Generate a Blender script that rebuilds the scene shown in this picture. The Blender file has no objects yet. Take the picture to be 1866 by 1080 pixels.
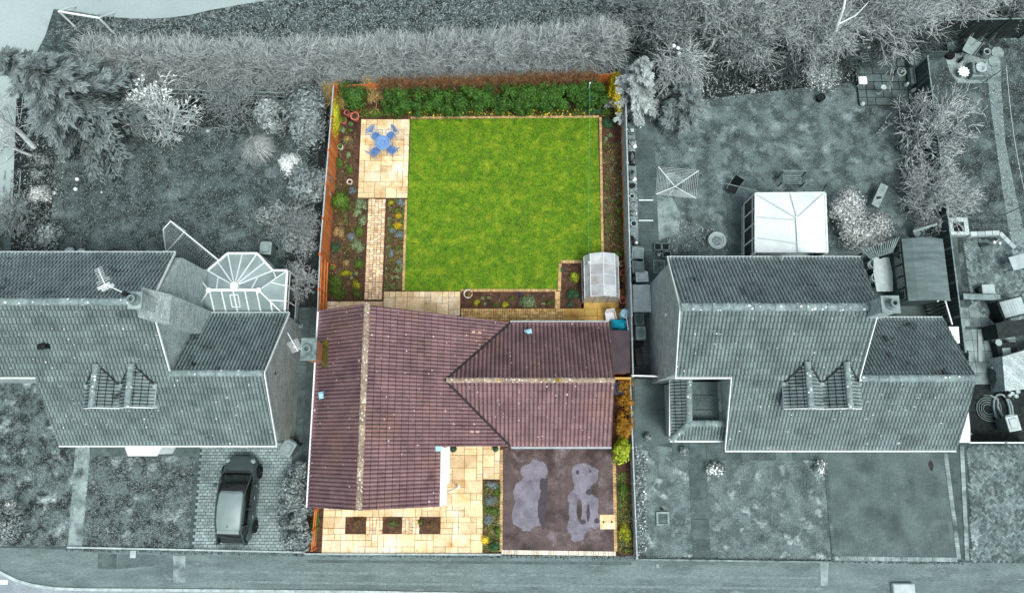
import bpy, bmesh, math, random
import numpy as np
from mathutils import Vector, Matrix
R = math.radians
SC = bpy.context.scene
COL = SC.collection
# ------------------------------------------------------------ camera, sky, sun, exposure
CAM_H, CAM_F, CAM_T = 36.0, 1280.0, R(11.3)
cd = bpy.data.cameras.new('camera'); cam = bpy.data.objects.new('camera', cd); COL.objects.link(cam)
cam.location = (0, 0, CAM_H); cam.rotation_euler = (CAM_T, 0, 0)
cd.sensor_width = 36; cd.lens = 36 * CAM_F / 1866; cd.clip_end = 2000; cd.clip_start = 0.5
SC.camera = cam
SUN_EL, SUN_AZ = 65, 146          # azimuth clockwise from north: the light comes from the south-east
w = bpy.data.worlds.new('World'); SC.world = w; w.use_nodes = True
wt = w.node_tree; bg = wt.nodes['Background']
sky = wt.nodes.new('ShaderNodeTexSky'); sky.sky_type = 'NISHITA'; sky.sun_disc = False
sky.sun_elevation = R(SUN_EL); sky.sun_rotation = R(SUN_AZ); sky.dust_density = 4; sky.air_density = 1.0
hs = wt.nodes.new('ShaderNodeHueSaturation'); hs.inputs['Saturation'].default_value = 0.35
wt.links.new(sky.outputs[0], hs.inputs['Color']); wt.links.new(hs.outputs[0], bg.inputs[0]); bg.inputs[1].default_value = 0.13
sd = bpy.data.lights.new('sun', 'SUN'); sd.energy = 1.4; sd.angle = R(18); sd.color = (1, .965, .91)
sun = bpy.data.objects.new('sun', sd); COL.objects.link(sun)
dv = Vector((math.sin(R(SUN_AZ)) * math.cos(R(SUN_EL)), math.cos(R(SUN_AZ)) * math.cos(R(SUN_EL)), math.sin(R(SUN_EL))))
sun.rotation_euler = dv.to_track_quat('Z', 'Y').to_euler(); sun.location = (15, -25, 40)
SC.view_settings.view_transform = 'Standard'; SC.view_settings.look = 'None'
SC.view_settings.exposure = 0.55; SC.view_settings.gamma = 1

# ------------------------------------------------------------ helpers
def at(px, py, z=0.0):
    """point of the place at height z that the photograph shows at pixel px, py"""
    c, s = math.cos(CAM_T), math.sin(CAM_T)
    x = (px - 933) / CAM_F; y = (540 - py) / CAM_F
    yy = y * c + s; zz = y * s - c; k = (CAM_H - z) / -zz
    return Vector((x * k, yy * k, z))
def lin(c): return tuple((v / 12.92 if v <= .04045 else ((v + .055) / 1.055) ** 2.4) for v in c)
def hx(r, g, b): return lin((r / 255, g / 255, b / 255))
def T(v):   # slate green-grey of value v (0..1)
    u = v * (.72 + .29 * v)
    return lin((u * (.74 + .22 * u), u, min(1, u * 1.0)))
def tag(o, label, cat, group=None, kind=None):
    o['label'] = label; o['category'] = cat
    if group: o['group'] = group
    if kind: o['kind'] = kind
    return o
def thing(name, label, cat, loc=(0, 0, 0), rz=0, group=None):
    o = bpy.data.objects.new(name, None); COL.objects.link(o); o.empty_display_size = .2
    o.location = loc; o.rotation_euler = (0, 0, rz)
    return tag(o, label, cat, group)
def dup(root, loc, rz=None, label=None, scale=None, group=None):
    r = root.copy(); COL.objects.link(r); r.location = loc
    if rz is not None: r.rotation_euler = (0, 0, rz)
    if label: r['label'] = label
    if scale: r.scale = (scale,) * 3 if not isinstance(scale, tuple) else scale
    if group: r['group'] = group
    for ch in list(root.children):
        c = ch.copy(); COL.objects.link(c); c.parent = r
        for g in ch.children:
            d = g.copy(); COL.objects.link(d); d.parent = c
    return r

MATS = {}
def M(name, c1, c2=None, scale=3.0, rough=.85, bump=.15, vv=.25, fine=40.0, fa=.25, spots=None, metal=0.0, spec=.3,
      big=None, brick=None, stretch=None, alpha=1.0, ramp=(.35, .65), leafy=False, big2=None):
    """procedural surface: two tones by noise, per-piece variation (attribute v), fine grain, optional pale spots,
    big = (colour, scale, lo, hi) large patches, brick = (width, height, mortar colour)"""
    if name in MATS: return MATS[name]
    m = bpy.data.materials.new(name); m.use_nodes = True; MATS[name] = m
    nt = m.node_tree; N = nt.nodes; L = nt.links; b = N['Principled BSDF']
    b.inputs['Roughness'].default_value = rough; b.inputs['Metallic'].default_value = metal
    b.inputs['Specular IOR Level'].default_value = spec
    tc = N.new('ShaderNodeTexCoord'); vec = tc.outputs['Object']
    if stretch:
        mp = N.new('ShaderNodeMapping'); mp.inputs['Scale'].default_value = stretch; L.new(vec, mp.inputs[0]); vec = mp.outputs[0]
    def noise(s, d=4, v=None, r=.6):
        n = N.new('ShaderNodeTexNoise'); n.inputs['Scale'].default_value = s; n.inputs['Detail'].default_value = d
        n.inputs['Roughness'].default_value = r; L.new(v or vec, n.inputs['Vector']); return n.outputs['Fac']
    def rampf(src, lo, hi):
        mr = N.new('ShaderNodeMapRange'); mr.inputs[1].default_value = lo; mr.inputs[2].default_value = hi
        L.new(src, mr.inputs[0]); return mr.outputs[0]
    def mix(f, a, bb, mode='MIX'):
        x = N.new('ShaderNodeMix'); x.data_type = 'RGBA'; x.blend_type = mode
        for i, s in ((0, f), (6, a), (7, bb)):
            if hasattr(s, 'links'): L.new(s, x.inputs[i])
            elif i == 0: x.inputs[0].default_value = s
            else: x.inputs[i].default_value = (*s, 1)
        return x.outputs[2]
    def mul(src, lo, hi):   # value 0..1 to a brightness lo..hi
        mr = N.new('ShaderNodeMapRange'); mr.inputs[3].default_value = lo; mr.inputs[4].default_value = hi
        L.new(src, mr.inputs[0]); return mr.outputs[0]
    c2 = c2 or c1
    nf = rampf(noise(scale), *ramp)
    col = None
    if leafy:
        a = N.new('ShaderNodeAttribute'); a.attribute_name = 'v'
        col = mix(a.outputs['Fac'], c1, c2)
    else:
        col = mix(nf, c1, c2)
    if big: col = mix(rampf(noise(big[1], 3), big[2], big[3]), col, big[0])
    if big2: col = mix(rampf(noise(big2[1], 5, None, .7), big2[2], big2[3]), col, big2[0])
    if brick:
        sp = N.new('ShaderNodeSeparateXYZ'); L.new(tc.outputs['Object'], sp.inputs[0])
        ad = N.new('ShaderNodeMath'); L.new(sp.outputs[0], ad.inputs[0]); L.new(sp.outputs[1], ad.inputs[1])
        cb = N.new('ShaderNodeCombineXYZ'); L.new(ad.outputs[0], cb.inputs[0]); L.new(sp.outputs[2], cb.inputs[1])
        bt = N.new('ShaderNodeTexBrick'); L.new(cb.outputs[0], bt.inputs['Vector']); bt.inputs['Scale'].default_value = 1
        bt.inputs['Brick Width'].default_value = brick[0]; bt.inputs['Row Height'].default_value = brick[1]
        bt.inputs['Mortar Size'].default_value = .01; bt.inputs['Color1'].default_value = (.75, .75, .75, 1)
        bt.inputs['Color2'].default_value = (1.15, 1.15, 1.15, 1)
        col = mix(1.0, col, bt.outputs['Color'], 'MULTIPLY'); col = mix(bt.outputs['Fac'], col, brick[2])
    if vv and not leafy:
        a = N.new('ShaderNodeAttribute'); a.attribute_name = 'v'
        g = mul(a.outputs['Fac'], 1 - vv, 1 + vv); g.node.clamp = False; x = N.new('ShaderNodeVectorMath'); x.operation = 'SCALE'
        L.new(col, x.inputs[0]); L.new(g, x.inputs['Scale']); col = x.outputs[0]
    fn = noise(fine, 3, None, .7)
    if fa:
        g = mul(rampf(fn, .3, .7), 1 - fa, 1 + fa); x = N.new('ShaderNodeVectorMath'); x.operation = 'SCALE'
        L.new(col, x.inputs[0]); L.new(g, x.inputs['Scale']); col = x.outputs[0]
    if spots:   # (colour, scale, size, share)
        vo = N.new('ShaderNodeTexVoronoi'); vo.inputs['Scale'].default_value = spots[1]; L.new(vec, vo.inputs['Vector'])
        sx = N.new('ShaderNodeSeparateColor'); L.new(vo.outputs['Color'], sx.inputs[0])
        a1 = N.new('ShaderNodeMath'); a1.operation = 'LESS_THAN'; L.new(sx.outputs[0], a1.inputs[0]); a1.inputs[1].default_value = spots[3]
        sz = N.new('ShaderNodeMath'); sz.operation = 'MULTIPLY'; L.new(sx.outputs[1], sz.inputs[0]); sz.inputs[1].default_value = spots[2]
        a2 = N.new('ShaderNodeMath'); a2.operation = 'LESS_THAN'; L.new(vo.outputs['Distance'], a2.inputs[0]); L.new(sz.outputs[0], a2.inputs[1])
        a3 = N.new('ShaderNodeMath'); a3.operation = 'MULTIPLY'; L.new(a1.outputs[0], a3.inputs[0]); L.new(a2.outputs[0], a3.inputs[1])
        col = mix(a3.outputs[0], col, spots[0])
    L.new(col, b.inputs['Base Color'])
    if bump:
        bp = N.new('ShaderNodeBump'); bp.inputs['Strength'].default_value = bump; bp.inputs['Distance'].default_value = .05
        L.new(fn, bp.inputs['Height']); L.new(bp.outputs[0], b.inputs['Normal'])
    if alpha < 1:
        tr = N.new('ShaderNodeBsdfTransparent'); tr.inputs[0].default_value = (.95, .97, .97, 1)
        ms = N.new('ShaderNodeMixShader'); ms.inputs[0].default_value = alpha
        L.new(tr.outputs[0], ms.inputs[1]); L.new(b.outputs[0], ms.inputs[2]); L.new(ms.outputs[0], N['Material Output'].inputs[0])
    return m

def link_mesh(me, name, parent=None):
    o = bpy.data.objects.new(name, me); COL.objects.link(o)
    if parent: o.parent = parent
    return o
def struct(o, kind='structure'): o['kind'] = kind; return o
rng = random.Random(7)

class G:
    """collects shapes into ONE mesh"""
    def __init__(s): s.V = []; s.F = []; s.A = []; s.MI = []; s.mi = 0; s.v = None
    def _f(s, idx, v=None): s.F.append(idx); s.A.append(v if v is not None else (s.v if s.v is not None else .5)); s.MI.append(s.mi)
    def add(s, pts, faces, v=None, mat=None):
        n = len(s.V)
        for p in pts:
            p = Vector(p)
            if mat is not None: p = mat @ p
            s.V.append(tuple(p))
        for f in faces: s._f([n + i for i in f], v)
    def box(s, c, d, rz=0, v=None, rx=0, ry=0):
        m = Matrix.Translation(c) @ Matrix.Rotation(rz, 4, 'Z') @ Matrix.Rotation(ry, 4, 'Y') @ Matrix.Rotation(rx, 4, 'X')
        a, b, e = d[0] / 2, d[1] / 2, d[2] / 2
        P = [(-a, -b, -e), (a, -b, -e), (a, b, -e), (-a, b, -e), (-a, -b, e), (a, -b, e), (a, b, e), (-a, b, e)]
        s.add(P, [(0, 3, 2, 1), (4, 5, 6, 7), (0, 1, 5, 4), (1, 2, 6, 5), (2, 3, 7, 6), (3, 0, 4, 7)], v, m)
    def lathe(s, prof, c=(0, 0, 0), n=20, v=None, sx=1, sy=1):
        P = []; F = []
        for r, z in prof:
            for i in range(n): a = 2 * math.pi * i / n; P.append((c[0] + r * sx * math.cos(a), c[1] + r * sy * math.sin(a), c[2] + z))
        for k in range(len(prof) - 1):
            for i in range(n):
                j = (i + 1) % n; F.append((k * n + i, k * n + j, (k + 1) * n + j, (k + 1) * n + i))
        if prof[0][0] > 1e-6: F.append(tuple(range(n - 1, -1, -1)))
        if prof[-1][0] > 1e-6: k = (len(prof) - 1) * n; F.append(tuple(k + i for i in range(n)))
        s.add(P, F, v)
    def tube(s, pts, r, n=6, v=None, r2=None, closed=False):
        pts = [Vector(p) for p in pts]; P = []; F = []; m = len(pts)
        for k, p in enumerate(pts):
            if closed: d = pts[(k + 1) % m] - pts[k - 1]
            else: d = pts[min(k + 1, m - 1)] - pts[max(k - 1, 0)]
            d.normalize(); a = d.cross(Vector((0, 0, 1)))
            if a.length < .05: a = d.cross(Vector((1, 0, 0)))
            a.normalize(); b = d.cross(a)
            rr = r if r2 is None else r + (r2 - r) * k / max(1, m - 1)
            for i in range(n): t = 2 * math.pi * i / n; P.append(p + a * rr * math.cos(t) + b * rr * math.sin(t))
        for k in range(m if closed else m - 1):
            k2 = (k + 1) % m
            for i in range(n): j = (i + 1) % n; F.append((k * n + i, k * n + j, k2 * n + j, k2 * n + i))
        if not closed: F.append(tuple(range(n - 1, -1, -1))); F.append(tuple((m - 1) * n + i for i in range(n)))
        s.add(P, F, v)
    def prism(s, poly, off, v=None):   # poly: 3-D outline, off: extrusion vector
        n = len(poly); off = Vector(off); P = [Vector(p) for p in poly] + [Vector(p) + off for p in poly]
        F = [tuple(range(n)), tuple(n + i for i in range(n - 1, -1, -1))] + [(i, n + i, n + (i + 1) % n, (i + 1) % n) for i in range(n)]
        s.add(P, F, v)
    def sphere(s, c, r, n=10, sz=1, v=None):
        prof = [(r * math.sin(math.pi * k / 6) if 0 < k < 6 else 0.0001, -r * sz * math.cos(math.pi * k / 6)) for k in range(7)]
        s.lathe(prof, c, n, v)
    def build(s, name, mats, parent=None, world=False, bevel=0, smooth=False):
        me = bpy.data.meshes.new(name); V = s.V
        if world and parent is not None:
            l = parent.location; V = [(p[0] - l.x, p[1] - l.y, p[2] - l.z) for p in V]
        me.from_pydata(V, [], s.F)
        if not isinstance(mats, (list, tuple)): mats = [mats]
        for m in mats: me.materials.append(m)
        at_ = me.attributes.new('v', 'FLOAT', 'FACE'); at_.data.foreach_set('value', s.A)
        me.polygons.foreach_set('material_index', s.MI)
        if bevel:
            bm = bmesh.new(); bm.from_mesh(me); bmesh.ops.recalc_face_normals(bm, faces=bm.faces)
            bmesh.ops.bevel(bm, geom=[e for e in bm.edges if len(e.link_faces) == 2 and e.calc_face_angle() > .6], offset=bevel, segments=2, affect='EDGES', clamp_overlap=True)
            bm.to_mesh(me); bm.free()
        else:
            bm = bmesh.new(); bm.from_mesh(me); bmesh.ops.recalc_face_normals(bm, faces=bm.faces); bm.to_mesh(me); bm.free()
        if smooth: me.polygons.foreach_set('use_smooth', [True] * len(me.polygons))
        me.update()
        return link_mesh(me, name, parent)

def np_mesh(name, V, F, A, mat, parent=None):
    """fast mesh: V (n,3), F (m,4) quads, A (m) attribute"""
    me = bpy.data.meshes.new(name); V = np.asarray(V, dtype=np.float32)
    if parent is not None: V = V - np.array(parent.location, dtype=np.float32)
    n, m = len(V), len(F)
    me.vertices.add(n); me.vertices.foreach_set('co', V.ravel())
    me.loops.add(m * 4); me.loops.foreach_set('vertex_index', np.asarray(F, dtype=np.int32).ravel())
    me.polygons.add(m); me.polygons.foreach_set('loop_start', np.arange(0, m * 4, 4, dtype=np.int32))
    me.update(calc_edges=True); me.validate()
    if len(me.polygons) == m:
        a = me.attributes.new('v', 'FLOAT', 'FACE'); a.data.foreach_set('value', np.asarray(A, dtype=np.float32))
    me.materials.append(mat)
    return link_mesh(me, name, parent)
nr = np.random.default_rng(11)

def unit(n):
    d = nr.normal(size=(n, 3)); return d / np.linalg.norm(d, axis=1, keepdims=True)
def leaf_quads(P, Nn, size, asp=.5, jit=.35):
    n = len(P); t = np.cross(Nn, unit(n)); t /= np.linalg.norm(t, axis=1, keepdims=True) + 1e-9
    b = np.cross(Nn, t); s = size * (1 + jit * nr.normal(size=(n, 1))).clip(.4, 1.8)
    a = t * s * .5; c = b * s * asp * .5
    V = np.stack([P - a, P - c + a * .1, P + a, P + c + a * .1], 1).reshape(-1, 3)
    F = np.arange(4 * n).reshape(-1, 4)
    return V, F
def crown_np(c, r, n, size, lumps=14, lr=.45, asp=.5, up=.35, zmin=.02, shell=.6):
    """leaves gathered in clumps through a rounded volume"""
    c = np.array(c); r = np.array(r)
    L = unit(lumps); L[:, 2] = np.abs(L[:, 2]) * 1.0 - .25; L *= nr.uniform(.35, shell, (lumps, 1)); LR = nr.uniform(.7, 1.2, lumps) * lr
    LV = nr.uniform(0, 1, lumps)
    k = nr.integers(0, lumps, n); d = unit(n); rad = nr.uniform(0, 1, (n, 1)) ** .35
    P = c + (L[k] + d * rad * LR[k][:, None]) * r
    Nn = d * 1.1 + L[k] * .9 + nr.normal(size=(n, 3)) * .28 + np.array([0, 0, up * .6]); Nn /= np.linalg.norm(Nn, axis=1, keepdims=True)
    q = (P - c) / r; P = c + (P - c) / np.percentile(np.linalg.norm(q, axis=1), 96)
    P[:, 2] = np.maximum(P[:, 2], zmin + nr.uniform(0, .06, n))
    V, F = leaf_quads(P, Nn, size, asp)
    A = (LV[k] * .45 + nr.uniform(0, 1, n) * .55)
    return V, F, A
def segs_np(P0, P1, R0, R1):
    P0 = np.asarray(P0, float); P1 = np.asarray(P1, float); n = len(P0); d = P1 - P0; d /= np.linalg.norm(d, axis=1, keepdims=True) + 1e-9
    ref = np.where(np.abs(d[:, 2:3]) > .9, np.array([[1., 0, 0]]), np.array([[0, 0, 1.]]))
    a = np.cross(d, ref); a /= np.linalg.norm(a, axis=1, keepdims=True) + 1e-9; b = np.cross(d, a)
    R0 = np.asarray(R0).reshape(-1, 1); R1 = np.asarray(R1).reshape(-1, 1); vs = []
    for P, Rr in ((P0, R0), (P1, R1)):
        for t in (0, 2.0944, 4.18879): vs.append(P + a * Rr * math.cos(t) + b * Rr * math.sin(t))
    V = np.stack(vs, 1).reshape(-1, 3); q = np.array([[0, 1, 4, 3], [1, 2, 5, 4], [2, 0, 3, 5]])
    F = (np.arange(n)[:, None, None] * 6 + q[None]).reshape(-1, 4)
    return V, F
def grow(rg, out, p, d, ln, r, lev, kids=3, curl=.25, up=.1, spread=.7, shrink=.62):
    st = 3; q = p
    for k in range(st):
        d = (d + Vector((rg.gauss(0, curl), rg.gauss(0, curl), rg.gauss(0, curl) + up)) * .5).normalized()
        q2 = q + d * ln / st; ra = r * (1 - .3 * k / st); rb = r * (1 - .3 * (k + 1) / st)
        out.append((tuple(q), tuple(q2), ra, rb, lev))
        if lev > 0:
            nk = kids if k == st - 1 else max(1, kids - 2)
            for _ in range(nk):
                nd = (d + Vector((rg.gauss(0, 1), rg.gauss(0, 1), rg.gauss(0, .7))) * spread).normalized()
                grow(rg, out, q2, nd, ln * shrink * rg.uniform(.8, 1.2), rb * .62, lev - 1, kids, curl, up, spread, shrink)
        q = q2
def bare(name, label, cat, px, py, h, spread_r, mat, stems=5, lev=3, r0=.05, seed=1, group=None, base_z=0, lean=(0, 0), kids=3, thick=1.0, trunkmat=None, extra=None):
    """bare branching shrub or tree: parts stem(s) + twigs"""
    b = at(px, py, 0); rg = random.Random(seed); t = thing(name, label, cat, b, 0, group)
    out = []
    for i in range(stems):
        a = 2 * math.pi * (i + rg.random() * .6) / stems; tilt = math.atan2(spread_r, h) * rg.uniform(.35, 1.15)
        d = Vector((math.cos(a) * math.sin(tilt) + lean[0], math.sin(a) * math.sin(tilt) + lean[1], math.cos(tilt)))
        ln = math.hypot(h, spread_r) * .42
        grow(rg, out, b + Vector((rg.uniform(-.1, .1), rg.uniform(-.1, .1), base_z)), d.normalized(), ln, r0, lev, kids, up=.04)
    out = [o for o in out if o[0][2] > -.02]
    for nm, sel in (('stem', [o for o in out if o[4] == lev]), ('twigs', [o for o in out if o[4] < lev])):
        V, F = segs_np([o[0] for o in sel], [o[1] for o in sel], [max(.008 * thick, o[2]) for o in sel], [max(.006 * thick, o[3]) for o in sel])
        A = np.repeat(nr.uniform(0, 1, len(sel)), 3)
        np_mesh(nm, V, F, A, mat, t)
    if extra: extra(t, out)
    return t
def bush(name, label, px, py, rx, ry, h, mat, n=2500, size=.09, lumps=14, group=None, cat='shrub', asp=.5, stem=None, lr=.45, z0=0.0, kind=None, up=.35):
    """leafy shrub: px, py = middle of the crown as seen; rx, ry in metres"""
    c = at(px, py, z0 + h * .55); t = thing(name, label, cat, (c.x, c.y, z0), 0, group)
    V, F, A = crown_np((c.x, c.y, z0 + h * .5), (rx, ry, h * .55), n, size, lumps, lr, asp, up, z0 + .02)
    np_mesh('foliage', V, F, A, mat, t)
    if h > .3:
        g = G()
        for k in range(5):
            a = k * 1.3; g.tube([(0, 0, 0), (rx * .25 * math.cos(a), ry * .25 * math.sin(a), h * .3), (rx * .5 * math.cos(a), ry * .5 * math.sin(a), h * .6)], .02, 5, r2=.01)
        g.build('stem', stem or MATS['bark'], t)
    return t
def sheet(name, px, z, mat, world=None, kind='structure', v=.5):
    pts = world or [at(x, y, 0) for x, y in px]
    bm = bmesh.new(); f = bm.faces.new([bm.verts.new((p[0], p[1], z)) for p in pts])
    if f.normal.z < 0 or (f.normal_update() or f.normal.z < 0): f.normal_flip()
    bmesh.ops.triangulate(bm, faces=bm.faces)
    me = bpy.data.meshes.new(name); bm.to_mesh(me); bm.free(); me.materials.append(mat)
    a = me.attributes.new('v', 'FLOAT', 'FACE'); a.data.foreach_set('value', [v] * len(me.polygons))
    o = link_mesh(me, name)
    if kind: o['kind'] = kind
    return o
def blobpoly(pts, it=2, j=.02):
    """rounds and roughens an outline given in metres"""
    pts = [Vector(p[:2]) for p in pts]
    for k in range(it):
        n = []
        for i in range(len(pts)):
            a, b = pts[i], pts[(i + 1) % len(pts)]
            n += [a * .75 + b * .25, a * .25 + b * .75]
        pts = [p + Vector((rng.uniform(-j, j), rng.uniform(-j, j))) for p in n]
    return pts
def ragged(pts, a=.05):
    return [p + Vector((a * math.sin(p.y * 31 + p.x * 7) * math.sin(p.y * 13) + rng.uniform(-a, a) * .5, a * math.sin(p.x * 29 - p.y * 5) * math.sin(p.x * 17) + rng.uniform(-a, a) * .5)) for p in pts]
def rect_px(x0, y0, x1, y1):
    a = at(x0, y1); b = at(x1, y0); return (a.x, a.y, b.x, b.y)
def pave(name, rects, cell, sizes, z, mats, gap=.02, seed=3, th=.03, jit=.003, base=True, clip=None, kind='structure', rot=False):
    rg = random.Random(seed); g = G()
    for (x0, y0, x1, y1) in rects:
        nx = max(1, round((x1 - x0) / cell[0])); ny = max(1, round((y1 - y0) / cell[1])); cx = (x1 - x0) / nx; cy = (y1 - y0) / ny
        occ = [[0] * ny for _ in range(nx)]
        for i in range(nx):
            for j in range(ny):
                if occ[i][j]: continue
                s_off = cx * .5 if (rot and j % 2) else 0
                opts = [s for s in sizes if i + s[0] <= nx and j + s[1] <= ny and all(not occ[i + a][j + b] for a in range(s[0]) for b in range(s[1]))] or [(1, 1)]
                s = rg.choice(opts)
                for a in range(s[0]):
                    for b in range(s[1]): occ[i + a][j + b] = 1
                X0, Y0, X1, Y1 = x0 + i * cx + gap / 2 + s_off, y0 + j * cy + gap / 2, min(x1, x0 + (i + s[0]) * cx - gap / 2 + s_off), y0 + (j + s[1]) * cy - gap / 2
                if clip and not clip((X0 + X1) / 2, (Y0 + Y1) / 2): continue
                zz = z + rg.uniform(-.003, .003); q = [rg.uniform(-jit, jit) for _ in range(8)]
                P = [(X0 + q[0], Y0 + q[1], zz), (X1 + q[2], Y0 + q[3], zz), (X1 + q[4], Y1 + q[5], zz), (X0 + q[6], Y1 + q[7], zz)]
                n = len(g.V); g.V += P + [(p[0], p[1], z - th) for p in P]; v = rg.random()
                for f in ((0, 1, 2, 3), (0, 4, 5, 1), (1, 5, 6, 2), (2, 6, 7, 3), (3, 7, 4, 0)): g._f([n + k for k in f], v)
        if base:
            g.mi = 1; n = len(g.V); g.V += [(x0, y0, z - .012), (x1, y0, z - .012), (x1, y1, z - .012), (x0, y1, z - .012)]; g._f([n, n + 1, n + 2, n + 3], .5); g.mi = 0
    o = g.build(name, mats); o['kind'] = kind
    return o
def herring(name, poly, z, mats, bl=.2, bw=.1, ang=45, gap=.008, seed=5):
    rg = random.Random(seed); g = G(); pts = [Vector(p[:2]) for p in poly]
    xs = [p.x for p in pts]; ys = [p.y for p in pts]; c = Vector(((min(xs) + max(xs)) / 2, (min(ys) + max(ys)) / 2)); rad = max(max(xs) - min(xs), max(ys) - min(ys)) * .75
    def inside(p):
        r = False
        for i in range(len(pts)):
            a, b = pts[i], pts[i - 1]
            if (a.y > p.y) != (b.y > p.y) and p.x < (b.x - a.x) * (p.y - a.y) / (b.y - a.y) + a.x: r = not r
        return r
    n = int(rad / bw) + 2; ca, sa = math.cos(R(ang)), math.sin(R(ang))
    for i in range(-n, n):
        for j in range(-n, n):
            k = (i - j) % 4
            if k == 0: bx = (i, j, 2, 1)
            elif k == 3: bx = (i, j, 1, 2)
            else: continue
            x0, y0, x1, y1 = bx[0] * bw + gap / 2, bx[1] * bw + gap / 2, (bx[0] + bx[2]) * bw - gap / 2, (bx[1] + bx[3]) * bw - gap / 2
            Q = [Vector((c.x + x * ca - y * sa, c.y + x * sa + y * ca)) for x, y in ((x0, y0), (x1, y0), (x1, y1), (x0, y1))]
            if not inside((Q[0] + Q[2]) / 2): continue
            m = len(g.V); zz = z + rg.uniform(-.003, .003); g.V += [(q.x, q.y, zz) for q in Q]; g._f([m, m + 1, m + 2, m + 3], rg.random())
    g.mi = 1; m = len(g.V); g.V += [(p.x, p.y, z - .012) for p in pts]; g._f(list(range(m, m + len(pts))), .5)
    o = g.build(name, mats); o['kind'] = 'structure'; return o

def tile_roof(name, parent, origin, ud, vd, pieces, mat, roll=.165, gauge=.33, hgt=.032, ulen=None, seed=1, under=None, thick=.07):
    """tiled roof plane as real geometry: rolls along the slope, stepped courses; pieces = convex outlines lying in the plane"""
    o = Vector(origin); ud = Vector(ud).normalized(); vd = Vector(vd).normalized(); nn = ud.cross(vd).normalized()
    if nn.z < 0: nn = -nn
    bm = bmesh.new(); lay = bm.faces.layers.float.new('v'); rg = random.Random(seed); hashes = {}
    for poly in pieces:
        uv = [((Vector(p) - o).dot(ud), (Vector(p) - o).dot(vd)) for p in poly]
        u0, u1 = min(a[0] for a in uv), max(a[0] for a in uv); v0, v1 = min(a[1] for a in uv), max(a[1] for a in uv)
        i0, i1 = math.floor(u0 / roll), math.ceil(u1 / roll); j0, j1 = math.floor(v0 / gauge), math.ceil(v1 / gauge)
        us = []
        for i in range(i0, i1):
            for fr, hh in ((0, .0), (.3, .15), (.5, .8), (.65, 1.0), (.8, .8)): us.append(((i + fr) * roll, hh * hgt))
        us.append((i1 * roll, 0))
        b2 = bmesh.new(); l2 = b2.faces.layers.float.new('v'); rows = []
        for j in range(j0, j1):
            for vv, add in ((j * gauge, .05), ((j + 1) * gauge - .045, .0)):
                rows.append((j, [b2.verts.new(o + ud * u + vd * vv + nn * (h + add)) for u, h in us]))
        for k in range(len(rows) - 1):
            j = rows[k][0]; A, B = rows[k][1], rows[k + 1][1]
            for i in range(len(us) - 1):
                key = (j, (i0 * 5 + i) // 10)
                if key not in hashes: hashes[key] = rg.random()
                f = b2.faces.new((A[i], A[i + 1], B[i + 1], B[i])); f[l2] = .5 + (hashes[key] - .5) * .55 - (1.9 if i % 5 == 0 else (.6 if i % 5 == 4 else (-.9 if i % 5 == 2 else 0))); f.smooth = (k % 2 == 0)  # grooves darkened, roll crests lightened: shade and light put into v
                if k % 2: f.material_index = 2  # course steps get the dark material as painted shadow lines
        cen = sum((Vector(p) for p in poly), Vector()) / len(poly)
        for i in range(len(poly)):
            a, b = Vector(poly[i]), Vector(poly[(i + 1) % len(poly)]); e = (b - a).normalized(); pn = e.cross(nn)
            if pn.dot(cen - a) > 0: pn = -pn
            bmesh.ops.bisect_plane(b2, geom=b2.verts[:] + b2.edges[:] + b2.faces[:], plane_co=a, plane_no=pn, clear_outer=True, dist=1e-5)
        tmp = bpy.data.meshes.new('t'); b2.to_mesh(tmp); b2.free()
        nf = len(bm.faces); bm.from_mesh(tmp); bpy.data.meshes.remove(tmp)
        vs = [bm.verts.new(Vector(p) - nn * .004) for p in poly]; ws = [bm.verts.new(Vector(p) - nn * thick) for p in poly]
        n = len(poly); fs = [bm.faces.new(vs), bm.faces.new(ws)] + [bm.faces.new((vs[i], vs[(i + 1) % n], ws[(i + 1) % n], ws[i])) for i in range(n)]
        for f in fs: f.material_index = 1
    me = bpy.data.meshes.new(name); bm.to_mesh(me); bm.free()
    l = parent.location; me.transform(Matrix.Translation(-l)); me.materials.append(mat); me.materials.append(under or MATS['dark_trim']); me.materials.append(MATS['tile_edge_shadow_warm' if 'brown' in mat.name else 'tile_edge_shadow'])
    return link_mesh(me, name, parent)
def ridge_tiles(name, parent, a, b, mat, r=.13, ln=.42, seed=0):
    a, b = Vector(a), Vector(b); d = b - a; n = max(1, round(d.length / ln)); g = G(); rg = random.Random(seed)
    dn = d.normalized(); s = dn.cross(Vector((0, 0, 1))).normalized(); u = s.cross(dn)
    for k in range(n):
        p0 = a + d * (k / n); p1 = a + d * ((k + 1) / n) - dn * .012; P = []; m = 9; rr = (r * rg.uniform(.97, 1.05), r * rg.uniform(.94, 1.0))
        for p, q in ((p0, rr[0]), (p1, rr[1])):
            for i in range(m): t = math.pi * (i / (m - 1)); P.append(p + s * q * 1.15 * math.cos(t) + u * (q * math.sin(t) - .04))
        g.add(P, [(i, i + 1, m + i + 1, m + i) for i in range(m - 1)] + [tuple(range(m)), tuple(range(m, 2 * m))], rg.random())
    return g.build(name, mat, parent, world=True)
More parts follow.
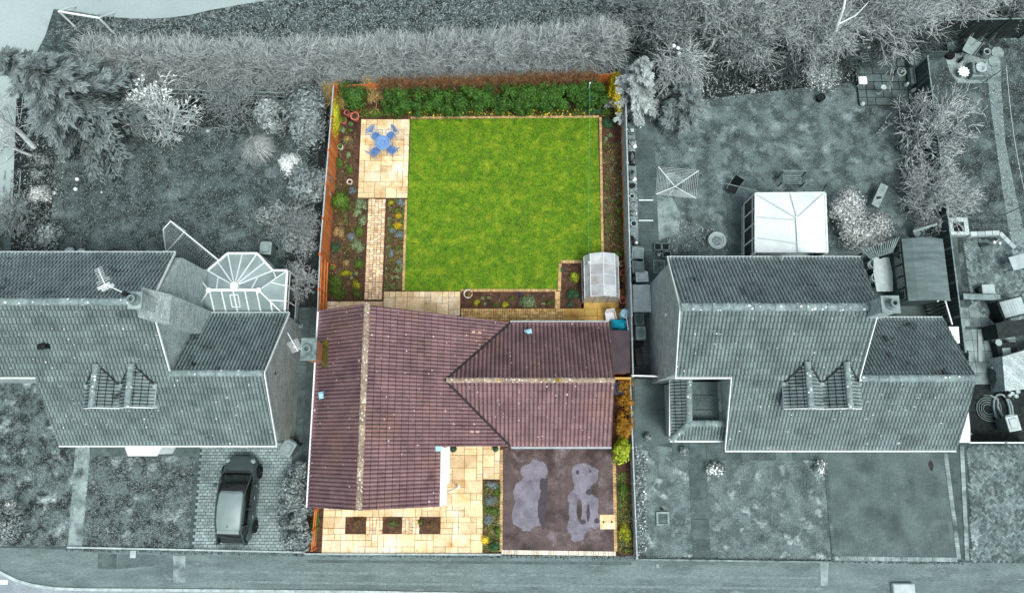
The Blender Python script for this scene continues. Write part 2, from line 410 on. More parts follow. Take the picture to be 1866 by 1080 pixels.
def strip(name, parent, a, b, w, h, mat, zoff=0, world=True, bevel=0):
    a, b = Vector(a), Vector(b); d = b - a; g = G(); c = (a + b) / 2 + Vector((0, 0, zoff))
    m = Matrix.Translation(c) @ d.to_track_quat('X', 'Z').to_matrix().to_4x4(); L_, W_, H_ = d.length / 2, w / 2, h / 2
    P = [(-L_, -W_, -H_), (L_, -W_, -H_), (L_, W_, -H_), (-L_, W_, -H_), (-L_, -W_, H_), (L_, -W_, H_), (L_, W_, H_), (-L_, W_, H_)]
    g.add(P, [(0, 3, 2, 1), (4, 5, 6, 7), (0, 1, 5, 4), (1, 2, 6, 5), (2, 3, 7, 6), (3, 0, 4, 7)], .5, m)
    return g.build(name, mat, parent, world=world)
def beam(g, a, b, w, h, v=None):
    a, b = Vector(a), Vector(b); d = b - a
    m = Matrix.Translation((a + b) / 2) @ d.to_track_quat('X', 'Z').to_matrix().to_4x4(); L_, W_, H_ = d.length / 2, w / 2, h / 2
    P = [(-L_, -W_, -H_), (L_, -W_, -H_), (L_, W_, -H_), (-L_, W_, -H_), (-L_, -W_, H_), (L_, -W_, H_), (L_, W_, H_), (-L_, W_, H_)]
    g.add(P, [(0, 3, 2, 1), (4, 5, 6, 7), (0, 1, 5, 4), (1, 2, 6, 5), (2, 3, 7, 6), (3, 0, 4, 7)], v, m)
def fence(label, p0, p1, h, mat, post, bay=1.83, name='garden_fence', gravel=None, cap=None, board=.12, rails=False, side=1):
    p0, p1 = Vector(p0[:2]).to_3d(), Vector(p1[:2]).to_3d(); t = thing(name, label, 'fence', p0); d = p1 - p0; n = max(1, round(d.length / bay)); dn = d.normalized()
    nrm = Vector((-dn.y, dn.x, 0)); rz = math.atan2(dn.y, dn.x)
    for k in range(n):
        a = d * (k / n); b = d * ((k + 1) / n); g = G(); m = max(2, round((b - a).length / board)); bw = (b - a).length / m
        z0 = .3 if gravel else .04
        for i in range(m):
            c = a + dn * (i + .5) * bw; g.box((c.x + nrm.x * (.006 if i % 2 else -.006), c.y + nrm.y * (.006 if i % 2 else -.006), (h + z0) / 2), (bw * .96, .018, h - z0), rz, rng.random())
        if rails:
            for z in (.35, h * .5, h - .2): c = (a + b) / 2 + nrm * side * .045; g.box((c.x, c.y, z), ((b - a).length, .05, .07), rz, .6)
        g.build('fence_panel', mat, t)
        if gravel: g = G(); c = (a + b) / 2; g.box((c.x, c.y, .15), ((b - a).length - .1, .05, .28), rz); g.build('gravel_board', gravel, t)
        g = G(); g.box((a.x, a.y, h / 2 + .03), (.1, .1, h + .06), rz); g.build('post', post, t)
        if cap: g = G(); c = (a + b) / 2; g.box((c.x, c.y, h + .015), ((b - a).length - .1, .06, .03), rz); g.build('top_rail', cap, t)
    g = G(); g.box((d.x, d.y, h / 2 + .03), (.1, .1, h + .06), rz); g.build('post', post, t)
    return t

# ------------------------------------------------------------ materials
WHITE = T(.97)
M('bark', T(.42), T(.62), 8, stretch=(1, 1, .3))
M('bark_warm', hx(120, 95, 60), hx(175, 150, 95), 8)
M('tile_edge_shadow', T(.1), T(.2), 6); M('tile_edge_shadow_warm', hx(46, 32, 36), hx(60, 44, 46), 6); M('dark_trim', T(.2), T(.26)); M('dark_warm', hx(45, 38, 40), hx(60, 52, 52))  # tile edge tones: shadow under each course put into the colour
M('slate_ground', T(.33), T(.45), 1.5, fa=.5, fine=25)
M('court', T(.69), T(.74), .15, fa=.05, fine=6, bump=.05, big=(T(.62), .5, .6, .75))
M('meadow', T(.2), T(.44), .9, fa=.75, fine=9, bump=.9, ramp=(.4, .62), big=(T(.64), 2.2, .55, .7), big2=(T(.17), 4, .56, .68))
M('rough_lawn', T(.26), T(.42), 1.3, fa=.6, fine=14, bump=.8, ramp=(.42, .58), big=(T(.56), .8, .53, .7), big2=(T(.22), 2.4, .55, .68))
M('grey_lawn', T(.37), T(.52), 1.3, fa=.5, fine=14, bump=.5, ramp=(.42, .58), big=(T(.66), 1.0, .54, .72), big2=(T(.25), .6, .55, .7))
M('pale_lawn', T(.44), T(.56), 1.4, fa=.45, fine=14, bump=.5, ramp=(.42, .58), big=(T(.76), 1.3, .57, .7), big2=(T(.33), .6, .54, .66))
M('shaggy_lawn', T(.24), T(.54), 1.4, fa=.6, fine=12, bump=.9, ramp=(.42, .58), big=(T(.76), 1.2, .56, .7), big2=(T(.19), 1.1, .54, .66))
M('green_lawn', hx(58, 108, 8), hx(98, 142, 12), 3.2, fa=.5, fine=9, bump=.6, ramp=(.38, .62), big=(hx(144, 162, 34), 1.7, .48, .74), big2=(hx(44, 94, 8), .7, .48, .76))
M('soil', hx(66, 46, 36), hx(98, 74, 58), 5, fa=.55, fine=22, bump=1.0, spots=(hx(190, 170, 140), 9, .22, .12), big=(hx(52, 36, 28), 1.2, .5, .7))
M('grey_soil', T(.13), T(.26), 4, fa=.55, fine=22, bump=1.0, spots=(T(.75), 9, .2, .1))
M('gravel', T(.52), T(.68), 12, fa=.4, fine=30, bump=.8, spots=(T(.85), 14, .4, .4), big=(T(.35), 1.5, .6, .7))
M('slab_warm', hx(204, 180, 134), hx(230, 214, 174), 1.3, vv=.17, fa=.16, fine=9, spots=(hx(120, 108, 70), 3, .12, .3), bump=.15, big=(hx(196, 158, 100), 1.1, .55, .75), big2=(hx(238, 228, 204), .45, .5, .65))
M('sett_warm', hx(208, 178, 136), hx(232, 214, 182), 3, vv=.28, fa=.14, fine=12, big=(hx(222, 190, 162), 2.0, .55, .7))
M('sett_ochre', hx(186, 154, 96), hx(210, 184, 128), 3, vv=.28, fa=.15, fine=12, big=(hx(160, 120, 60), .8, .5, .7))
M('slab_ochre', hx(186, 152, 78), hx(204, 172, 98), 2, vv=.15, fa=.14, fine=7, big=(hx(150, 112, 52), 1.0, .5, .7))
M('joint_warm', hx(112, 82, 44), hx(90, 66, 38), 6)
M('joint_dark', T(.27), T(.36), 5)
M('kerb_brick', hx(170, 140, 98), hx(196, 170, 122), 4, vv=.25)
M('tarmac_warm', hx(74, 65, 64), hx(98, 88, 87), 1.2, fa=.4, fine=13, bump=.5, rough=.75, big=(hx(58, 50, 50), .7, .5, .65), big2=(hx(132, 124, 132), .55, .57, .72))
M('dry_tarmac', hx(106, 107, 118), hx(130, 130, 143), 1.6, fa=.3, fine=22, bump=.4, rough=.9, big=(hx(102, 98, 108), 1.2, .55, .7))
M('wet_tarmac', hx(52, 47, 58), hx(60, 55, 66), 3, fa=.2, fine=26, bump=.3, rough=.55)
M('tarmac', T(.43), T(.5), 1, fa=.32, fine=13, bump=.4, big=(T(.37), .6, .5, .7), big2=(T(.56), 1.5, .62, .75))
M('tarmac_road', hx(128, 142, 150), hx(146, 160, 166), 1, fa=.28, fine=13, bump=.3)
M('path_asphalt', T(.5), T(.58), .9, fa=.32, fine=13, bump=.4, big=(T(.42), .8, .52, .7), big2=(T(.68), .8, .6, .72), stretch=(.5, 1.8, 1))
M('concrete', T(.6), T(.72), 1.5, fa=.2, fine=16, vv=.15, big=(T(.4), 1.0, .5, .7))
M('slab_dark', T(.36), T(.46), 1.5, fa=.25, fine=14, vv=.18, big=(T(.5), 1.0, .58, .72))
M('slab_mid', T(.38), T(.5), 2, fa=.25, fine=14, vv=.25)
M('block_grey', T(.58), T(.7), .9, fa=.2, fine=20, vv=.2, big=(T(.4), .45, .5, .68))
M('herring', T(.44), T(.58), 1.2, fa=.35, fine=14, vv=.5, spots=(T(.85), 16, .3, .22), big=(T(.66), .5, .58, .75))
M('joint_pale', T(.75), T(.5), 3)
M('kerb_pale', T(.8), T(.7), 3, vv=.15)
M('brick_grey', T(.74), T(.84), 2, fa=.4, fine=14, brick=(.225, .075, T(.66)), bump=.3)
M('brick_red', hx(150, 82, 48), hx(176, 100, 62), 2, fa=.2, brick=(.225, .075, hx(190, 160, 130)), bump=.3)
M('render_pale', T(.72), T(.8), 2, fa=.12)
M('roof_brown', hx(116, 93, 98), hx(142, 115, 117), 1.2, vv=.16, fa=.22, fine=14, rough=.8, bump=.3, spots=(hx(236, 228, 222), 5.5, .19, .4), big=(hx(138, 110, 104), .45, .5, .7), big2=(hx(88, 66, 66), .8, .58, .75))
M('roof_grey', T(.53), T(.64), 1.0, vv=.17, fa=.22, fine=14, rough=.8, bump=.3, spots=(T(.95), 5.5, .19, .35), big=(T(.6), .5, .52, .7), big2=(T(.46), .9, .6, .75))
M('roof_shade_offset', T(.6), T(.68), 1.0, vv=.19, fa=.3, fine=14, rough=.85, bump=.3, spots=(T(.9), 5.5, .18, .35), big=(T(.58), .6, .55, .7), big2=(T(.26), 1.1, .57, .7))  # copy of the grey tile, tone raised to offset shade on north slopes
M('ridge_warm', hx(128, 112, 98), hx(160, 148, 130), 4, fa=.35, fine=14, spots=(hx(230, 226, 216), 11, .45, .8), big=(hx(150, 130, 40), 1.3, .62, .7), bump=.5)
M('ridge_grey', T(.55), T(.66), 4, fa=.3, fine=14, spots=(T(.92), 7, .4, .5), bump=.5, vv=.15)
M('lead', T(.6), T(.7), 3, rough=.6)
M('valley_dark', hx(38, 34, 38), hx(50, 46, 50))
M('white_plastic', T(.96), T(.9), 2, fa=.03, vv=.04, rough=.45, bump=0)
M('white_warm', hx(236, 238, 240), hx(222, 224, 228), 2, fa=.04, rough=.5, bump=0)
M('gutter_grey', hx(150, 165, 170), hx(170, 184, 190), 3, fa=.1)
M('glass_dark', T(.14), T(.2), 2, rough=.12, spec=.8, bump=0, fa=0)
M('glass_roof', T(.62), T(.7), 1.0, rough=.18, spec=.7, bump=0, fa=.04, fine=5, big=(T(.42), .6, .5, .7))
M('poly_roof', T(.9), T(.98), .7, rough=.35, bump=0, fa=.03, fine=4)
M('green_glass', hx(196, 208, 214), hx(232, 238, 240), 1.6, rough=.15, spec=.6, bump=0, fa=.05, fine=6, alpha=.5, big=(hx(186, 178, 170), 1.2, .55, .75))
M('alu', hx(214, 222, 224), hx(196, 206, 210), 3, rough=.4, metal=.3)
M('vent_pink', hx(184, 152, 142), hx(196, 166, 156)); M('birch_bark', T(.9), T(.97), 6, stretch=(1, 1, .3)); M('seam', T(.53), T(.6), 3, fa=.25, fine=12); M('mid_bar', T(.84), T(.9)); M('moss', hx(96, 92, 30), hx(58, 52, 34), 6, fa=.5, fine=18)
M('orange_wood', hx(176, 104, 56), hx(206, 130, 74), 2, vv=.16, fa=.12, stretch=(1, 1, .3))
M('orange_post', hx(170, 92, 42), hx(196, 118, 62), 2)
M('grey_wood', T(.32), T(.42), 3, vv=.35, fa=.25, stretch=(1, 1, .2))
M('pale_fence', hx(172, 186, 190), hx(146, 162, 166), 3, vv=.1)
M('weathered', T(.5), T(.66), 4, vv=.2, fa=.2)
M('dark_wood', T(.18), T(.26), 4, vv=.25)
M('felt_grey', T(.44), T(.54), 1.6, fa=.15, fine=20, stretch=(.4, 3, 1))
M('felt_warm', hx(64, 58, 64), hx(78, 70, 76), 2, fa=.15)
M('terracotta', hx(176, 88, 62), hx(206, 116, 84), 5, vv=.1)
M('terracotta_pink', hx(196, 108, 96), hx(214, 130, 116), 5, vv=.1)
M('glazed_green', hx(88, 112, 104), hx(110, 134, 124), 5, rough=.4)
M('pot_pale', hx(206, 200, 184), hx(226, 220, 204), 5)
M('pot_dark', hx(44, 42, 46), hx(60, 56, 60), 5)
M('grey_pot', T(.7), T(.84), 5); M('grey_pot_mid', T(.5), T(.6), 5); M('grey_pot_dark', T(.14), T(.2), 5)
M('blue_metal', hx(96, 134, 186), hx(122, 160, 206), 6, rough=.5, fa=.15)
M('blue_seat', hx(72, 108, 160), hx(98, 134, 184), 6, rough=.5, fa=.2); M('blue_dark', hx(20, 34, 82), hx(28, 46, 100), 6, rough=.4)
M('cyan_plastic', hx(10, 180, 215), hx(30, 205, 235), 4, rough=.4, fa=.05)
M('butt_blue', hx(140, 190, 205), hx(165, 208, 220), 4, rough=.5)
M('bin_navy', hx(34, 42, 64), hx(44, 52, 78), 4, rough=.5)
M('bench_wood', T(.5), T(.64), 4, vv=.2, fa=.2); M('grey_plastic', T(.5), T(.58), 3, rough=.5, fa=.08); M('mid_plastic', T(.6), T(.68), 3, rough=.5, fa=.08)
M('pale_plastic', T(.74), T(.82), 3, rough=.5, fa=.06); M('black_plastic', T(.1), T(.15), 3, rough=.5)
M('rope_green', hx(60, 170, 110), hx(80, 190, 120)); M('rope_white', T(.85), T(.95))
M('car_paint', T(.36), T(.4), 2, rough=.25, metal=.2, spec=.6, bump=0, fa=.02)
M('car_roof_sheen', T(.6), T(.64), 2, rough=.45, metal=.1, spec=.4, bump=0, fa=.02)  # paler than the body paint: sky reflection put into the colour
M('car_glass', T(.08), T(.12), 2, rough=.06, spec=.9, bump=0, fa=0)
M('tyre', T(.08), T(.12)); M('rim', T(.66), T(.72), metal=.5, rough=.35)
def leaf(name, c1, c2): return M(name, c1, c2, leafy=True, fa=0, bump=0, rough=.6)
leaf('laurel', hx(6, 36, 12), hx(82, 132, 46)); leaf('hedge_mid', T(.06), T(.76)); leaf('bright_leaf', hx(70, 100, 14), hx(190, 210, 60))
leaf('lime_leaf', hx(98, 120, 20), hx(206, 206, 50)); leaf('yellow_leaf', hx(120, 110, 10), hx(226, 204, 34))
leaf('green_leaf', hx(30, 64, 18), hx(110, 146, 52)); leaf('sage_leaf', hx(74, 104, 66), hx(164, 188, 140))
leaf('blue_leaf', hx(76, 96, 100), hx(160, 180, 186)); leaf('gold_hedge', hx(96, 66, 12), hx(196, 150, 46))
leaf('straw', hx(120, 96, 54), hx(206, 180, 126)); leaf('teal_leaf', hx(20, 58, 40), hx(70, 124, 84)); leaf('dry_leaf', hx(70, 50, 30), hx(150, 120, 70))
leaf('flower_yellow', hx(230, 200, 20), hx(255, 236, 90)); leaf('flower_white', T(.86), T(1))
leaf('grey_dark_leaf', T(.06), T(.8)); leaf('grey_mid_leaf', T(.1), T(.84)); leaf('grey_pale_leaf', T(.36), T(1)); leaf('conifer_leaf', T(.06), T(.7)); leaf('moss_leaf', T(.1), T(.34)); leaf('fir_leaf', T(.1), T(.84))
leaf('twig_pale', T(.4), T(.95)); leaf('twig_mid', T(.26), T(.86)); leaf('twig_dim', T(.16), T(.64)); leaf('twig_white', T(.62), T(.97)); leaf('twig_tan', hx(150, 128, 70), hx(220, 200, 140)); leaf('twig_brown', hx(80, 56, 38), hx(170, 136, 96))
leaf('grass_blade', T(.16), T(.72)); leaf('grass_green', hx(44, 92, 6), hx(140, 164, 40))
m_ = MATS

# ------------------------------------------------------------ ground, roads, lawns, paving (sheets 4 mm apart)
sheet('ground', None, 0, m_['slate_ground'], world=[(-250, -250), (250, -250), (250, 250), (-250, 250)])
sheet('field_court', [(-700, -400), (700, -400), (502, 0), (445, 8), (383, 19), (345, 28), (307, 33), (270, 35), (238, 34), (183, 30), (140, 22), (98, 17), (83, 64), (60, 110), (-700, 130)], .004, m_['court'])
sheet('meadow', [(83, 64), (98, 17), (140, 22), (183, 30), (238, 34), (270, 35), (307, 33), (345, 28), (383, 19), (445, 8), (502, 0), (700, -400), (2600, -400), (2400, 60), (1200, 120), (700, 130), (190, 130), (60, 110)], .008, m_['meadow'])
sheet('neighbour_lawn', [(40, 160), (600, 160), (575, 470), (575, 560), (-60, 560), (-60, 470), (30, 300)], .004, m_['rough_lawn'])
sheet('side_path', [(-80, 90), (34, 150), (36, 260), (22, 400), (-80, 420)], .01, m_['court'])
sheet('garden_lawn_grey', [(1190, 195), (1240, 170), (1560, 130), (1650, 150), (1720, 300), (1700, 470), (1185, 470)], .004, m_['grey_lawn'])
sheet('far_lawn', [(1690, 70), (2100, 60), (2300, 700), (1770, 700), (1745, 440), (1690, 160)], .004, m_['rough_lawn'])
sheet('far_path', [(1798, 128), (1822, 128), (1832, 260), (1850, 350), (1866, 420), (1882, 480), (1856, 482), (1838, 420), (1820, 300), (1806, 200)], .008, m_['gravel'])
sheet('sandy_patch', [(1722, 102), (1752, 96), (1790, 108), (1822, 112), (1826, 150), (1800, 152), (1745, 152), (1730, 130)], .012, m_['concrete'])
sheet('green_lawn', [(749, 218), (1089, 214), (1096, 470), (1060, 478), (1021, 478), (1019, 530), (736, 530)], .008, m_['green_lawn'])
sheet('plot_soil', [(606, 150), (1134, 138), (1156, 1012), (556, 1008)], .003, m_['soil'])
sheet('flower_bed', [(606, 150), (1134, 140), (1137, 215), (606, 218)], .006, m_['soil'])
sheet('flower_bed', [(606, 216), (656, 216), (652, 358), (668, 366), (664, 552), (578, 556)], .006, m_['soil'])
sheet('flower_bed', [(698, 358), (741, 358), (737, 530), (692, 530)], .006, m_['soil'])
sheet('flower_bed', [(1093, 214), (1138, 214), (1146, 560), (1058, 560), (1096, 470)], .006, m_['soil'])
sheet('flower_bed', [(1021, 474), (1064, 474), (1064, 562), (1021, 562)], .006, m_['soil'])
sheet('flower_bed', [(838, 528), (1021, 528), (1021, 564), (838, 564)], .007, m_['soil'])
sheet('flower_bed', [(1118, 690), (1153, 690), (1155, 1011), (1124, 1011), (1114, 820)], .006, m_['soil'])
sheet('flower_bed', [(880, 874), (912, 874), (912, 1007), (878, 1007)], .012, m_['soil'])
sheet('flower_bed', [(560, 924), (588, 924), (586, 1007), (556, 1007)], .006, m_['soil'])
# warm paving of the middle plot
SL = [(2, 2), (2, 3), (3, 2), (2, 1), (1, 2), (1, 1), (2, 2), (3, 2), (2, 3)]
def clipline(pa, pb, left=True):
    a = at(*pa); b = at(*pb)
    return lambda x, y: ((b.x - a.x) * (y - a.y) - (b.y - a.y) * (x - a.x) > 0) == left
pave('patio', [rect_px(652, 218, 747, 361)], (.3, .3), SL, .032, [m_['slab_warm'], m_['joint_warm']], seed=4)
pave('path', [rect_px(664, 363, 703, 546)], (.17, .135), [(1, 1), (1, 1), (1, 1)], .032, [m_['sett_warm'], m_['joint_warm']], gap=.02, jit=.012, seed=6)
pave('patio', [rect_px(698, 531, 839, 575), rect_px(590, 549, 698, 575)], (.3, .3), [(2, 2), (2, 3), (3, 3), (1, 1)], .03, [m_['slab_warm'], m_['joint_warm']], seed=8)
pave('path', [rect_px(840, 562, 1029, 590)], (.12, .17), [(1, 1)], .032, [m_['sett_ochre'], m_['joint_warm']], gap=.02, jit=.012, seed=9)
pave('patio', [rect_px(1029, 562, 1148, 604)], (.35, .35), [(2, 2), (2, 1), (1, 1), (3, 2)], .031, [m_['slab_ochre'], m_['joint_warm']], seed=10)
fr = rect_px(586, 922, 880, 1007); bx = [rect_px(629, 941, 668, 972), rect_px(697, 941, 733, 972), rect_px(764, 941, 803, 972)]
X0, Y0, X1, Y1 = fr; by0, by1 = bx[0][1], bx[0][3]
pave('patio', [(X0, Y0, X1, by0), (X0, by0, bx[0][0], by1), (bx[2][2], by0, X1, by1), (X0, by1, X1, Y1 + .1)], (.3, .3), SL, .032, [m_['slab_warm'], m_['joint_warm']], seed=12)
pave('patio', [rect_px(812, 806, 880, 922), rect_px(880, 806, 911, 873)], (.3, .3), SL, .0325, [m_['slab_warm'], m_['joint_warm']], seed=13)
pave('path', [(bx[0][2], by0, bx[1][0], by1), (bx[1][2], by0, bx[2][0], by1)], (.16, .15), [(1, 1), (1, 1), (1, 2)], .033, [m_['sett_warm'], m_['joint_warm']], gap=.02, jit=.012, seed=14)
for b_ in bx: sheet('flower_bed', None, .018, m_['soil'], world=[(b_[0], b_[1]), (b_[2], b_[1]), (b_[2], b_[3]), (b_[0], b_[3])])
def edging(name, pa, pb, wd, bl, mats, z=.03, seed=1, kind='structure', gap=.012):
    a, b = at(*pa), at(*pb); d = b - a; n = max(1, round(d.length / bl)); g = G(); rg = random.Random(seed); rz = math.atan2(d.y, d.x)
    for k in range(n):
        c = a + d * (k + .5) / n; g.box((c.x + rg.uniform(-.005, .005), c.y, z - .03), (d.length / n - gap, wd, .06 + rg.uniform(0, .006)), rz, rg.random())
    o = g.build(name, mats); o['kind'] = kind; return o
KB = m_['kerb_brick']
for i, (a_, b_, w_, l_) in enumerate([((748, 215), (1091, 213), .12, .17), ((1094, 214), (1098, 468), .13, .12), ((1022, 477), (1062, 477), .16, .12), ((1021, 480), (1019, 530), .16, .12),
        ((840, 529), (1014, 529), .14, .14), ((1016, 531), (1016, 562), .26, .13), ((740, 364), (735, 529), .13, .12), ((914, 819), (913, 1004), .14, .14), ((1119, 821), (1122, 1004), .16, .14)]):
    edging('brick_edging', a_, b_, w_, l_, KB, .034, i)
edging('brick_edging', (914, 1005), (1122, 1008), .2, .12, m_['pot_pale'], .036, 31)
# the middle driveway with its dry and wet patches
sheet('driveway', [(917, 815), (1117, 815), (1119, 1003), (915, 1002)], .014, m_['tarmac_warm'])
c6 = lambda L: [at(800 + x / 4.32, 780 + y / 4.32) for x, y in L]
P1 = [(745, 235), (790, 260), (830, 262), (855, 310), (858, 350), (835, 400), (800, 382), (792, 440), (800, 520), (775, 600), (785, 700), (790, 745), (815, 772), (770, 762), (730, 790), (715, 808), (660, 808), (640, 780), (590, 760), (572, 710), (585, 620), (605, 590), (588, 540), (592, 460), (612, 430), (672, 392), (635, 350), (655, 292), (715, 280)]
P2 = [(1050, 300), (1100, 275), (1170, 275), (1220, 312), (1255, 320), (1250, 370), (1240, 430), (1212, 418), (1190, 470), (1200, 520), (1260, 555), (1250, 620), (1250, 690), (1275, 700), (1270, 770), (1215, 795), (1185, 770), (1140, 850), (1130, 880), (1070, 895), (1040, 882), (1050, 842), (1010, 812), (1010, 760), (1028, 700), (1015, 650), (1030, 600), (1012, 560), (1020, 510), (1052, 500), (1070, 450), (1042, 370)]
for P_ in (P1, P2): sheet('dry_patch', None, .018, m_['dry_tarmac'], world=ragged(blobpoly(c6(P_), 2, .008), .03))
for c_, rx_, ry_ in (((1090, 345), 15, 18), ((1180, 500), 28, 28), ((1105, 640), 24, 95), ((1130, 735), 26, 20), ((1174, 665), 15, 75), ((1243, 727), 22, 24), ((1188, 338), 9, 14)):
    sheet('damp_spot', None, .022, m_['wet_tarmac'] if rx_ != 24 else m_['tarmac_warm'], world=blobpoly(c6([(c_[0] + rx_ * math.cos(k * .785), c_[1] + ry_ * math.sin(k * .785)) for k in range(8)]), 1, .02))
P3 = [(800, 385), (835, 402), (860, 360), (850, 600), (830, 700), (845, 790), (800, 800), (815, 772), (790, 745), (785, 700), (775, 600), (800, 520), (792, 440)]
sheet('damp_spot', None, .0165, m_['wet_tarmac'], world=ragged(blobpoly(c6(P3), 1, .01), .02))
# left: grass, path, driveway blocks
sheet('front_lawn_rough', [(-160, 690), (110, 690), (162, 812), (125, 994), (-160, 994)], .004, m_['shaggy_lawn'])
sheet('front_lawn', [(163, 812), (357, 812), (344, 998), (148, 996)], .004, m_['shaggy_lawn'])
sheet('path', [(138, 806), (166, 806), (150, 996), (124, 994)], .01, m_['concrete'])
sheet('path', [(164, 812), (357, 812), (357, 831), (164, 831)], .01, m_['slab_mid'])
a_ = rect_px(357, 806, 505, 1003)
pave('driveway', [(at(349, 1003).x, a_[1], a_[2] + .8, a_[3])], (.22, .15), [(1, 1)], .03, [m_['block_grey'], m_['joint_dark']], gap=.024, jit=.008, seed=20, rot=True)
pave('side_passage', [rect_px(507, 560, 566, 840)], (.6, .6), [(1, 1)], .02, [m_['slab_dark'], m_['joint_dark']], gap=.02, seed=21)
# pavement, kerb and road along the bottom
sheet('pavement', [(-400, 990), (600, 1008), (1155, 1013), (1760, 1024), (2300, 1030), (2300, 1120), (1700, 1110), (1150, 1095), (640, 1078), (150, 1074), (60, 1066), (0, 1041), (-80, 1020), (-400, 1010)], .012, m_['path_asphalt'])
sheet('road', [(-400, 1008), (-80, 1018), (0, 1039), (60, 1064), (150, 1072), (640, 1076), (1150, 1090), (1700, 1105), (2300, 1110), (2300, 1400), (-400, 1400)], .004, m_['tarmac_road'])
g = G(); kp = [at(*p) for p in ((-80, 1016), (-40, 1024), (0, 1041), (30, 1056), (60, 1065), (100, 1071), (150, 1073), (300, 1074), (640, 1077), (900, 1082), (1150, 1092), (1700, 1108), (2300, 1118))]
for a, b in zip(kp, kp[1:]):
    n = max(1, round((b - a).length / .9)); rz = math.atan2(b.y - a.y, b.x - a.x)
    for k in range(n): c = a + (b - a) * (k + .5) / n; g.box((c.x, c.y, .02), ((b - a).length / n - .012, .13, .1), rz, rng.random())
o = g.build('kerb', m_['kerb_pale']); o['kind'] = 'structure'
for x0_, x1_, y0_ in ((538, 646, 1010), ):
    pass
sheet('pavement_patch', [(179, 1007), (214, 1009), (213, 1036), (178, 1035)], .016, m_['slab_mid'])
sheet('pavement_patch', [(216, 1009), (310, 1010), (280, 1030), (214, 1036)], .016, m_['tarmac'])
sheet('pavement_patch', [(316, 1012), (338, 1012), (338, 1060), (316, 1060)], .016, m_['concrete'])
sheet('pavement_patch', [(1494, 1020), (1510, 1020), (1508, 1066), (1496, 1066)], .016, m_['concrete'])
for i, (a, b) in enumerate((((345, 1040), (1490, 1052)), ((360, 1058), (1500, 1072)), ((560, 1022), (1150, 1026)))):
    d = at(*b) - at(*a); p = [at(*a), at(*b)]
    sheet('pavement_seam', None, .017 + .004 * i, m_['tarmac'] if i == 2 else m_['seam'], world=[(p[0].x, p[0].y - .06), (p[1].x, p[1].y - .06), (p[1].x, p[1].y + .06), (p[0].x, p[0].y + .06)])
sheet('road_marking', [(-20, 1056), (14, 1056), (14, 1064), (-20, 1064)], .009, m_['white_plastic'])
# right: front garden, drive, herringbone
sheet('front_lawn', [(1157, 806), (1262, 820), (1268, 1020), (1157, 1016)], .004, m_['pale_lawn'])
sheet('front_lawn', [(1284, 838), (1502, 838), (1514, 1022), (1288, 1020)], .004, m_['pale_lawn'])
pave('path', [rect_px(1263, 836, 1286, 1020)], (.6, .9), [(1, 1)], .02, [m_['slab_dark'], m_['joint_dark']], seed=22)
pave('path', [rect_px(1225, 806, 1505, 838)], (.9, .9), [(1, 1)], .018, [m_['slab_mid'], m_['joint_dark']], seed=23)
sheet('forecourt', [(1157, 684), (1225, 684), (1225, 806), (1180, 812), (1157, 806)], .008, m_['tarmac'])
sheet('driveway', [(1506, 822), (1722, 824), (1744, 1016), (1520, 1014)], .014, m_['tarmac'])
sheet('drain_cover', [(1699, 927), (1723, 927), (1725, 946), (1701, 946)], .018, m_['slab_mid'])
sheet('oil_stain', None, .018, m_['black_plastic'], world=blobpoly([at(*p) for p in ((1691, 839), (1697, 838), (1701, 846), (1700, 857), (1695, 857), (1692, 850))], 1, .01))
edging('brick_edging', (1503, 838), (1519, 1018), .14, .12, m_['slab_mid'], .034, 41)
edging('brick_edging', (1520, 1016), (1744, 1019), .2, .11, m_['concrete'], .036, 42)
edging('brick_edging', (1722, 822), (1747, 1018), .2, .11, m_['concrete'], .036, 43)
edging('brick_edging', (1752, 812), (1762, 1020), .2, .22, m_['concrete'], .036, 44)
herring('driveway', [at(*p) for p in ((1762, 812), (1920, 812), (1935, 1022), (1770, 1022))], .03, [m_['herring'], m_['joint_dark']], .2, .1, 45)
herring('yard', [at(*p) for p in ((1752, 436), (1845, 440), (1930, 500), (1930, 640), (1768, 560))], .03, [m_['herring'], m_['joint_dark']], .22, .11, 45, seed=8)
pave('yard', [rect_px(1762, 560, 1842, 700)], (.6, .6), [(1, 1), (1, 1), (2, 1)], .026, [m_['concrete'], m_['joint_dark']], gap=.02, seed=25)
sheet('yard_floor', [(1758, 700), (1960, 600), (1960, 806), (1758, 806)], .008, m_['grey_soil'])
pave('side_passage', [rect_px(1160, 458, 1216, 686)], (.6, .6), [(1, 1)], .02, [m_['slab_dark'], m_['joint_dark']], gap=.025, seed=26)
pave('path', [rect_px(1165, 192, 1190, 458)], (1.0, 1.0), [(1, 1)], .022, [m_['slab_dark'], m_['joint_dark']], gap=.02, seed=27)
for y_ in (365, 402): sheet('path_joint', None, .027, m_['white_plastic'], world=[at(1164, y_ - 1), at(1190, y_ - 1), at(1190, y_ + 1), at(1164, y_ + 1)])
sheet('gravel_strip', [(1144, 205), (1165, 205), (1163, 458), (1150, 458)], .008, m_['gravel'])
sheet('bare_patch', [(1192, 362), (1225, 360), (1240, 390), (1236, 425), (1195, 440)], .008, m_['concrete'])
pave('path', [rect_px(1329, 358, 1353, 460)], (.8, .8), [(1, 1)], .02, [m_['slab_dark'], m_['joint_dark']], gap=.02, seed=28)
pave('patio', [rect_px(1253, 430, 1280, 458)], (.4, .45), [(1, 1)], .02, [m_['slab_mid'], m_['joint_dark']], gap=.02, seed=29)
pave('patio', [rect_px(1564, 82, 1672, 194)], (.45, .45), [(1, 1), (1, 1), (1, 1), (2, 1)], .14, [m_['slab_mid'], m_['black_plastic']], gap=.045, th=.1, seed=30)
sheet('grey_bed', [(1190, 205), (1200, 160), (1560, 60), (1560, 150), (1250, 185)], .024, m_['grey_soil'])
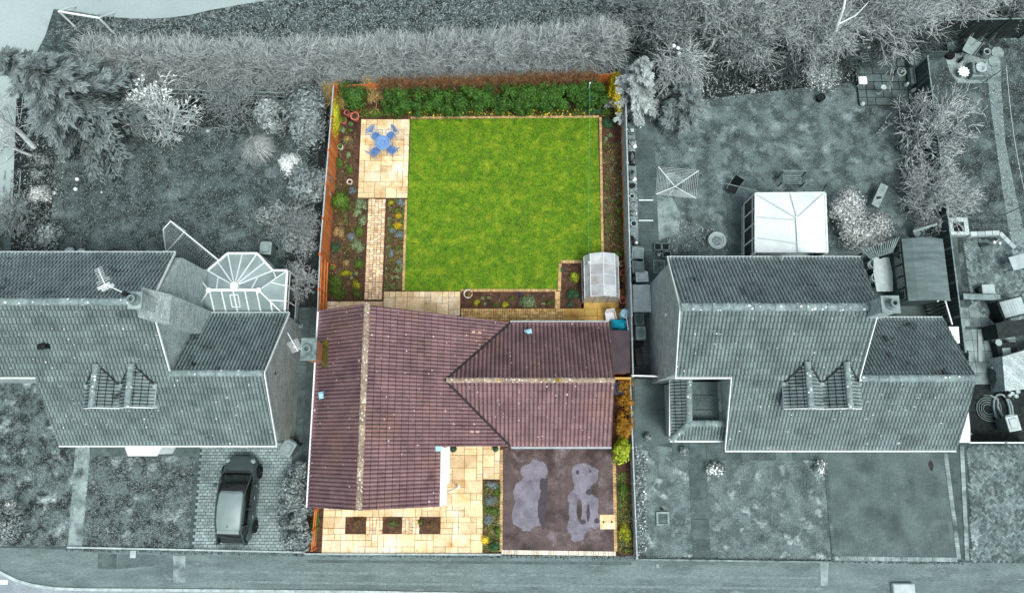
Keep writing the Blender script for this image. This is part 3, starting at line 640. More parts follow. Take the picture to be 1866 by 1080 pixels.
sheet('grey_bed', [(30, 180), (600, 150), (600, 300), (560, 220), (350, 235), (180, 240), (100, 290), (90, 460), (20, 460)], .012, m_['grey_soil'])
sheet('grey_bed', [(575, 160), (600, 160), (578, 560), (520, 560), (520, 440), (560, 300)], .016, m_['grey_soil'])
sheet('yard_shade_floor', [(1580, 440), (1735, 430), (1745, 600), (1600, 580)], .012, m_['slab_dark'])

# ------------------------------------------------------------ houses
def hit(px, py, f):
    z = 3.0
    for _ in range(60): p = at(px, py, z); z = z + .7 * (f(p.x, p.y) - z)
    p = at(px, py, z); return p
def lin_plane(axis, c0, z0, k):   # height falls by k per metre away from c0 (signed)
    if axis == 'y': return lambda x, y: z0 + k * (y - c0)
    return lambda x, y: z0 + k * (x - c0)
def wallblock(parent, axis, prof, c0, c1, mat, name='wall'):
    """prof: outline in the plane across the axis, extruded from c0 to c1"""
    g = G()
    if axis == 'x': g.prism([(c0, a, z) for a, z in prof], (c1 - c0, 0, 0))
    else: g.prism([(a, c0, z) for a, z in prof], (0, c1 - c0, 0))
    return g.build(name, mat, parent, world=True)
def window(parent, c, wd, h, facing, frame='white_plastic', panes=2, name='window'):
    """framed window standing 6 cm proud of its wall; facing: 'x+','x-','y+','y-'"""
    g = G(); s = 1 if facing[1] == '+' else -1; gl = G()
    def put(gg, u, v, du, dv, t, off):
        if facing[0] == 'x': gg.box((c[0] + s * off, c[1] + u, c[2] + v), (t, du, dv))
        else: gg.box((c[0] + u, c[1] + s * off, c[2] + v), (du, t, dv))
    for u in (-wd / 2, wd / 2): put(g, u, 0, .07, h, .1, .02)
    for k in range(1, panes): put(g, -wd / 2 + wd * k / panes, 0, .05, h - .14, .08, .02)
    for v in (-h / 2, h / 2): put(g, 0, v, wd - .075, .07, .1, .02)
    f = g.build(name, m_[frame], parent, world=True); put(gl, 0, 0, wd - .08, h - .08, .02, .0)
    p = gl.build('pane', m_['glass_dark'], None)
    p.data.transform(Matrix.Translation(-parent.location)); p.parent = f
    return f

# --- middle house
H = thing('detached_house', 'brown tiled T-shaped house in the middle, the only roof in colour', 'house', (-3, 1.5, 0))
k1 = .677; rx_, rz_ = -6.14, 6.7
fe = lin_plane('x', rx_, rz_, -k1); fw = lin_plane('x', rx_, rz_, .685)
wz = 2.6 + k1 * 2.89; wy = 2.48
fn_ = lambda x, y: wz - k1 * (y - wy); fs = lambda x, y: wz + k1 * (y - wy)
E_ = lambda x, y: (x, y, fe(x, y)); W_ = lambda x, y: (x, y, fw(x, y))
jx = rx_ + (rz_ - wz) / k1; vx = rx_ + (rz_ - 2.6) / k1
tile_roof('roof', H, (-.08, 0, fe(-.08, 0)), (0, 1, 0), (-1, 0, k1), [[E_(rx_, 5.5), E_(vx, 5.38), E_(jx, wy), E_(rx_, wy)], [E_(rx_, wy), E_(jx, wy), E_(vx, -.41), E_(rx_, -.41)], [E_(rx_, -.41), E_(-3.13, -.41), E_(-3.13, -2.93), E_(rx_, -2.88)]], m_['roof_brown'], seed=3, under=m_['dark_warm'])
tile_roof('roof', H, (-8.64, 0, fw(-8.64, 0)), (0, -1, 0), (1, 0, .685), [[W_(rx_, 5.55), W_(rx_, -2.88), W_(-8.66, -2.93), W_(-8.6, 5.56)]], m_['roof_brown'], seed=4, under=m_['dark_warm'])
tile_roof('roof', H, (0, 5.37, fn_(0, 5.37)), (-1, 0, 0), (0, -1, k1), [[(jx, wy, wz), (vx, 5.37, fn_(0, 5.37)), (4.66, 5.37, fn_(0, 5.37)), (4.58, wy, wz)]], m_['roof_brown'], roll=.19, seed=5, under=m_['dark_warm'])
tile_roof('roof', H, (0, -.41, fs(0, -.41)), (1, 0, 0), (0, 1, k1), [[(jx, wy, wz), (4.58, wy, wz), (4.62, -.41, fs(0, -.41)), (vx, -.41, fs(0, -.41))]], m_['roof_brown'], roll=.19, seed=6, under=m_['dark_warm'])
ridge_tiles('ridge', H, (rx_, 5.56, rz_ + .08), (rx_, -2.9, rz_ + .08), m_['ridge_warm'], .12)
ridge_tiles('ridge', H, (jx + .05, wy, wz + .07), (4.6, wy, wz + .07), m_['ridge_warm'], .1)
for b_ in ((vx, 5.37, 2.6), (vx, -.41, 2.6)):
    strip('valley', H, (jx, wy, wz + .09), (b_[0], b_[1], b_[2] + .09), .1, .05, m_['valley_dark'])
wallblock(H, 'y', [(-8.5, 0), (-3.25, 0), (-3.25, 4.55), (rx_, 6.5), (-8.5, 4.9)], -2.78, 5.4, m_['brick_red'])
wallblock(H, 'y', [(-3.24, 0), (-.3, 0), (-.3, 2.5), (-3.24, 4.5)], -.28, 5.22, m_['brick_red'])
wallblock(H, 'x', [(-.2, 0), (5.1, 0), (5.1, 2.55), (wy, wz - .15), (-.2, 2.55)], -.29, 4.5, m_['brick_red'])
strip('gutter', H, (-3.06, -.42, 4.6), (-3.06, -2.93, 4.6), .13, .1, m_['white_warm'])
strip('gutter', H, (vx + .05, -.48, 2.56), (4.62, -.48, 2.56), .11, .09, m_['gutter_grey'])
strip('gutter', H, (vx, 5.44, 2.56), (4.66, 5.44, 2.56), .1, .09, m_['gutter_grey'])
strip('gutter', H, (-8.7, 5.5, 4.94), (-8.72, -2.93, 4.94), .08, .09, m_['white_warm'])
strip('fascia', H, (-3.0, -.48, 4.45), (-3.0, -2.9, 4.45), .34, .05, m_['white_warm'])
window(H, (-3.2, -1.25, 2.3), 1.5, 2.3, 'x+', 'white_warm', 3); g = G(); g.box((-2.98, -1.25, 3.5), (.36, 1.6, .08)); g.box((-3.12, -1.25, 1.1), (.2, 1.6, .06)); g.build('window_head', m_['white_warm'], H, world=True); window(H, (-2, -.26, 1.3), 1.2, 1.2, 'y-', 'white_warm')
g = G(); g.tube([(-3.1, -2.45, 4.5), (-2.7, -2.42, .6), (-2.7, -2.42, .05)], .04, 6); g.lathe([(.1, 0), (.1, .04), (.06, .05)], (-2.66, -2.42, .035), 10); g.build('downpipe', m_['white_warm'], H, world=True)
g = G(); g.box((-3.2, -.5, fe(-3.2, 0) + .1), (.3, .22, .06)); g.build('flashing', m_['butt_blue'], H, world=True)
p_ = at(1500, 700)
def vent_pipe(parent, px, py, f, mat, r=.07):
    p = hit(px, py, lambda x, y: f(x, y) + .15); g = G(); z0 = f(p.x, p.y)
    g.lathe([(r, 0), (r, .3), (r * 1.5, .32), (r * 1.5, .36), (0.001, .42)], (p.x, p.y, z0), 12); g.box((p.x, p.y, z0 + .07), (.34, .3, .03), .2)
    return g.build('soil_vent', mat, parent, world=True)
vent_pipe(H, 963, 605, fn_, m_['butt_blue']); vent_pipe(H, 587, 719, fw, m_['butt_blue'])
for x_, y_ in ((863, 605), (874, 606), (860, 786), (870, 786)):
    p = hit(x_, y_, fe); g = G(); g.box((p.x, p.y, p.z + .06), (.17, .1, .05), 0, ry=.6); g.build('vent_tile', m_['vent_pink'], H, world=True)
c = at(562, 636, 6.5)
g = G(); g.box((c.x, c.y, 5.2), (.52, .8, 2.4)); ch = g.build('chimney', m_['brick_red'], H, world=True)
def child(gg, name, mat, par):
    o = gg.build(name, mat, None); o.data.transform(Matrix.Translation(-par.parent.location)); o.parent = par; return o
g = G(); g.box((c.x, c.y, 6.44), (.66, .95, .1)); child(g, 'capping', m_['concrete'], ch)
g = G(); g.lathe([(.17, 0), (.14, .25), (.17, .3), (.1, .3), (.1, .1)], (c.x, c.y, 6.49), 14); child(g, 'chimney_pot', m_['grey_pot_mid'], ch)
g = G(); g.box((c.x + .42, c.y - .05, fw(c.x + .42, 0) + .08), (.35, 1.2, .04), 0, ry=-.6); g.build('moss_patch', m_['moss'], H, world=True)
g = G(); g.prism([(*at(1112, 601, 2.3)[:2], 2.22), (*at(1147, 602, 2.3)[:2], 2.22), (*at(1148, 679, 2.3)[:2], 2.22), (*at(1115, 680, 2.3)[:2], 2.22)], (0, 0, .08)); g.build('flat_roof', m_['felt_warm'], H, world=True)
q = [at(1114, 603, 2.3), at(1146, 603, 2.3), at(1147, 677, 2.3), at(1115, 678, 2.3)]
g = G(); g.prism([(v.x, v.y, .0) for v in q], (0, 0, 2.21)); g.build('lean_to_wall', m_['brick_red'], H, world=True)
# --- left house
ye = at(300, 810, 2.6).y; sl = .841; ry = ye + 4.9 / sl; wyr = ye + 2.6 / sl
fF = lambda x, y: 2.6 + sl * (y - ye); fR = lambda x, y: 7.5 - .9 * (y - ry); fWR = lambda x, y: 5.2 - sl * (y - wyr)
HL = thing('semi_detached_house', 'grey tiled house on the left with two small dormers and a glazed sunroom', 'house', (-18, 3, 0))
XG = -14.95; XW = -10.85
hF = lambda px, py: tuple(hit(px, py, fF)); ec = hF(107, 810)
topL = (-27, ry, 7.5); cutz = hit(40, 686, fF); cy_, cz_ = cutz.y, cutz.z
vl = hit(66, 690, fF).x
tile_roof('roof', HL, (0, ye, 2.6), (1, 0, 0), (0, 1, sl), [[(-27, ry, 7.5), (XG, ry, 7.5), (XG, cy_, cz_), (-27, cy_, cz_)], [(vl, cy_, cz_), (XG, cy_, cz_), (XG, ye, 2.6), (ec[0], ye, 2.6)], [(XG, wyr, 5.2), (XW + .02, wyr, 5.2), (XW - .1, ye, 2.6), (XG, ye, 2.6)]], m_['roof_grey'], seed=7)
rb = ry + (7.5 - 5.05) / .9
tile_roof('roof', HL, (0, rb, 5.05), (-1, 0, 0), (0, -1, .9), [[(-27, ry, 7.5), (-27, rb, 5.05), (at(320, 463, 5).x, rb, 5.05), (XG, ry, 7.5)]], m_['roof_shade_offset'], seed=8)
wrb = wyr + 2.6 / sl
tile_roof('roof', HL, (0, wrb, 2.6), (-1, 0, 0), (0, -1, sl), [[(XG, wyr, 5.2), (XG, wrb, 2.6), (XW + .12, wrb, 2.6), (XW + .02, wyr, 5.2)]], m_['roof_shade_offset'], seed=9)
ridge_tiles('ridge', HL, (-27, ry, 7.57), (XG - .35, ry, 7.57), m_['ridge_grey'], .14); ridge_tiles('ridge', HL, (XG, wyr, 5.27), (XW, wyr, 5.27), m_['ridge_grey'], .13)
wallblock(HL, 'x', [(cy_ + .1, 0), (rb - .2, 0), (rb - .2, 4.95), (ry, 7.35), (cy_ + .1, cz_ - .15)], -27, XG - .06, m_['brick_grey'])
wallblock(HL, 'x', [(ye + .2, 0), (cy_ + .09, 0), (cy_ + .09, cz_ - .17), (ye + .2, 2.55)], vl + .1, XG - .06, m_['brick_grey'])
wallblock(HL, 'x', [(ye + .2, 0), (wrb - .2, 0), (wrb - .2, 2.5), (wyr, 5.05), (ye + .2, 2.5)], XG - .05, XW - .06, m_['brick_grey'])
for a, b in (((XG + .03, ry - .25, 7.3), (XG + .03, wyr + .1, 5.3)), ((XG + .03, ry + .35, 7.2), (at(320, 463, 5).x + .04, rb, 5.1)), ((XW + .04, wyr, 5.22), (XW - .06, ye, 2.64)), ((XW + .04, wyr, 5.22), (XW + .14, wrb, 2.64))):
    strip('verge_board', HL, a, b, .04, .1, m_['white_plastic'], .03)
for a, b in (((ec[0], ye - .07, 2.55), (XW - .1, ye - .07, 2.55)), ((XG, wrb + .06, 2.55), (XW + .1, wrb + .06, 2.55)), ((-27, rb + .06, 5.0), (at(320, 463, 5).x, rb + .06, 5.0)), ((-27, cy_ - .06, cz_ - .06), (vl, cy_ - .06, cz_ - .06))):
    strip('gutter', HL, a, b, .065, .07, m_['white_plastic'])
def chimney(parent, px0, py0, px1, py1, zt, zb, brick, cap, deep=0):
    a = at(px0, py1, zt); b = at(px1, py0, zt); c = (a + b) / 2; w_, d_ = b.x - a.x, b.y - a.y
    g = G(); g.box((c.x, c.y, (zt + zb) / 2), (w_ - .1, d_ - .1, zt - zb)); ch = g.build('chimney', brick, parent, world=True)
    g = G(); g.box((c.x, c.y, zt + .04), (w_, d_, .08)); child(g, 'capping', cap, ch)
    g = G(); g.lathe([(.24, 0), (.18, .12), (.15, .14), (.14, .3), (.17, .34), (.09, .34), (.09, .15)], (c.x, c.y, zt + .08), 14); child(g, 'chimney_pot', m_['grey_pot_mid'], ch)
    return ch, c, w_, d_
ch, c, w_, d_ = chimney(HL, 234, 532, 262, 563, 8.5, 6.5, m_['brick_grey'], m_['concrete'])
g = G(); g.lathe([(.09, 0), (.09, .35), (.11, .36), (.11, .38), (.001, .38)], (c.x - .25, c.y + .2, 8.58), 12); child(g, 'cowl', m_['black_plastic'], ch)
g = G(); P_ = [(XG - .06, 0), (XG + .42, 0), (XG + .42, 6.6), (XG + .1, 7.6), (XG - .06, 8.2)]
g.prism([(x, c.y - .62, z) for x, z in P_], (0, 1.24, 0)); g.build('chimney_breast', m_['brick_grey'], HL, world=True)
def aerial(parent, c, z0, mat, rz, n=8, L_=.9, name='tv_aerial', bend=(.0, .0)):
    g = G(); g.tube([(c.x, c.y, z0), (c.x + bend[0], c.y + bend[1], z0 + .9)], .022, 5); top = Vector((c.x + bend[0], c.y + bend[1], z0 + .9)); d = Vector((math.cos(rz), math.sin(rz), 0)); s = Vector((-d.y, d.x, 0))
    g.tube([top - d * L_ * .3, top + d * L_], .018, 5)
    for k in range(n): q = top + d * (L_ * (k + 1) / n); w2 = .16 if k > 1 else .28; g.tube([q - s * w2, q + s * w2], .009, 4)
    for dz in (-.14, .14): 
        for k in range(5): q = top - d * (L_ * .28) + Vector((0, 0, dz)); g.tube([q - s * .26 + d * .03 * k, q + s * .26 + d * .03 * k], .008, 4)
    return g.build(name, mat, parent, world=True)
aerial(HL, Vector((c.x - .35, c.y + .2, 0)), 8.0, m_['white_plastic'], R(118), L_=.7, bend=(-.75, .4))
p = hit(80, 631, lambda x, y: fF(x, y) + .1); g = G(); g.box((p.x, p.y, p.z), (.5, .22, .16), .1); g.lathe([(.1, 0), (.1, .25), (.13, .28), (.001, .3)], (p.x + .1, p.y, p.z), 10); g.build('soil_vent', m_['black_plastic'], HL, world=True)
g = G(); g.box((XW - .04, at(525, 680, 3.6).y, 3.6), (.06, .1, .1)); g.build('wall_vent', m_['dark_trim'], HL, world=True)
def dormer(parent, pxs, f, seed, mat):
    """pxs: apex, front ridge end, left front eave, right front eave"""
    f0 = f; f = lambda x, y: f0(x, y) + .1
    ap = hit(*pxs[0], f); zt = ap.z; fr_ = at(*pxs[1], zt); le = at(*pxs[2], zt - .75); re = at(*pxs[3], zt - .75)
    x = (ap.x + fr_.x) / 6 + (le.x + re.x) / 3; yf = (fr_.y + le.y) / 2; hw = (re.x - le.x) / 2; zl = zt - .75; k = .75 / hw
    yl = ye_of(parent)(zl - .06)    # where the eave meets the main slope
    yt = ye_of(parent)(zt - .06)
    D = []
    for s in (-1, 1):
        tile_roof('dormer_roof', parent, (x + s * hw, yf, zl), (0, -s, 0), (-s, 0, k), [[(x, yf, zt), (x, yt, zt), (x + s * hw, yl, zl), (x + s * hw, yf, zl)]], m_['roof_shade_offset'], roll=.15, gauge=.3, seed=seed + s, hgt=.022, thick=.12)
        strip('flashing', parent, (x, yt + .03, zt + .06), (x + s * hw, yl + .03, zl + .08), .08, .04, m_['dark_trim'])
        strip('bargeboard', parent, (x, yf - .03, zt - .03), (x + s * hw, yf - .03, zl - .03), .04, .12, m_['white_plastic'])
        strip('verge_board', parent, (x + s * (hw + .01), yf, zl - .02), (x + s * (hw + .01), yl, zl - .02), .05, .1, m_['white_plastic'])
        g = G(); g.sphere((x + s * hw, yl, zl + .06), .13, 8, .6); g.build('lead_saddle', m_['lead'], parent, world=True)
    ridge_tiles('ridge', parent, (x, yt, zt + .05), (x, yf - .03, zt + .05), m_['ridge_grey'], .12, .4)
    g = G(); zf = f0(x, yf) - .1; w2 = hw - .1
    g.prism([(x - w2, yf + .08, zf), (x + w2, yf + .08, zf), (x + w2, yf + .08, zl), (x, yf + .08, zt - .1), (x - w2, yf + .08, zl)], (0, .1, 0))
    for s in (-1, 1): g.prism([(x + s * w2, yf + .18, zf), (x + s * w2, yl, zl - .05), (x + s * w2, yf + .18, zl - .05)], (-s * .08, 0, 0))
    g.build('dormer_wall', m_['render_pale'], parent, world=True)
    window(parent, (x, yf + .06, (zf + zl) / 2 + .05), w2 * 1.5, max(.3, (zl - zf) * .75), 'y-', name='dormer_window')
YE = {}
def ye_of(parent): return YE[parent.name]
YE[HL.name] = lambda z: ye + (z - 2.6) / sl
dormer(HL, [(180, 665), (173, 740), (151, 744), (213, 742)], fF, 51, None); dormer(HL, [(243, 664), (234, 740), (216, 742), (278, 742)], fF, 61, None)
a = at(228, 814, 2.2); g = G(); x0_, x1_ = at(228, 816, 1.9).x, at(303, 816, 1.9).x
g.prism([(x0_, ye + .22, .5), (x0_ + .35, ye - .45, .5), (x1_ - .35, ye - .45, .5), (x1_, ye + .22, .5)], (0, 0, 1.55)); bw_ = g.build('bay_window', m_['white_plastic'], HL, world=True)
g = G()
for k in range(3): g.box((x0_ + .62 + k * (x1_ - x0_ - 1.1) / 2.4, ye - .46, 1.35), (.42, .03, 1.0))
child(g, 'pane', m_['glass_dark'], bw_)
g = G(); g.prism([(x0_ - .05, ye + .2, 2.06), (x0_ + .3, ye - .52, 2.06), (x1_ - .3, ye - .52, 2.06), (x1_ + .05, ye + .2, 2.06)], (0, 0, .07)); child(g, 'bay_roof', m_['white_plastic'], bw_)
# conservatory of the left house
CL = thing('glazed_sunroom', 'white framed sunroom with fan-shaped glass roof behind the left house', 'conservatory', (at(440, 530).x, at(440, 530).y, 0))
def sunroom(C, outline, ridge, ze, zr, bars, glass, bar_mat, low=.55, skip=()):
    O = [at(x, y, ze) for x, y in outline]; Rd = [at(x, y, zr) for x, y in ridge]
    g = G(); gl = G(); n = len(O)
    for i in range(n):
        a, b = O[i], O[(i + 1) % n]
        if i in skip: continue
        gl.prism([(a.x, a.y, low), (b.x, b.y, low), (b.x, b.y, ze - .05), (a.x, a.y, ze - .05)], ((a - b).normalized().cross(Vector((0, 0, 1))) * .02))
        m = max(1, round((b - a).length / .75))
        for k in range(m + 1): q = a + (b - a) * k / m; g.box((q.x, q.y, (ze + low) / 2), (.07, .07, ze - low), math.atan2(b.y - a.y, b.x - a.x))
        for z in (low, ze - .35, ze): beam(g, (a.x, a.y, z), (b.x, b.y, z), .09 if z == ze else .07, .08)
    g.build('window_frame', bar_mat, C, world=True); gl.build('side_pane', m_['glass_dark'], C, world=True)
    g = G(); g.prism([(p.x, p.y, 0) for p in O], (0, 0, low - .03)); g.build('dwarf_wall', m_['brick_grey'], C, world=True)
    return O, Rd
ol = [(354, 494), (379, 493), (415.5, 462), (469, 462), (498, 493), (524, 493), (519, 575), (351, 575)]
O, Rd = sunroom(CL, ol, [(381, 529), (428, 529), (472, 529), (428, 521)], 2.1, 3.0, None, None, m_['white_plastic'], skip=(6, 7))
gl = G(); T3 = [p.copy() for p in O]; a, mdl, b, fin = Rd
for tri in ((T3[7], T3[0], a), (T3[0], T3[1], a), (T3[1], fin, a), (T3[1], T3[2], fin), (T3[2], T3[3], fin), (T3[3], T3[4], fin), (T3[4], b, fin), (T3[4], T3[5], b), (T3[5], T3[6], b)): gl.prism([tuple(v) for v in tri], (0, 0, -.02), rng.random())
gl.prism([tuple(v) for v in (T3[6], T3[7], a, b)], (0, 0, -.02)); gl.prism([tuple(a), tuple(fin), tuple(b)], (0, 0, -.02))
gl.build('roof_glass', m_['glass_roof'], CL, world=True)
g = G(); up = Vector((0, 0, .03)); md = lambda p, q, t: p + (q - p) * t
for p, q in ((T3[7], a), (T3[0], a), (T3[1], fin), (T3[2], fin), (T3[3], fin), (T3[4], fin), (T3[5], b), (T3[6], b), (md(T3[2], T3[3], .5), fin), (md(T3[3], T3[4], .5), fin), (md(T3[1], T3[2], .5), fin), (md(T3[7], T3[0], .35), md(T3[7], a, .4)), (md(T3[7], T3[0], .68), md(T3[0], a, .55)), (md(T3[5], T3[6], .35), md(T3[5], b, .6)), (md(T3[5], T3[6], .68), md(T3[6], b, .62)), (T3[1] + Vector((0, 0, 0)), md(T3[0], a, .45)), (T3[4], md(T3[5], b, .4)), (md(T3[1], fin, .4), md(a, fin, .3)), (md(T3[4], fin, .4), md(b, fin, .3))): beam(g, p + up, q + up, .055, .05)
for k in range(1, 8):
    q = md(T3[7], T3[6], k / 8); r_ = md(a, b, min(1, max(0, (q.x - a.x) / (b.x - a.x)))) if a.x < q.x < b.x else md(T3[7] if q.x <= a.x else T3[6], a if q.x <= a.x else b, .55)
    beam(g, q + up, r_ + up, .055, .05)
beam(g, a + up * 2, b + up * 2, .12, .1)
g.lathe([(.13, -.05), (.13, .08), (.001, .1)], tuple(a), 12); g.lathe([(.13, -.05), (.13, .08), (.001, .1)], tuple(b), 12); g.lathe([(.2, -.05), (.2, .12), (.001, .18)], tuple(fin), 12)
for i in range(7): beam(g, T3[i] + up, T3[i + 1] + up, .1, .09)
beam(g, T3[6] + up, T3[7] + up, .06, .06)
q0, q1 = at(419, 537, 2.9), at(438, 559, 2.5); 
for p, q in (((q0.x, q0.y, q0.z), (q1.x, q0.y, q0.z)), ((q1.x, q0.y, q0.z), (q1.x, q1.y, q1.z)), ((q1.x, q1.y, q1.z), (q0.x, q1.y, q1.z)), ((q0.x, q1.y, q1.z), (q0.x, q0.y, q0.z))): beam(g, p, q, .04, .05)
g.build('roof_bar', m_['white_plastic'], CL, world=True)
# --- right house
yer = at(1500, 819, 2.6).y; ryr = yer + 4.9 / sl; wyrr = yer + 2.6 / sl
gF = lambda x, y: 2.6 + sl * (y - yer); gR = lambda x, y: 7.5 - .9 * (y - ryr)
HR = thing('semi_detached_house', 'grey tiled house on the right with two small dormers and a sunken front porch roof', 'house', (14, 3, 0))
YE[HR.name] = lambda z: yer + (z - 2.6) / sl
hG = lambda px, py: tuple(hit(px, py, gF))
xl = 6.95; xr = 15.1; c0 = hit(1232, 686, gF); c1 = hit(1333, 686, gF); c2_ = hit(1322, 817, gF); cyy, czz = c0.y, c0.z
xwr0 = at(1778, 680, 5.2).x; xwr1 = hit(1742, 821, gF).x
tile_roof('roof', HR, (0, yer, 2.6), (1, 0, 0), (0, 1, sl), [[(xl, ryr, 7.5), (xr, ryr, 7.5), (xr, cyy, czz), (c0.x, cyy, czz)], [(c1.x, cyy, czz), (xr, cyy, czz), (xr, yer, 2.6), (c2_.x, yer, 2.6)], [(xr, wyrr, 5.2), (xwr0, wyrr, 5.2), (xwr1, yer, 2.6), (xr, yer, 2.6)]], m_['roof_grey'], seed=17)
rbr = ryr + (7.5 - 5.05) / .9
tile_roof('roof', HR, (0, rbr, 5.05), (-1, 0, 0), (0, -1, .9), [[(xl, ryr, 7.5), (7.08, rbr, 5.05), (at(1567, 456, 5.05).x, rbr, 5.05), (xr, ryr, 7.5)]], m_['roof_shade_offset'], seed=18)
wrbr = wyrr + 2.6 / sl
tile_roof('roof', HR, (0, wrbr, 2.6), (-1, 0, 0), (0, -1, sl), [[(xr, wyrr, 5.2), (xr, wrbr, 2.6), (at(1717, 573, 2.6).x, wrbr, 2.6), (xwr0, wyrr, 5.2)]], m_['roof_shade_offset'], seed=19)
ridge_tiles('ridge', HR, (xl, ryr, 7.57), (xr, ryr, 7.57), m_['ridge_grey'], .15); ridge_tiles('ridge', HR, (xr, wyrr, 5.27), (xwr0, wyrr, 5.27), m_['ridge_grey'], .14)
wallblock(HR, 'x', [(cyy + .1, 0), (rbr - .25, 0), (rbr - .25, 4.9), (ryr, 7.35), (cyy + .1, czz - .15)], 7.1, xr - .1, m_['brick_grey'])
wallblock(HR, 'x', [(yer + .2, 0), (cyy + .09, 0), (cyy + .09, czz - .17), (yer + .2, 2.55)], 9.95, xr - .1, m_['brick_grey'])
wallblock(HR, 'x', [(yer + .2, 0), (wrbr - .2, 0), (wrbr - .2, 2.5), (wyrr, 5.05), (yer + .2, 2.5)], xr - .09, 20.25, m_['brick_grey'])
xve = at(1717, 573, 2.6).x
for a, b in (((xl - .03, ryr, 7.5), (c0.x - .03, cyy, czz)), ((xl - .03, ryr, 7.5), (7.05, rbr, 5.05)), ((c1.x - .02, cyy, czz), (c2_.x - .02, yer, 2.6)), ((xr + .02, ryr - .3, 7.3), (xr + .02, wyrr, 5.3))): strip('verge_board', HR, a, b, .04, .1, m_['white_plastic'], .03)
for a, b in (((c2_.x, yer - .07, 2.55), (xwr1, yer - .07, 2.55)), ((7.05, rbr + .06, 5.0), (at(1567, 456, 5.05).x, rbr + .06, 5.0)), ((c0.x - .05, cyy - .06, czz - .05), (c1.x, cyy - .06, czz - .05)), ((xr + .6, wrbr + .06, 2.55), (xve, wrbr + .06, 2.55))): strip('gutter', HR, a, b, .065, .07, m_['white_plastic'])
ch, c, w_, d_ = chimney(HR, 1606, 539, 1636, 571, 8.5, 3.0, m_['brick_grey'], m_['concrete'])
p = hit(1598, 573, lambda x, y: gF(x, y) + .08); g = G(); g.box((p.x, p.y, p.z), (.5, .35, .05), 0, rx=.7); g.build('flashing', m_['lead'], HR, world=True)
vent_pipe(HR, 1420, 472, gR, m_['concrete'])
dormer(HR, [(1468, 661), (1474, 741), (1432, 745), (1501, 745)], gF, 71, None); dormer(HR, [(1540, 661), (1544, 741), (1503, 745), (1571, 745)], gF, 81, None)
g = G(); g.box((7.06, at(1221, 575, 4).y, 4.2), (.06, .14, .14)); g.build('wall_vent', m_['white_plastic'], HR, world=True)
# porch: sunken flat roof behind small tiled skirts
zi, zo = 2.95, 2.35
pA = at(1223, 688, zo); pB = at(1223, 801, zo); pC = at(1325, 803, zo); pi0 = at(1256, 688, zi); pi1 = at(1256, 771, zi); pi2 = at(1328, 772, zi)
tile_roof('porch_roof', HR, tuple(pB), (0, -1, 0), (pi0.x - pA.x, 0, zi - zo), [[(pA.x, pA.y, zo), (pB.x, pB.y, zo), (pi1.x, pi1.y, zi), (pi0.x, pA.y, zi)]], m_['roof_shade_offset'], roll=.15, seed=31)
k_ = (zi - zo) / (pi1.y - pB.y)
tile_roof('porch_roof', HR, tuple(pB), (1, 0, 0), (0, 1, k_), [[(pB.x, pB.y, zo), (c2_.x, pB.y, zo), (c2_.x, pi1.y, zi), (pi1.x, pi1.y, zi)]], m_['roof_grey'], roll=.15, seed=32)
for a, b in (((pi0.x, pA.y, zi + .03), (pi1.x, pi1.y, zi + .03)), ((pi1.x, pi1.y, zi + .03), (c2_.x, pi1.y, zi + .03)), ((pB.x, pB.y, zo + .08), (pi1.x, pi1.y, zi + .05))): ridge_tiles('ridge', HR, a, b, m_['ridge_grey'], .13, .35)
g = G(); g.prism([(pi0.x + .08, pi1.y + .08, 2.3), (c1.x + .2, pi1.y + .08, 2.3), (c1.x + .2, cyy, 2.3), (pi0.x + .08, cyy, 2.3)], (0, 0, .06)); g.build('flat_roof', m_['tarmac'], HR, world=True)
for f_ in (.33, .68): y_ = pi1.y + (cyy - pi1.y) * f_; strip('roof_joint', HR, (pi0.x + .1, y_, 2.37), (c1.x, y_, 2.37), .03, .02, m_['dark_trim'])
for a, b in (((pA.x - .05, pA.y, zo), (pB.x - .05, pB.y, zo)), ((pB.x - .05, pB.y - .06, zo), (c2_.x, pB.y - .06, zo))): strip('gutter', HR, a, b, .1, .08, m_['white_plastic'])
g = G(); g.prism([(pA.x + .15, pB.y + .15, 0), (c2_.x + .1, pB.y + .15, 0), (c2_.x + .1, cyy, 0), (pA.x + .15, cyy, 0)], (0, 0, 2.26)); g.build('porch_wall', m_['brick_grey'], HR, world=True)
# side bits east of the right house
for a, b, c, d, z in (((1728, 595), (1747, 595), (1749, 625), (1741, 625), 2.0), ((1765, 750), (1768, 780), (1768, 806), (1748, 806), 1.9)):
    q = [at(*v, z) for v in (a, b, c, d)]; g = G(); g.prism([(v.x, v.y, z - .08) for v in q], (0, 0, .08)); g.build('side_canopy', m_['white_plastic'], HR, world=True)
# conservatory of the right house
CR = thing('glazed_sunroom', 'bright white roofed sunroom standing in the lawn behind the right house', 'conservatory', (at(1440, 400).x, at(1440, 400).y, 0))
O, Rd = sunroom(CR, [(1376, 460), (1376, 353), (1503, 352), (1507, 460)], [(1452, 398), (1456, 460)], 2.2, 3.1, None, None, m_['white_plastic'], skip=(3,))
a, b = Rd; gl = G()
for q in ((O[0], O[1], a, b), (O[1], O[2], a), (O[2], O[3], b, a)): gl.prism([tuple(v) for v in q], (0, 0, -.03))
gl.build('roof_panel', m_['poly_roof'], CR, world=True); g = G()
for p, q in ((O[1], a), (O[2], a), (a, b), (md(O[0], O[1], .25), md(a, b, .75)), (md(O[0], O[1], .6), md(a, b, .05)), (md(O[1], O[2], .5), a), (md(O[2], O[3], .4), md(a, b, .05)), (md(O[2], O[3], .75), md(a, b, .75))): beam(g, p + up, q + up, .06 if p is not a else .14, .05)
for i in range(3): beam(g, O[i] + up, O[i + 1] + up, .09, .08)
g.build('roof_bar', m_['mid_bar'], CR, world=True)

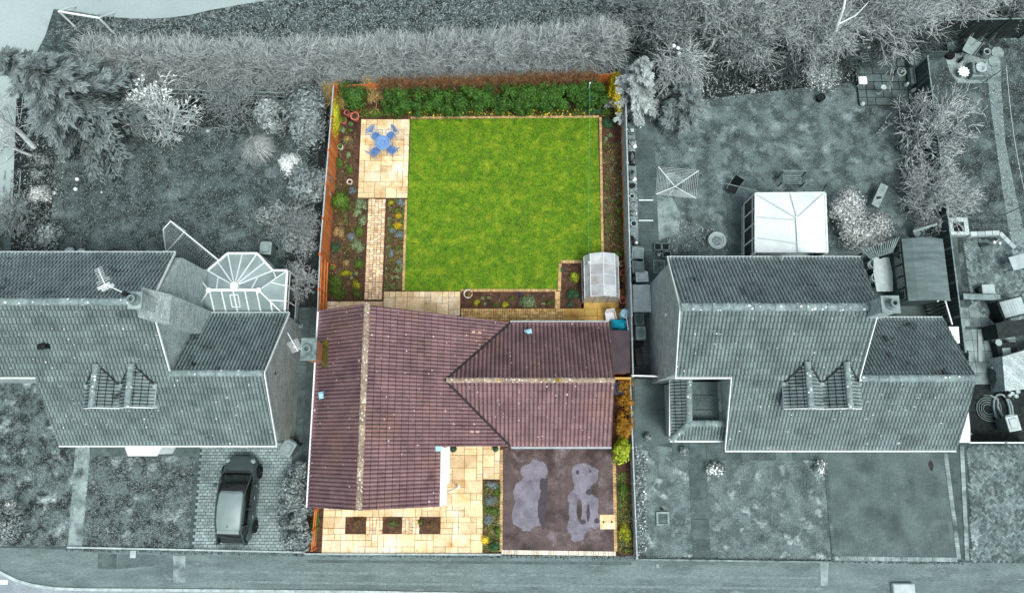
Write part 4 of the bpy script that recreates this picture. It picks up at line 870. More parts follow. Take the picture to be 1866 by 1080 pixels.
# ------------------------------------------------------------ fences and walls between the plots
fa_, fb_ = at(608, 155, 1.8), at(583, 462, 1.8); fc_ = at(566, 860, 1.8)
fence('tall orange timber fence along the left side of the green garden', (fa_.x, fa_.y), (fb_.x, fb_.y), 1.8, m_['orange_wood'], m_['orange_post'], cap=m_['pale_fence'], side=1)
fence('orange fence with cross rails running beside the brown roofed house', (fb_.x - .02, fb_.y - .05), (fc_.x, fc_.y), 1.7, m_['orange_wood'], m_['orange_post'], cap=m_['pale_fence'], rails=True, side=1)
ra_, rb_ = at(1131, 205), at(1143, 690); rc_ = at(1155, 1010)
fence('pale grey fence on an orange base board right of the green lawn', (ra_.x, ra_.y), (rb_.x, rb_.y), 1.75, m_['pale_fence'], m_['pale_fence'], gravel=m_['orange_wood'], cap=m_['pale_fence'], board=.15)
fence('low pale fence beside the tarmac driveway in the front', (rb_.x, rb_.y), (rc_.x, rc_.y), .9, m_['pale_fence'], m_['pale_fence'], cap=m_['pale_fence'])
na, nb = at(609, 156, 1.7), at(1127, 134, 1.7)
fence('brown timber fence behind the laurel hedge', (na.x, na.y), (nb.x, nb.y), 1.7, m_['orange_wood'], m_['orange_post'])
a, b = at(205, 160, 1.4), at(527, 170, 1.4); t = thing('rail_fence', 'thin rail fence in front of the bare hedge behind the bare white blossomed tree', 'fence', a * 1.0)
t.location.z = 0; g = G(); d = b - a; n = 9
for k in range(n + 1): q = d * k / n; gg = G(); gg.box((q.x, q.y, .7), (.08, .08, 1.4)); gg.build('post', m_['weathered'], t)
for z in (.5, .95, 1.4): gg = G(); beam(gg, (0, 0, z), (d.x, d.y, z), .04, .06); gg.build('rail', m_['weathered'], t)
a, b = at(1690, 104, 1.7), at(1759, 640, 1.7)
fence('long dark board fence between the two gardens on the right', (a.x, a.y), (b.x, b.y), 1.7, m_['grey_wood'], m_['weathered'], board=.09, cap=m_['weathered'])
a, b = at(1765, 640, 1.6), at(1768, 790, 1.6)
fence('dark board fence beside the coiled hose', (a.x, a.y), (b.x, b.y), 1.6, m_['grey_wood'], m_['weathered'], board=.1)
a, b = at(1765, 806, 1.5), at(1900, 806, 1.5)
fence('pale topped panel fence in front of the cluttered yard', (a.x, a.y), (b.x, b.y), 1.5, m_['weathered'], m_['weathered'], cap=m_['white_plastic'])
a, b = at(1722, 37, 1.9), at(1900, 34, 1.9)
fence('very dark fence at the top right with the barrow in front', (a.x, a.y), (b.x, b.y), 1.9, m_['dark_wood'], m_['dark_wood'], cap=m_['weathered'])
a, b = at(-20, 462, 1.2), at(26, 474, 1.2)
fence('short dark board fence at the left edge above the roof', (a.x, a.y), (b.x, b.y), 1.2, m_['grey_wood'], m_['dark_wood'])
# gate by the right house
a, b = at(1152, 684, 1.8), at(1222, 686, 1.8); t = thing('side_gate', 'closed white topped gate between the pale fence and the right house', 'gate', (a.x, a.y, 0)); d = b - a
g = G()
for k in range(12): g.box((d.x * (k + .5) / 12, d.y * (k + .5) / 12, .9), (d.x / 12 * .92, .03, 1.7), 0, rng.random())
g.build('board_panel', m_['grey_wood'], t); g = G(); beam(g, (0, 0, 1.8), (d.x, d.y, 1.8), .07, .06); g.build('top_rail', m_['white_plastic'], t)
g = G(); g.box((0, 0, .9), (.1, .1, 1.85)); g.box((d.x, d.y, .9), (.1, .1, 1.85)); g.build('post', m_['weathered'], t)
g = G(); g.box((d.x * .2, -.05, 1.0), (.12, .05, .04)); g.build('latch', m_['black_plastic'], t)
a, b = at(1119, 689, 1.6), at(1150, 689, 1.6); t = thing('timber_gate', 'orange topped timber gate above the navy wheelie bin', 'gate', (a.x, a.y, 0)); d = b - a
g = G()
for k in range(8): g.box((d.x * (k + .5) / 8, 0, .8), (d.x / 8 * .92, .03, 1.5), 0, rng.random())
g.build('board_panel', m_['orange_wood'], t); g = G(); beam(g, (0, 0, 1.62), (d.x, 0, 1.62), .1, .05); g.build('top_rail', m_['slab_ochre'], t)
# slatted rail at front left
a, b = at(574, 928, .9), at(568, 1002, .9); t = thing('slatted_screen', 'low orange rail fence beside the narrow green bush at the front', 'fence', (b.x, b.y, 0)); d = a - b
for k in range(3): g = G(); g.box((0 + d.x * k / 2, d.y * k / 2, .47), (.09, .09, .95)); g.build('post', m_['orange_post'], t)
for z, o_ in ((.9, .0), (.6, .0), (.3, .0)): g = G(); beam(g, (0, 0, z), (d.x, d.y, z), .05, .09); g.build('rail', m_['orange_wood'], t)
# front boundary kerb wall of the middle and side plots
for lb, pa, pb, mt in (('low kerb along the front of the blocks and left lawn', (124, 996), (556, 1005), 'kerb_pale'), ('thin white kerb in front of the sandstone paving', (556, 1008), (914, 1009), 'kerb_pale'), ('mossy low kerb along the right front lawns', (1157, 1018), (1516, 1023), 'weathered')):
    a, b = at(*pa), at(*pb); g = G(); d = b - a; n = max(1, round(d.length / .9))
    for k in range(n): c = d * (k + .5) / n; g.box((c.x, c.y, .04), (d.length / n - .01, .08, .14), math.atan2(d.y, d.x), rng.random())
    o = g.build('low_kerb', m_[mt]); o.location = a; tag(o, lb, 'kerb')

# ------------------------------------------------------------ pots
def pot(label, px, py, r, h, mat, plant=None, group=None, rim=.82, soil='soil', sz=1.0, name='plant_pot'):
    p = at(px, py, h); t = thing(name, label, 'plant pot', (p.x, p.y, .01), 0, group)
    g = G(); g.lathe([(r * .72, 0), (r * .95, h * .8), (r, h * .8), (r * 1.03, h), (r * .86, h), (r * .84, h * .86)], (0, 0, 0), 22); g.build('pot_body', m_[mat], t, smooth=False)
    g = G(); g.lathe([(r * .855, h * .84), (r * .6, h * .88), (.001, h * .9)], (0, 0, 0), 16); g.build('soil', m_[soil], t)
    if plant:
        V, F, A = crown_np((p.x, p.y, .01 + h * .98 + r * .2 * sz), (r * sz, r * sz, r * .7 * sz), 240, .08, 6, lr=.6); np_mesh('plant', V, F, A, m_[plant], t)
    return t
gp = 'plant pots in the middle garden'
for lb, px, py, r, h, mt, pl in (('largest terracotta pot in the corner by the patio', 646, 211, .24, .38, 'terracotta_pink', None), ('terracotta pot left of the largest one by the patio', 632, 205, .16, .28, 'terracotta_pink', None),
        ('small terracotta pot touching the hedge side above the largest pot', 645, 199, .13, .24, 'terracotta', None), ('red clay pot filled with pale soil right of the small terracotta pot', 654, 201, .14, .26, 'terracotta', None),
        ('wide pinkish pot against the orange fence in the corner', 625, 219, .19, .32, 'terracotta_pink', 'green_leaf'), ('green glazed pot beside the top left corner of the patio', 639, 226, .13, .22, 'glazed_green', 'green_leaf'),
        ('dark glazed pot with a leafy plant beside the patio edge', 639, 237.5, .14, .22, 'pot_dark', 'green_leaf'), ('white rimmed pot with herbs against the orange fence', 620, 267, .16, .28, 'pot_pale', 'green_leaf'),
        ('white rimmed pot above the round green bush', 637, 331, .15, .26, 'pot_pale', None), ('single terracotta pot near the orange fence end', 606, 486, .16, .24, 'terracotta', 'green_leaf'),
        ('big white rimmed pot at the corner of lawn and back bed', 853, 535, .23, .34, 'pot_pale', 'dry_leaf'), ('pale pot at the top of the row beside the greenhouse', 1133, 480, .15, .26, 'pot_pale', 'dry_leaf'),
        ('ornate terracotta pot second in the greenhouse row', 1136, 497, .17, .3, 'terracotta', None), ('cracked terracotta pot third in the greenhouse row', 1137.5, 509, .15, .24, 'terracotta', 'dry_leaf'),
        ('small dark pot in the greenhouse row', 1137, 520, .13, .2, 'pot_dark', None), ('large terracotta pot in the greenhouse row', 1136, 533, .22, .3, 'terracotta', 'dry_leaf'),
        ('dark filled clay pot at the lower end of the greenhouse row', 1135, 547, .18, .26, 'terracotta_pink', None), ('black pot on the left by the front door', 826, 817, .17, .3, 'pot_dark', 'teal_leaf'), ('black pot on a pale slab by the driveway corner', 903, 817, .15, .28, 'pot_dark', 'teal_leaf')):
    pot(lb, px, py, r, h, mt, pl, gp)
g_ = 'pots along the gravel strip right of the pale fence'
for lb, px, py, r, h, mt, pl in (('small dark pot at the top of the gravel strip', 1145.5, 220, .13, .2, 'grey_pot_mid', None), ('round tub holding a pale square block on the gravel strip', 1152, 238, .22, .26, 'grey_pot_mid', None),
        ('white rimmed pot with a dark plant, next below the tub', 1153, 259, .18, .26, 'grey_pot', 'grey_dark_leaf'), ('small white pot touching a pale bag on the gravel', 1153, 277, .12, .2, 'grey_pot', None), ('mid grey pot below the dark trough on the gravel', 1152, 313, .14, .22, 'grey_pot_mid', None),
        ('grey pot next to a white lid on the gravel', 1151, 323, .14, .2, 'grey_pot_mid', 'grey_mid_leaf'), ('black filled pot on the gravel strip', 1153, 338, .14, .22, 'grey_pot_dark', None), ('white ringed pot just below the black one', 1152, 357, .14, .24, 'grey_pot', None),
        ('larger white ringed pot level with the path joint', 1153, 371.5, .17, .26, 'grey_pot', 'grey_mid_leaf'), ('pot overflowing with leaves below the white ringed pots', 1153.5, 388, .16, .24, 'grey_pot_mid', 'grey_mid_leaf'), ('bold white rimmed empty pot low on the gravel strip', 1155, 407, .18, .28, 'grey_pot', None)):
    pot(lb, px, py, r, h, mt, pl, g_, soil='grey_soil')
for lb, px, py, r, h, mt, pl in (('dark rimmed planter alone on the lawn under the thicket', 1497, 177, .22, .34, 'grey_pot_dark', None), ('tall pale barrel planter on the raised patio', 1643, 131, .24, .5, 'grey_pot', 'grey_mid_leaf'), ('scalloped pot on the forecourt by the porch', 1182, 797, .2, .3, 'grey_pot_mid', 'grey_mid_leaf'),
        ('round pot with leaves in front of the porch gutter', 1247, 822, .21, .32, 'grey_pot_mid', 'grey_mid_leaf'), ('round pale bucket beside the wheelbarrow', 1799, 94, .19, .3, 'grey_pot', None)):
    pot(lb, px, py, r, h, mt, pl, soil='grey_soil')
def simple(name, label, cat, px, py, z=0, rz=0, group=None): p = at(px, py, z); return thing(name, label, cat, (p.x, p.y, 0), rz, group)
# ------------------------------------------------------------ blue garden table and chairs
t = simple('garden_table', 'round blue metal garden table on the stone patio', 'table', 697, 260, .72); g = G()
g.lathe([(.38, .7), (.41, .705), (.41, .73), (.36, .735), (.001, .735)], (0, 0, 0), 28)
for k in range(16): a = k * math.pi / 8; g.box((.22 * math.cos(a), .22 * math.sin(a), .74), (.2, .02, .012), a, .2)
for r_ in (.12, .33): g.tube([(r_ * math.cos(a * .4), r_ * math.sin(a * .4), .742) for a in range(16)], .01, 4, closed=True, v=.1)
g.build('table_top', m_['blue_metal'], t)
for k in range(4): a = k * math.pi / 2 + .6; g = G(); g.tube([(.1 * math.cos(a), .1 * math.sin(a), .7), (.16 * math.cos(a), .16 * math.sin(a), .35), (.32 * math.cos(a), .32 * math.sin(a), .04)], .018, 6); g.build('leg', m_['blue_metal'], t)
def fan_chair():
    t = thing('garden_chair', 'x', 'chair', (0, 0, 0)); g = G(); g.lathe([(.2, .43), (.22, .435), (.22, .455), (.001, .46)], (0, 0, 0), 20)
    for k in range(8): a = k * math.pi / 4; g.box((.1 * math.cos(a), .1 * math.sin(a), .465), (.13, .015, .01), a, .1)
    g.build('seat', m_['blue_seat'], t); g = G()
    for k in range(9):
        a = R(-52 + 13 * k); g.box((.14 * math.sin(a) * 1.2, -.24 - .03 * math.cos(a) - .06, .47 + .26 * math.cos(a)), (.035, .02, .46), 0, ry=a, rx=R(14))
    rim = [(.36 * math.sin(R(-60 + 10 * k)), -.34 - .07 * math.cos(R(-60 + 10 * k)), .5 + .42 * math.cos(R(-60 + 10 * k))) for k in range(13)]
    g.tube([(.13, -.19, .45)] + rim[::-1] + [(-.13, -.19, .45)], .016, 5); g.build('backrest', m_['blue_metal'], t)
    for s in (-1, 1): g = G(); g.tube([(s * .2, -.22, .5), (s * .27, -.1, .66), (s * .26, .1, .66), (s * .2, .15, .45)], .014, 5); g.build('armrest', m_['blue_metal'], t)
    for x in (-1, 1):
        for y in (-1, 1): g = G(); g.tube([(x * .14, y * .14, .44), (x * .2, y * .2, .02)], .014, 5); g.build('leg', m_['blue_metal'], t)
    return t
fc0 = fan_chair(); first = True
for lb, px, py, ang in (('blue metal chair on the upper left side of the round table', 685, 248, 0), ('blue metal chair on the upper right side of the round table', 712, 247, 0), ('blue metal chair on the lower left side of the round table', 684, 276, 0), ('blue metal chair on the lower right side of the round table', 714, 273, 0)):
    p = at(px, py, .45); tb = at(697, 260, .45); rz = math.atan2(tb.y - p.y, tb.x - p.x) - math.pi / 2; p.z = .03
    if first: fc0.location = p; fc0.rotation_euler = (0, 0, rz); fc0['label'] = lb; fc0['group'] = 'blue chairs round the garden table'; first = False
    else: dup(fc0, p, rz, lb)
# ------------------------------------------------------------ greenhouse
p = at(1092, 560); q = at(1092, 474); t = thing('greenhouse', 'small silver framed greenhouse with a curved glass roof on the lawn corner', 'greenhouse', (at(1092, 555).x, p.y + .25, 0))
Ld = q.y - p.y - .35; hw = .87; prof = [(-hw, 0), (-hw, 1.15), (-.62, 1.68), (0, 1.95), (.62, 1.68), (hw, 1.15), (hw, 0)]
nb_ = 4
for i in range(6):
    a, b = prof[i], prof[i + 1]; g = G()
    for k in range(nb_): y0, y1 = Ld * k / nb_ + .015, Ld * (k + 1) / nb_ - .015; g.prism([(a[0], y0, a[1]), (b[0], y0, b[1]), (b[0], y1, b[1]), (a[0], y1, a[1])], (0, 0, .006), rng.random())
    g.build('glass_panel', m_['green_glass'], t)
for y in (.0, Ld): g = G(); g.prism([(x * .98, y, z) for x, z in prof], (0, .006, 0)); g.build('end_panel', m_['green_glass'], t)
g = G()
for k in range(nb_ + 1):
    y = Ld * k / nb_
    for i in range(6): beam(g, (prof[i][0], y, prof[i][1]), (prof[i + 1][0], y, prof[i + 1][1]), .035, .035)
for x, z in prof[1:-1]: beam(g, (x, -.01, z + .01), (x, Ld + .01, z + .01), .04, .04)
for x in (-hw, hw): beam(g, (x, 0, .03), (x, Ld, .03), .05, .06)
for x in (-.35, .35): beam(g, (x, -.02, .03), (x, -.02, 1.78), .035, .035)
g.build('frame', m_['alu'], t)
g = G(); g.box((-.6, 1.2, .75), (.5, 2.0, .03)); g.box((.65, 1.2, .75), (.4, 2.0, .03)); g.build('staging', m_['alu'], t)
g = G()
for k in range(9): g.lathe([(.07, .77), (.09, .9), (.07, .9), (.001, .86)], (-.6 + .16 * (k % 3), .35 + .5 * (k // 3), 0), 10)
g.build('seed_pots', m_['terracotta'], t)
sheet('greenhouse_floor', [(1064, 468), (1126, 468), (1128, 562), (1064, 562)], .012, m_['slab_ochre'])
# white chair, butt, blue sheet, pole
t = simple('resin_chair', 'white plastic chair by the corner of the wing roof', 'chair', 1112, 576, .45, R(8))
g = G(); g.box((0, 0, .43), (.46, .44, .04)); g.build('seat', m_['white_warm'], t, bevel=.015)
g = G(); g.box((0, .24, .68), (.46, .04, .5), rx=R(-12)); g.build('backrest', m_['white_warm'], t, bevel=.015)
for x in (-1, 1):
    g = G(); g.tube([(x * .24, .24, .62), (x * .26, -.18, .64), (x * .24, -.2, .43)], .025, 6); g.build('armrest', m_['white_warm'], t)
    for y in (-1, 1): g = G(); g.tube([(x * .19, y * .18, .42), (x * .23, y * .22, .02)], .022, 6); g.build('leg', m_['white_warm'], t)
t = simple('water_butt', 'pale blue water butt beside the white plastic chair', 'water butt', 1139, 571, .95)
g = G(); g.lathe([(.19, 0), (.24, .4), (.24, .6), (.21, .9), (.22, .92)], n=22); g.build('barrel', m_['butt_blue'], t); g = G(); g.lathe([(.235, .92), (.235, .96), (.1, 1.0), (.001, 1.01)], n=22); g.build('lid', m_['butt_blue'], t)
t = simple('plastic_sheet', 'bright cyan plastic sheet bundled beside the dark flat roof', 'plastic sheet', 1129, 590, .8)
bm = bmesh.new(); bmesh.ops.create_grid(bm, x_segments=26, y_segments=18, size=.5)
for v in bm.verts:
    x, y = v.co.x, v.co.y; e = max(abs(x), abs(y)) * 2; v.co = Vector((x * .85 + .02 * math.sin(9 * y), y * .55 + .02 * math.sin(13 * x), .85 - .5 * max(0, e - .72) * 2.2 + .035 * math.sin(11 * x + 6 * y) + .03 * math.sin(17 * y - 5 * x + 1) + .02 * math.sin(31 * x + 9 * y)))
me = bpy.data.meshes.new('sheet'); bm.to_mesh(me); bm.free(); me.materials.append(m_['cyan_plastic']); o = link_mesh(me, 'sheet', t); md_ = o.modifiers.new('s', 'SOLIDIFY'); md_.thickness = .01
g = G(); g.box((0, 0, .37), (.7, .42, .74)); g.build('box_underneath', m_['blue_metal'], t)
a, b = at(1142, 570, 1.3), at(1145, 600, 2.0); g = G(); g.tube([(0, 0, 0), (b.x - a.x, b.y - a.y, .9)], .025, 6); o = g.build('pole', m_['white_warm']); o.location = (a.x, a.y, 1.05); tag(o, 'short white pole leaning over the cyan plastic sheet', 'pole')
a, b = at(1121, 563), at(1144, 552, .1); g = G(); g.tube([(0, 0, .04), (b.x - a.x, b.y - a.y, .3)], .018, 6); g.box((b.x - a.x, b.y - a.y, .3), (.16, .04, .04), .5); o = g.build('garden_hoe', m_['grey_wood']); o.location = (a.x, a.y, 0); tag(o, 'thin tool lying below the greenhouse pots', 'garden tool')
def wheelie(label, px, py, rz, body, lid, w_=.58, d_=.72, h_=1.05, name='wheelie_bin'):
    t = simple(name, label, 'wheelie bin', px, py, h_, rz); g = G(); b_ = .8
    P = [(-w_ / 2 * b_, -d_ / 2 * b_, .06), (w_ / 2 * b_, -d_ / 2 * b_, .06), (w_ / 2 * b_, d_ / 2 * b_, .06), (-w_ / 2 * b_, d_ / 2 * b_, .06), (-w_ / 2, -d_ / 2, h_ - .08), (w_ / 2, -d_ / 2, h_ - .08), (w_ / 2, d_ / 2, h_ - .08), (-w_ / 2, d_ / 2, h_ - .08)]
    g.add(P, [(0, 3, 2, 1), (4, 5, 6, 7), (0, 1, 5, 4), (1, 2, 6, 5), (2, 3, 7, 6), (3, 0, 4, 7)]); g.build('body', m_[body], t, bevel=.02)
    g = G(); g.box((0, 0, h_ - .03), (w_ + .04, d_ + .02, .07)); g.box((0, 0, h_ + .015), (w_ * .7, d_ * .68, .03)); g.build('lid', m_[lid], t, bevel=.02)
    g = G(); g.tube([(-w_ * .4, d_ / 2 + .05, h_ - .06), (w_ * .4, d_ / 2 + .05, h_ - .06)], .02, 6); g.build('handle', m_[lid], t)
    for s in (-1, 1):
        g = G(); g.lathe([(.1, -.03), (.1, .03)], (0, 0, 0), 14); o = g.build('wheel', m_['tyre'], t); o.rotation_euler = (0, math.pi / 2, 0); o.location = (s * w_ * .42, d_ * .42, .1)
    return t
wheelie('navy wheelie bin between the roof end and the golden hedge', 1129, 707, 0, 'bin_navy', 'bin_navy', .5, .62, 1.0)
wheelie('grey wheelie bin turned askew above the left driveway', 524, 816, R(-28), 'grey_plastic', 'mid_plastic')
wheelie('pale wheelie bin standing alone on the lawn above the fan shaped sunroom', 484, 452, R(-3), 'grey_plastic', 'mid_plastic', .55, .62)
wheelie('first wheelie bin in the passage, right below the white ball', 1162, 463, R(-8), 'grey_plastic', 'mid_plastic'); wheelie('plain lidded wheelie bin second in the passage row', 1163, 484, 0, 'grey_plastic', 'grey_plastic')
wheelie('palest wheelie bin in the passage beside a round vase', 1170, 504, R(2), 'mid_plastic', 'pale_plastic', .6, .5); wheelie('bin with pale lid beside the coiled hose', 1847, 771, R(10), 'grey_plastic', 'pale_plastic')
# solar lamp, washing line
t = simple('garden_lamp', 'dark blue globe lamp on a post in the bed below the lawn', 'lamp', 947, 541); g = G(); g.tube([(0, 0, 0), (0, 0, .85)], .022, 8); g.lathe([(.07, 0), (.05, .03), (.02, .05)], n=12); g.build('post', m_['blue_dark'], t)
g = G(); g.sphere((0, 0, .92), .085, 14); g.build('globe', m_['blue_dark'], t)
t = simple('washing_line', 'thin green washing line strung over the lawn to the greenhouse', 'washing line', 1075, 152, 2.0); a, b = at(1075, 152, 2.0), at(1073, 478, 2.0); d = b - a
for e, nm in ((Vector((0, 0, 0)), 'line_post'), (d, 'line_post')): g = G(); g.tube([(e.x, e.y, 0), (e.x, e.y, 2.02)], .025, 8); g.sphere((e.x, e.y, 2.03), .05, 8); g.build(nm, m_['white_warm'], t)
g = G(); g.tube([(d.x * k / 12, d.y * k / 12, 2.0 - .22 * math.sin(math.pi * k / 12)) for k in range(13)], .009, 5); g.build('line', m_['rope_green'], t)
t = simple('manhole_slab', 'square pale slab with two holes at the edge of the driveway', 'manhole cover', 1107, 950); g = G(); g.box((0, 0, .03), (.75, .68, .03)); g.build('slab', m_['slab_warm'], t, bevel=.008)
for s in (-1, 1): g = G(); g.lathe([(.05, .044), (.05, .05), (.001, .05)], (s * .2, 0, 0), 12); g.build('lifting_hole', m_['pot_dark'], t)

# ------------------------------------------------------------ plants of the middle plot
def hedge(name, label, cat, poly, h, mat, n, size, asp=.5, stem='bark_warm', lump=.28, top=.06, group=None):
    """clipped hedge: leaves over a boxy volume given by its outline in metres"""
    pts = np.array([[p[0], p[1]] for p in poly]); c = pts.mean(0); t = thing(name, label, cat, (c[0], c[1], 0), 0, group)
    mn, mx = pts.min(0), pts.max(0); P = []
    def inside(Q):
        r = np.zeros(len(Q), bool)
        for i in range(len(pts)):
            a, b = pts[i], pts[i - 1]; cond = ((a[1] > Q[:, 1]) != (b[1] > Q[:, 1])) & (Q[:, 0] < (b[0] - a[0]) * (Q[:, 1] - a[1]) / (b[1] - a[1] + 1e-12) + a[0]); r ^= cond
        return r
    nl = max(8, int((mx[0] - mn[0]) * (mx[1] - mn[1]) / lump ** 2 * 1.6)); LP = np.stack([nr.uniform(mn[0], mx[0], nl), nr.uniform(mn[1], mx[1], nl)], 1); LP = LP[inside(LP)]; nl = len(LP)
    LH = nr.uniform(h * .35, h, nl) ; LH[: nl // 2] = h * nr.uniform(.88, 1.02, nl // 2); LR = nr.uniform(.6, 1.25, nl) * lump; LV = nr.uniform(0, 1, nl)
    k = nr.integers(0, nl, n); d = unit(n); rad = nr.uniform(0, 1, (n, 1)) ** .3
    Pp = np.concatenate([LP[k], LH[k][:, None] - lump * .6], 1) + d * rad * LR[k][:, None]; Pp[:, 2] = np.clip(Pp[:, 2], .03, h + top)
    Nn = d + nr.normal(size=(n, 3)) * .4 + np.array([0, 0, .35]); Nn /= np.linalg.norm(Nn, axis=1, keepdims=True)
    V, F = leaf_quads(Pp, Nn, size, asp); np_mesh('foliage', V, F, LV[k] * .35 + nr.uniform(0, 1, n) * .65, m_[mat], t)
    g = G()
    for i in range(min(40, nl)): x, y = LP[i] - c; g.tube([(x, y, 0), (x + .05, y, h * .6)], .025, 4, r2=.012)
    g.build('stem', m_[stem], t)['kind'] = 'stuff'; return t
q = [at(*p, 1.5) for p in ((694, 150), (820, 158), (960, 152), (1060, 148), (1108, 150), (1108, 188), (1040, 190), (920, 199), (760, 201), (700, 199))]
hedge('laurel_hedge', 'long dark green laurel hedge along the top of the lawn', 'hedge', q, 1.75, 'laurel', 60000, .085, .55, lump=.27)
bush('corner_shrub', 'dark green shrub in the top left corner behind the pots', 646, 172, 1.05, .8, 1.8, m_['laurel'], 5200, .11)
bare('twiggy_shrub', 'tan leafless shrub spilling over the left end of the laurel hedge', 'shrub', 690, 176, 1.5, .9, m_['twig_tan'], 14, 3, .03, 21, thick=1.5)
bare('twiggy_shrub', 'tan leafless shrub against the orange fence in the corner', 'shrub', 618, 182, 1.5, .8, m_['twig_tan'], 12, 3, .03, 22, thick=1.5)
# dead ivy stems behind the laurel
n = 9000; fa2, fb2 = at(690, 150, 1.7), at(1090, 136, 1.7); s_ = nr.uniform(0, 1, n); base = np.array(fa2)[None] + (np.array(fb2) - np.array(fa2))[None] * s_[:, None]; base[:, 2] = nr.uniform(.9, 1.9, n); base[:, 1] -= nr.uniform(-.12, .35, n)
dr = nr.normal(size=(n, 3)) * [.5, .6, .5] + [0, -.2, .5]; dr /= np.linalg.norm(dr, axis=1, keepdims=True); V, F = segs_np(base, base + dr * nr.uniform(.12, .4, (n, 1)), np.full(n, .012), np.full(n, .007))
t = thing('dead_climber', 'brown dead climber stems matted between fence and laurel hedge', 'climber', tuple(fa2 * 1.0)); np_mesh('stems', V, F, np.repeat(nr.uniform(0, 1, n), 3), m_['twig_brown'], t)
bush('yellow_shrub', 'tall yellow flowering shrub at the top right corner', 1121, 168, .42, 1.2, 2.5, m_['yellow_leaf'], 4200, .1, 16)
bush('fence_ivy', 'yellow green climber over the top of the orange fence', 613, 208, .2, 1.25, 2.0, m_['lime_leaf'], 2200, .09, 18, cat='climber')
bush('round_bush', 'round bright green bush against the orange fence', 621, 366, .56, .56, 1.0, m_['green_leaf'], 2600, .09, 22)
bush('leafy_bush', 'glossy lime green bush at the right of the driveway top', 1133, 824, .5, .72, 1.2, m_['bright_leaf'], 1800, .15, 14, asp=.42)
q = [at(*p, 1.3) for p in ((1128, 692), (1152, 692), (1153, 796), (1128, 795))]; hedge('golden_hedge', 'clipped golden brown hedge at the end of the house', 'hedge', q, 1.4, 'gold_hedge', 9000, .05, .6, lump=.2)
bush('narrow_bush', 'long narrow green bush behind the front rail fence', 575, 965, .28, 1.1, .6, m_['green_leaf'], 2200, .07, 16)
bush('front_shrub', 'thin green shrub low in the bed right of the driveway', 1135, 893, .32, .6, .5, m_['green_leaf'], 420, .08, 10)
bush('front_shrub', 'yellowish grassy shrub at the bottom of the bed right of the driveway', 1138, 972, .36, .6, .6, m_['lime_leaf'], 600, .12, 10, asp=.2)
gpn = 'small plants in the flower beds'
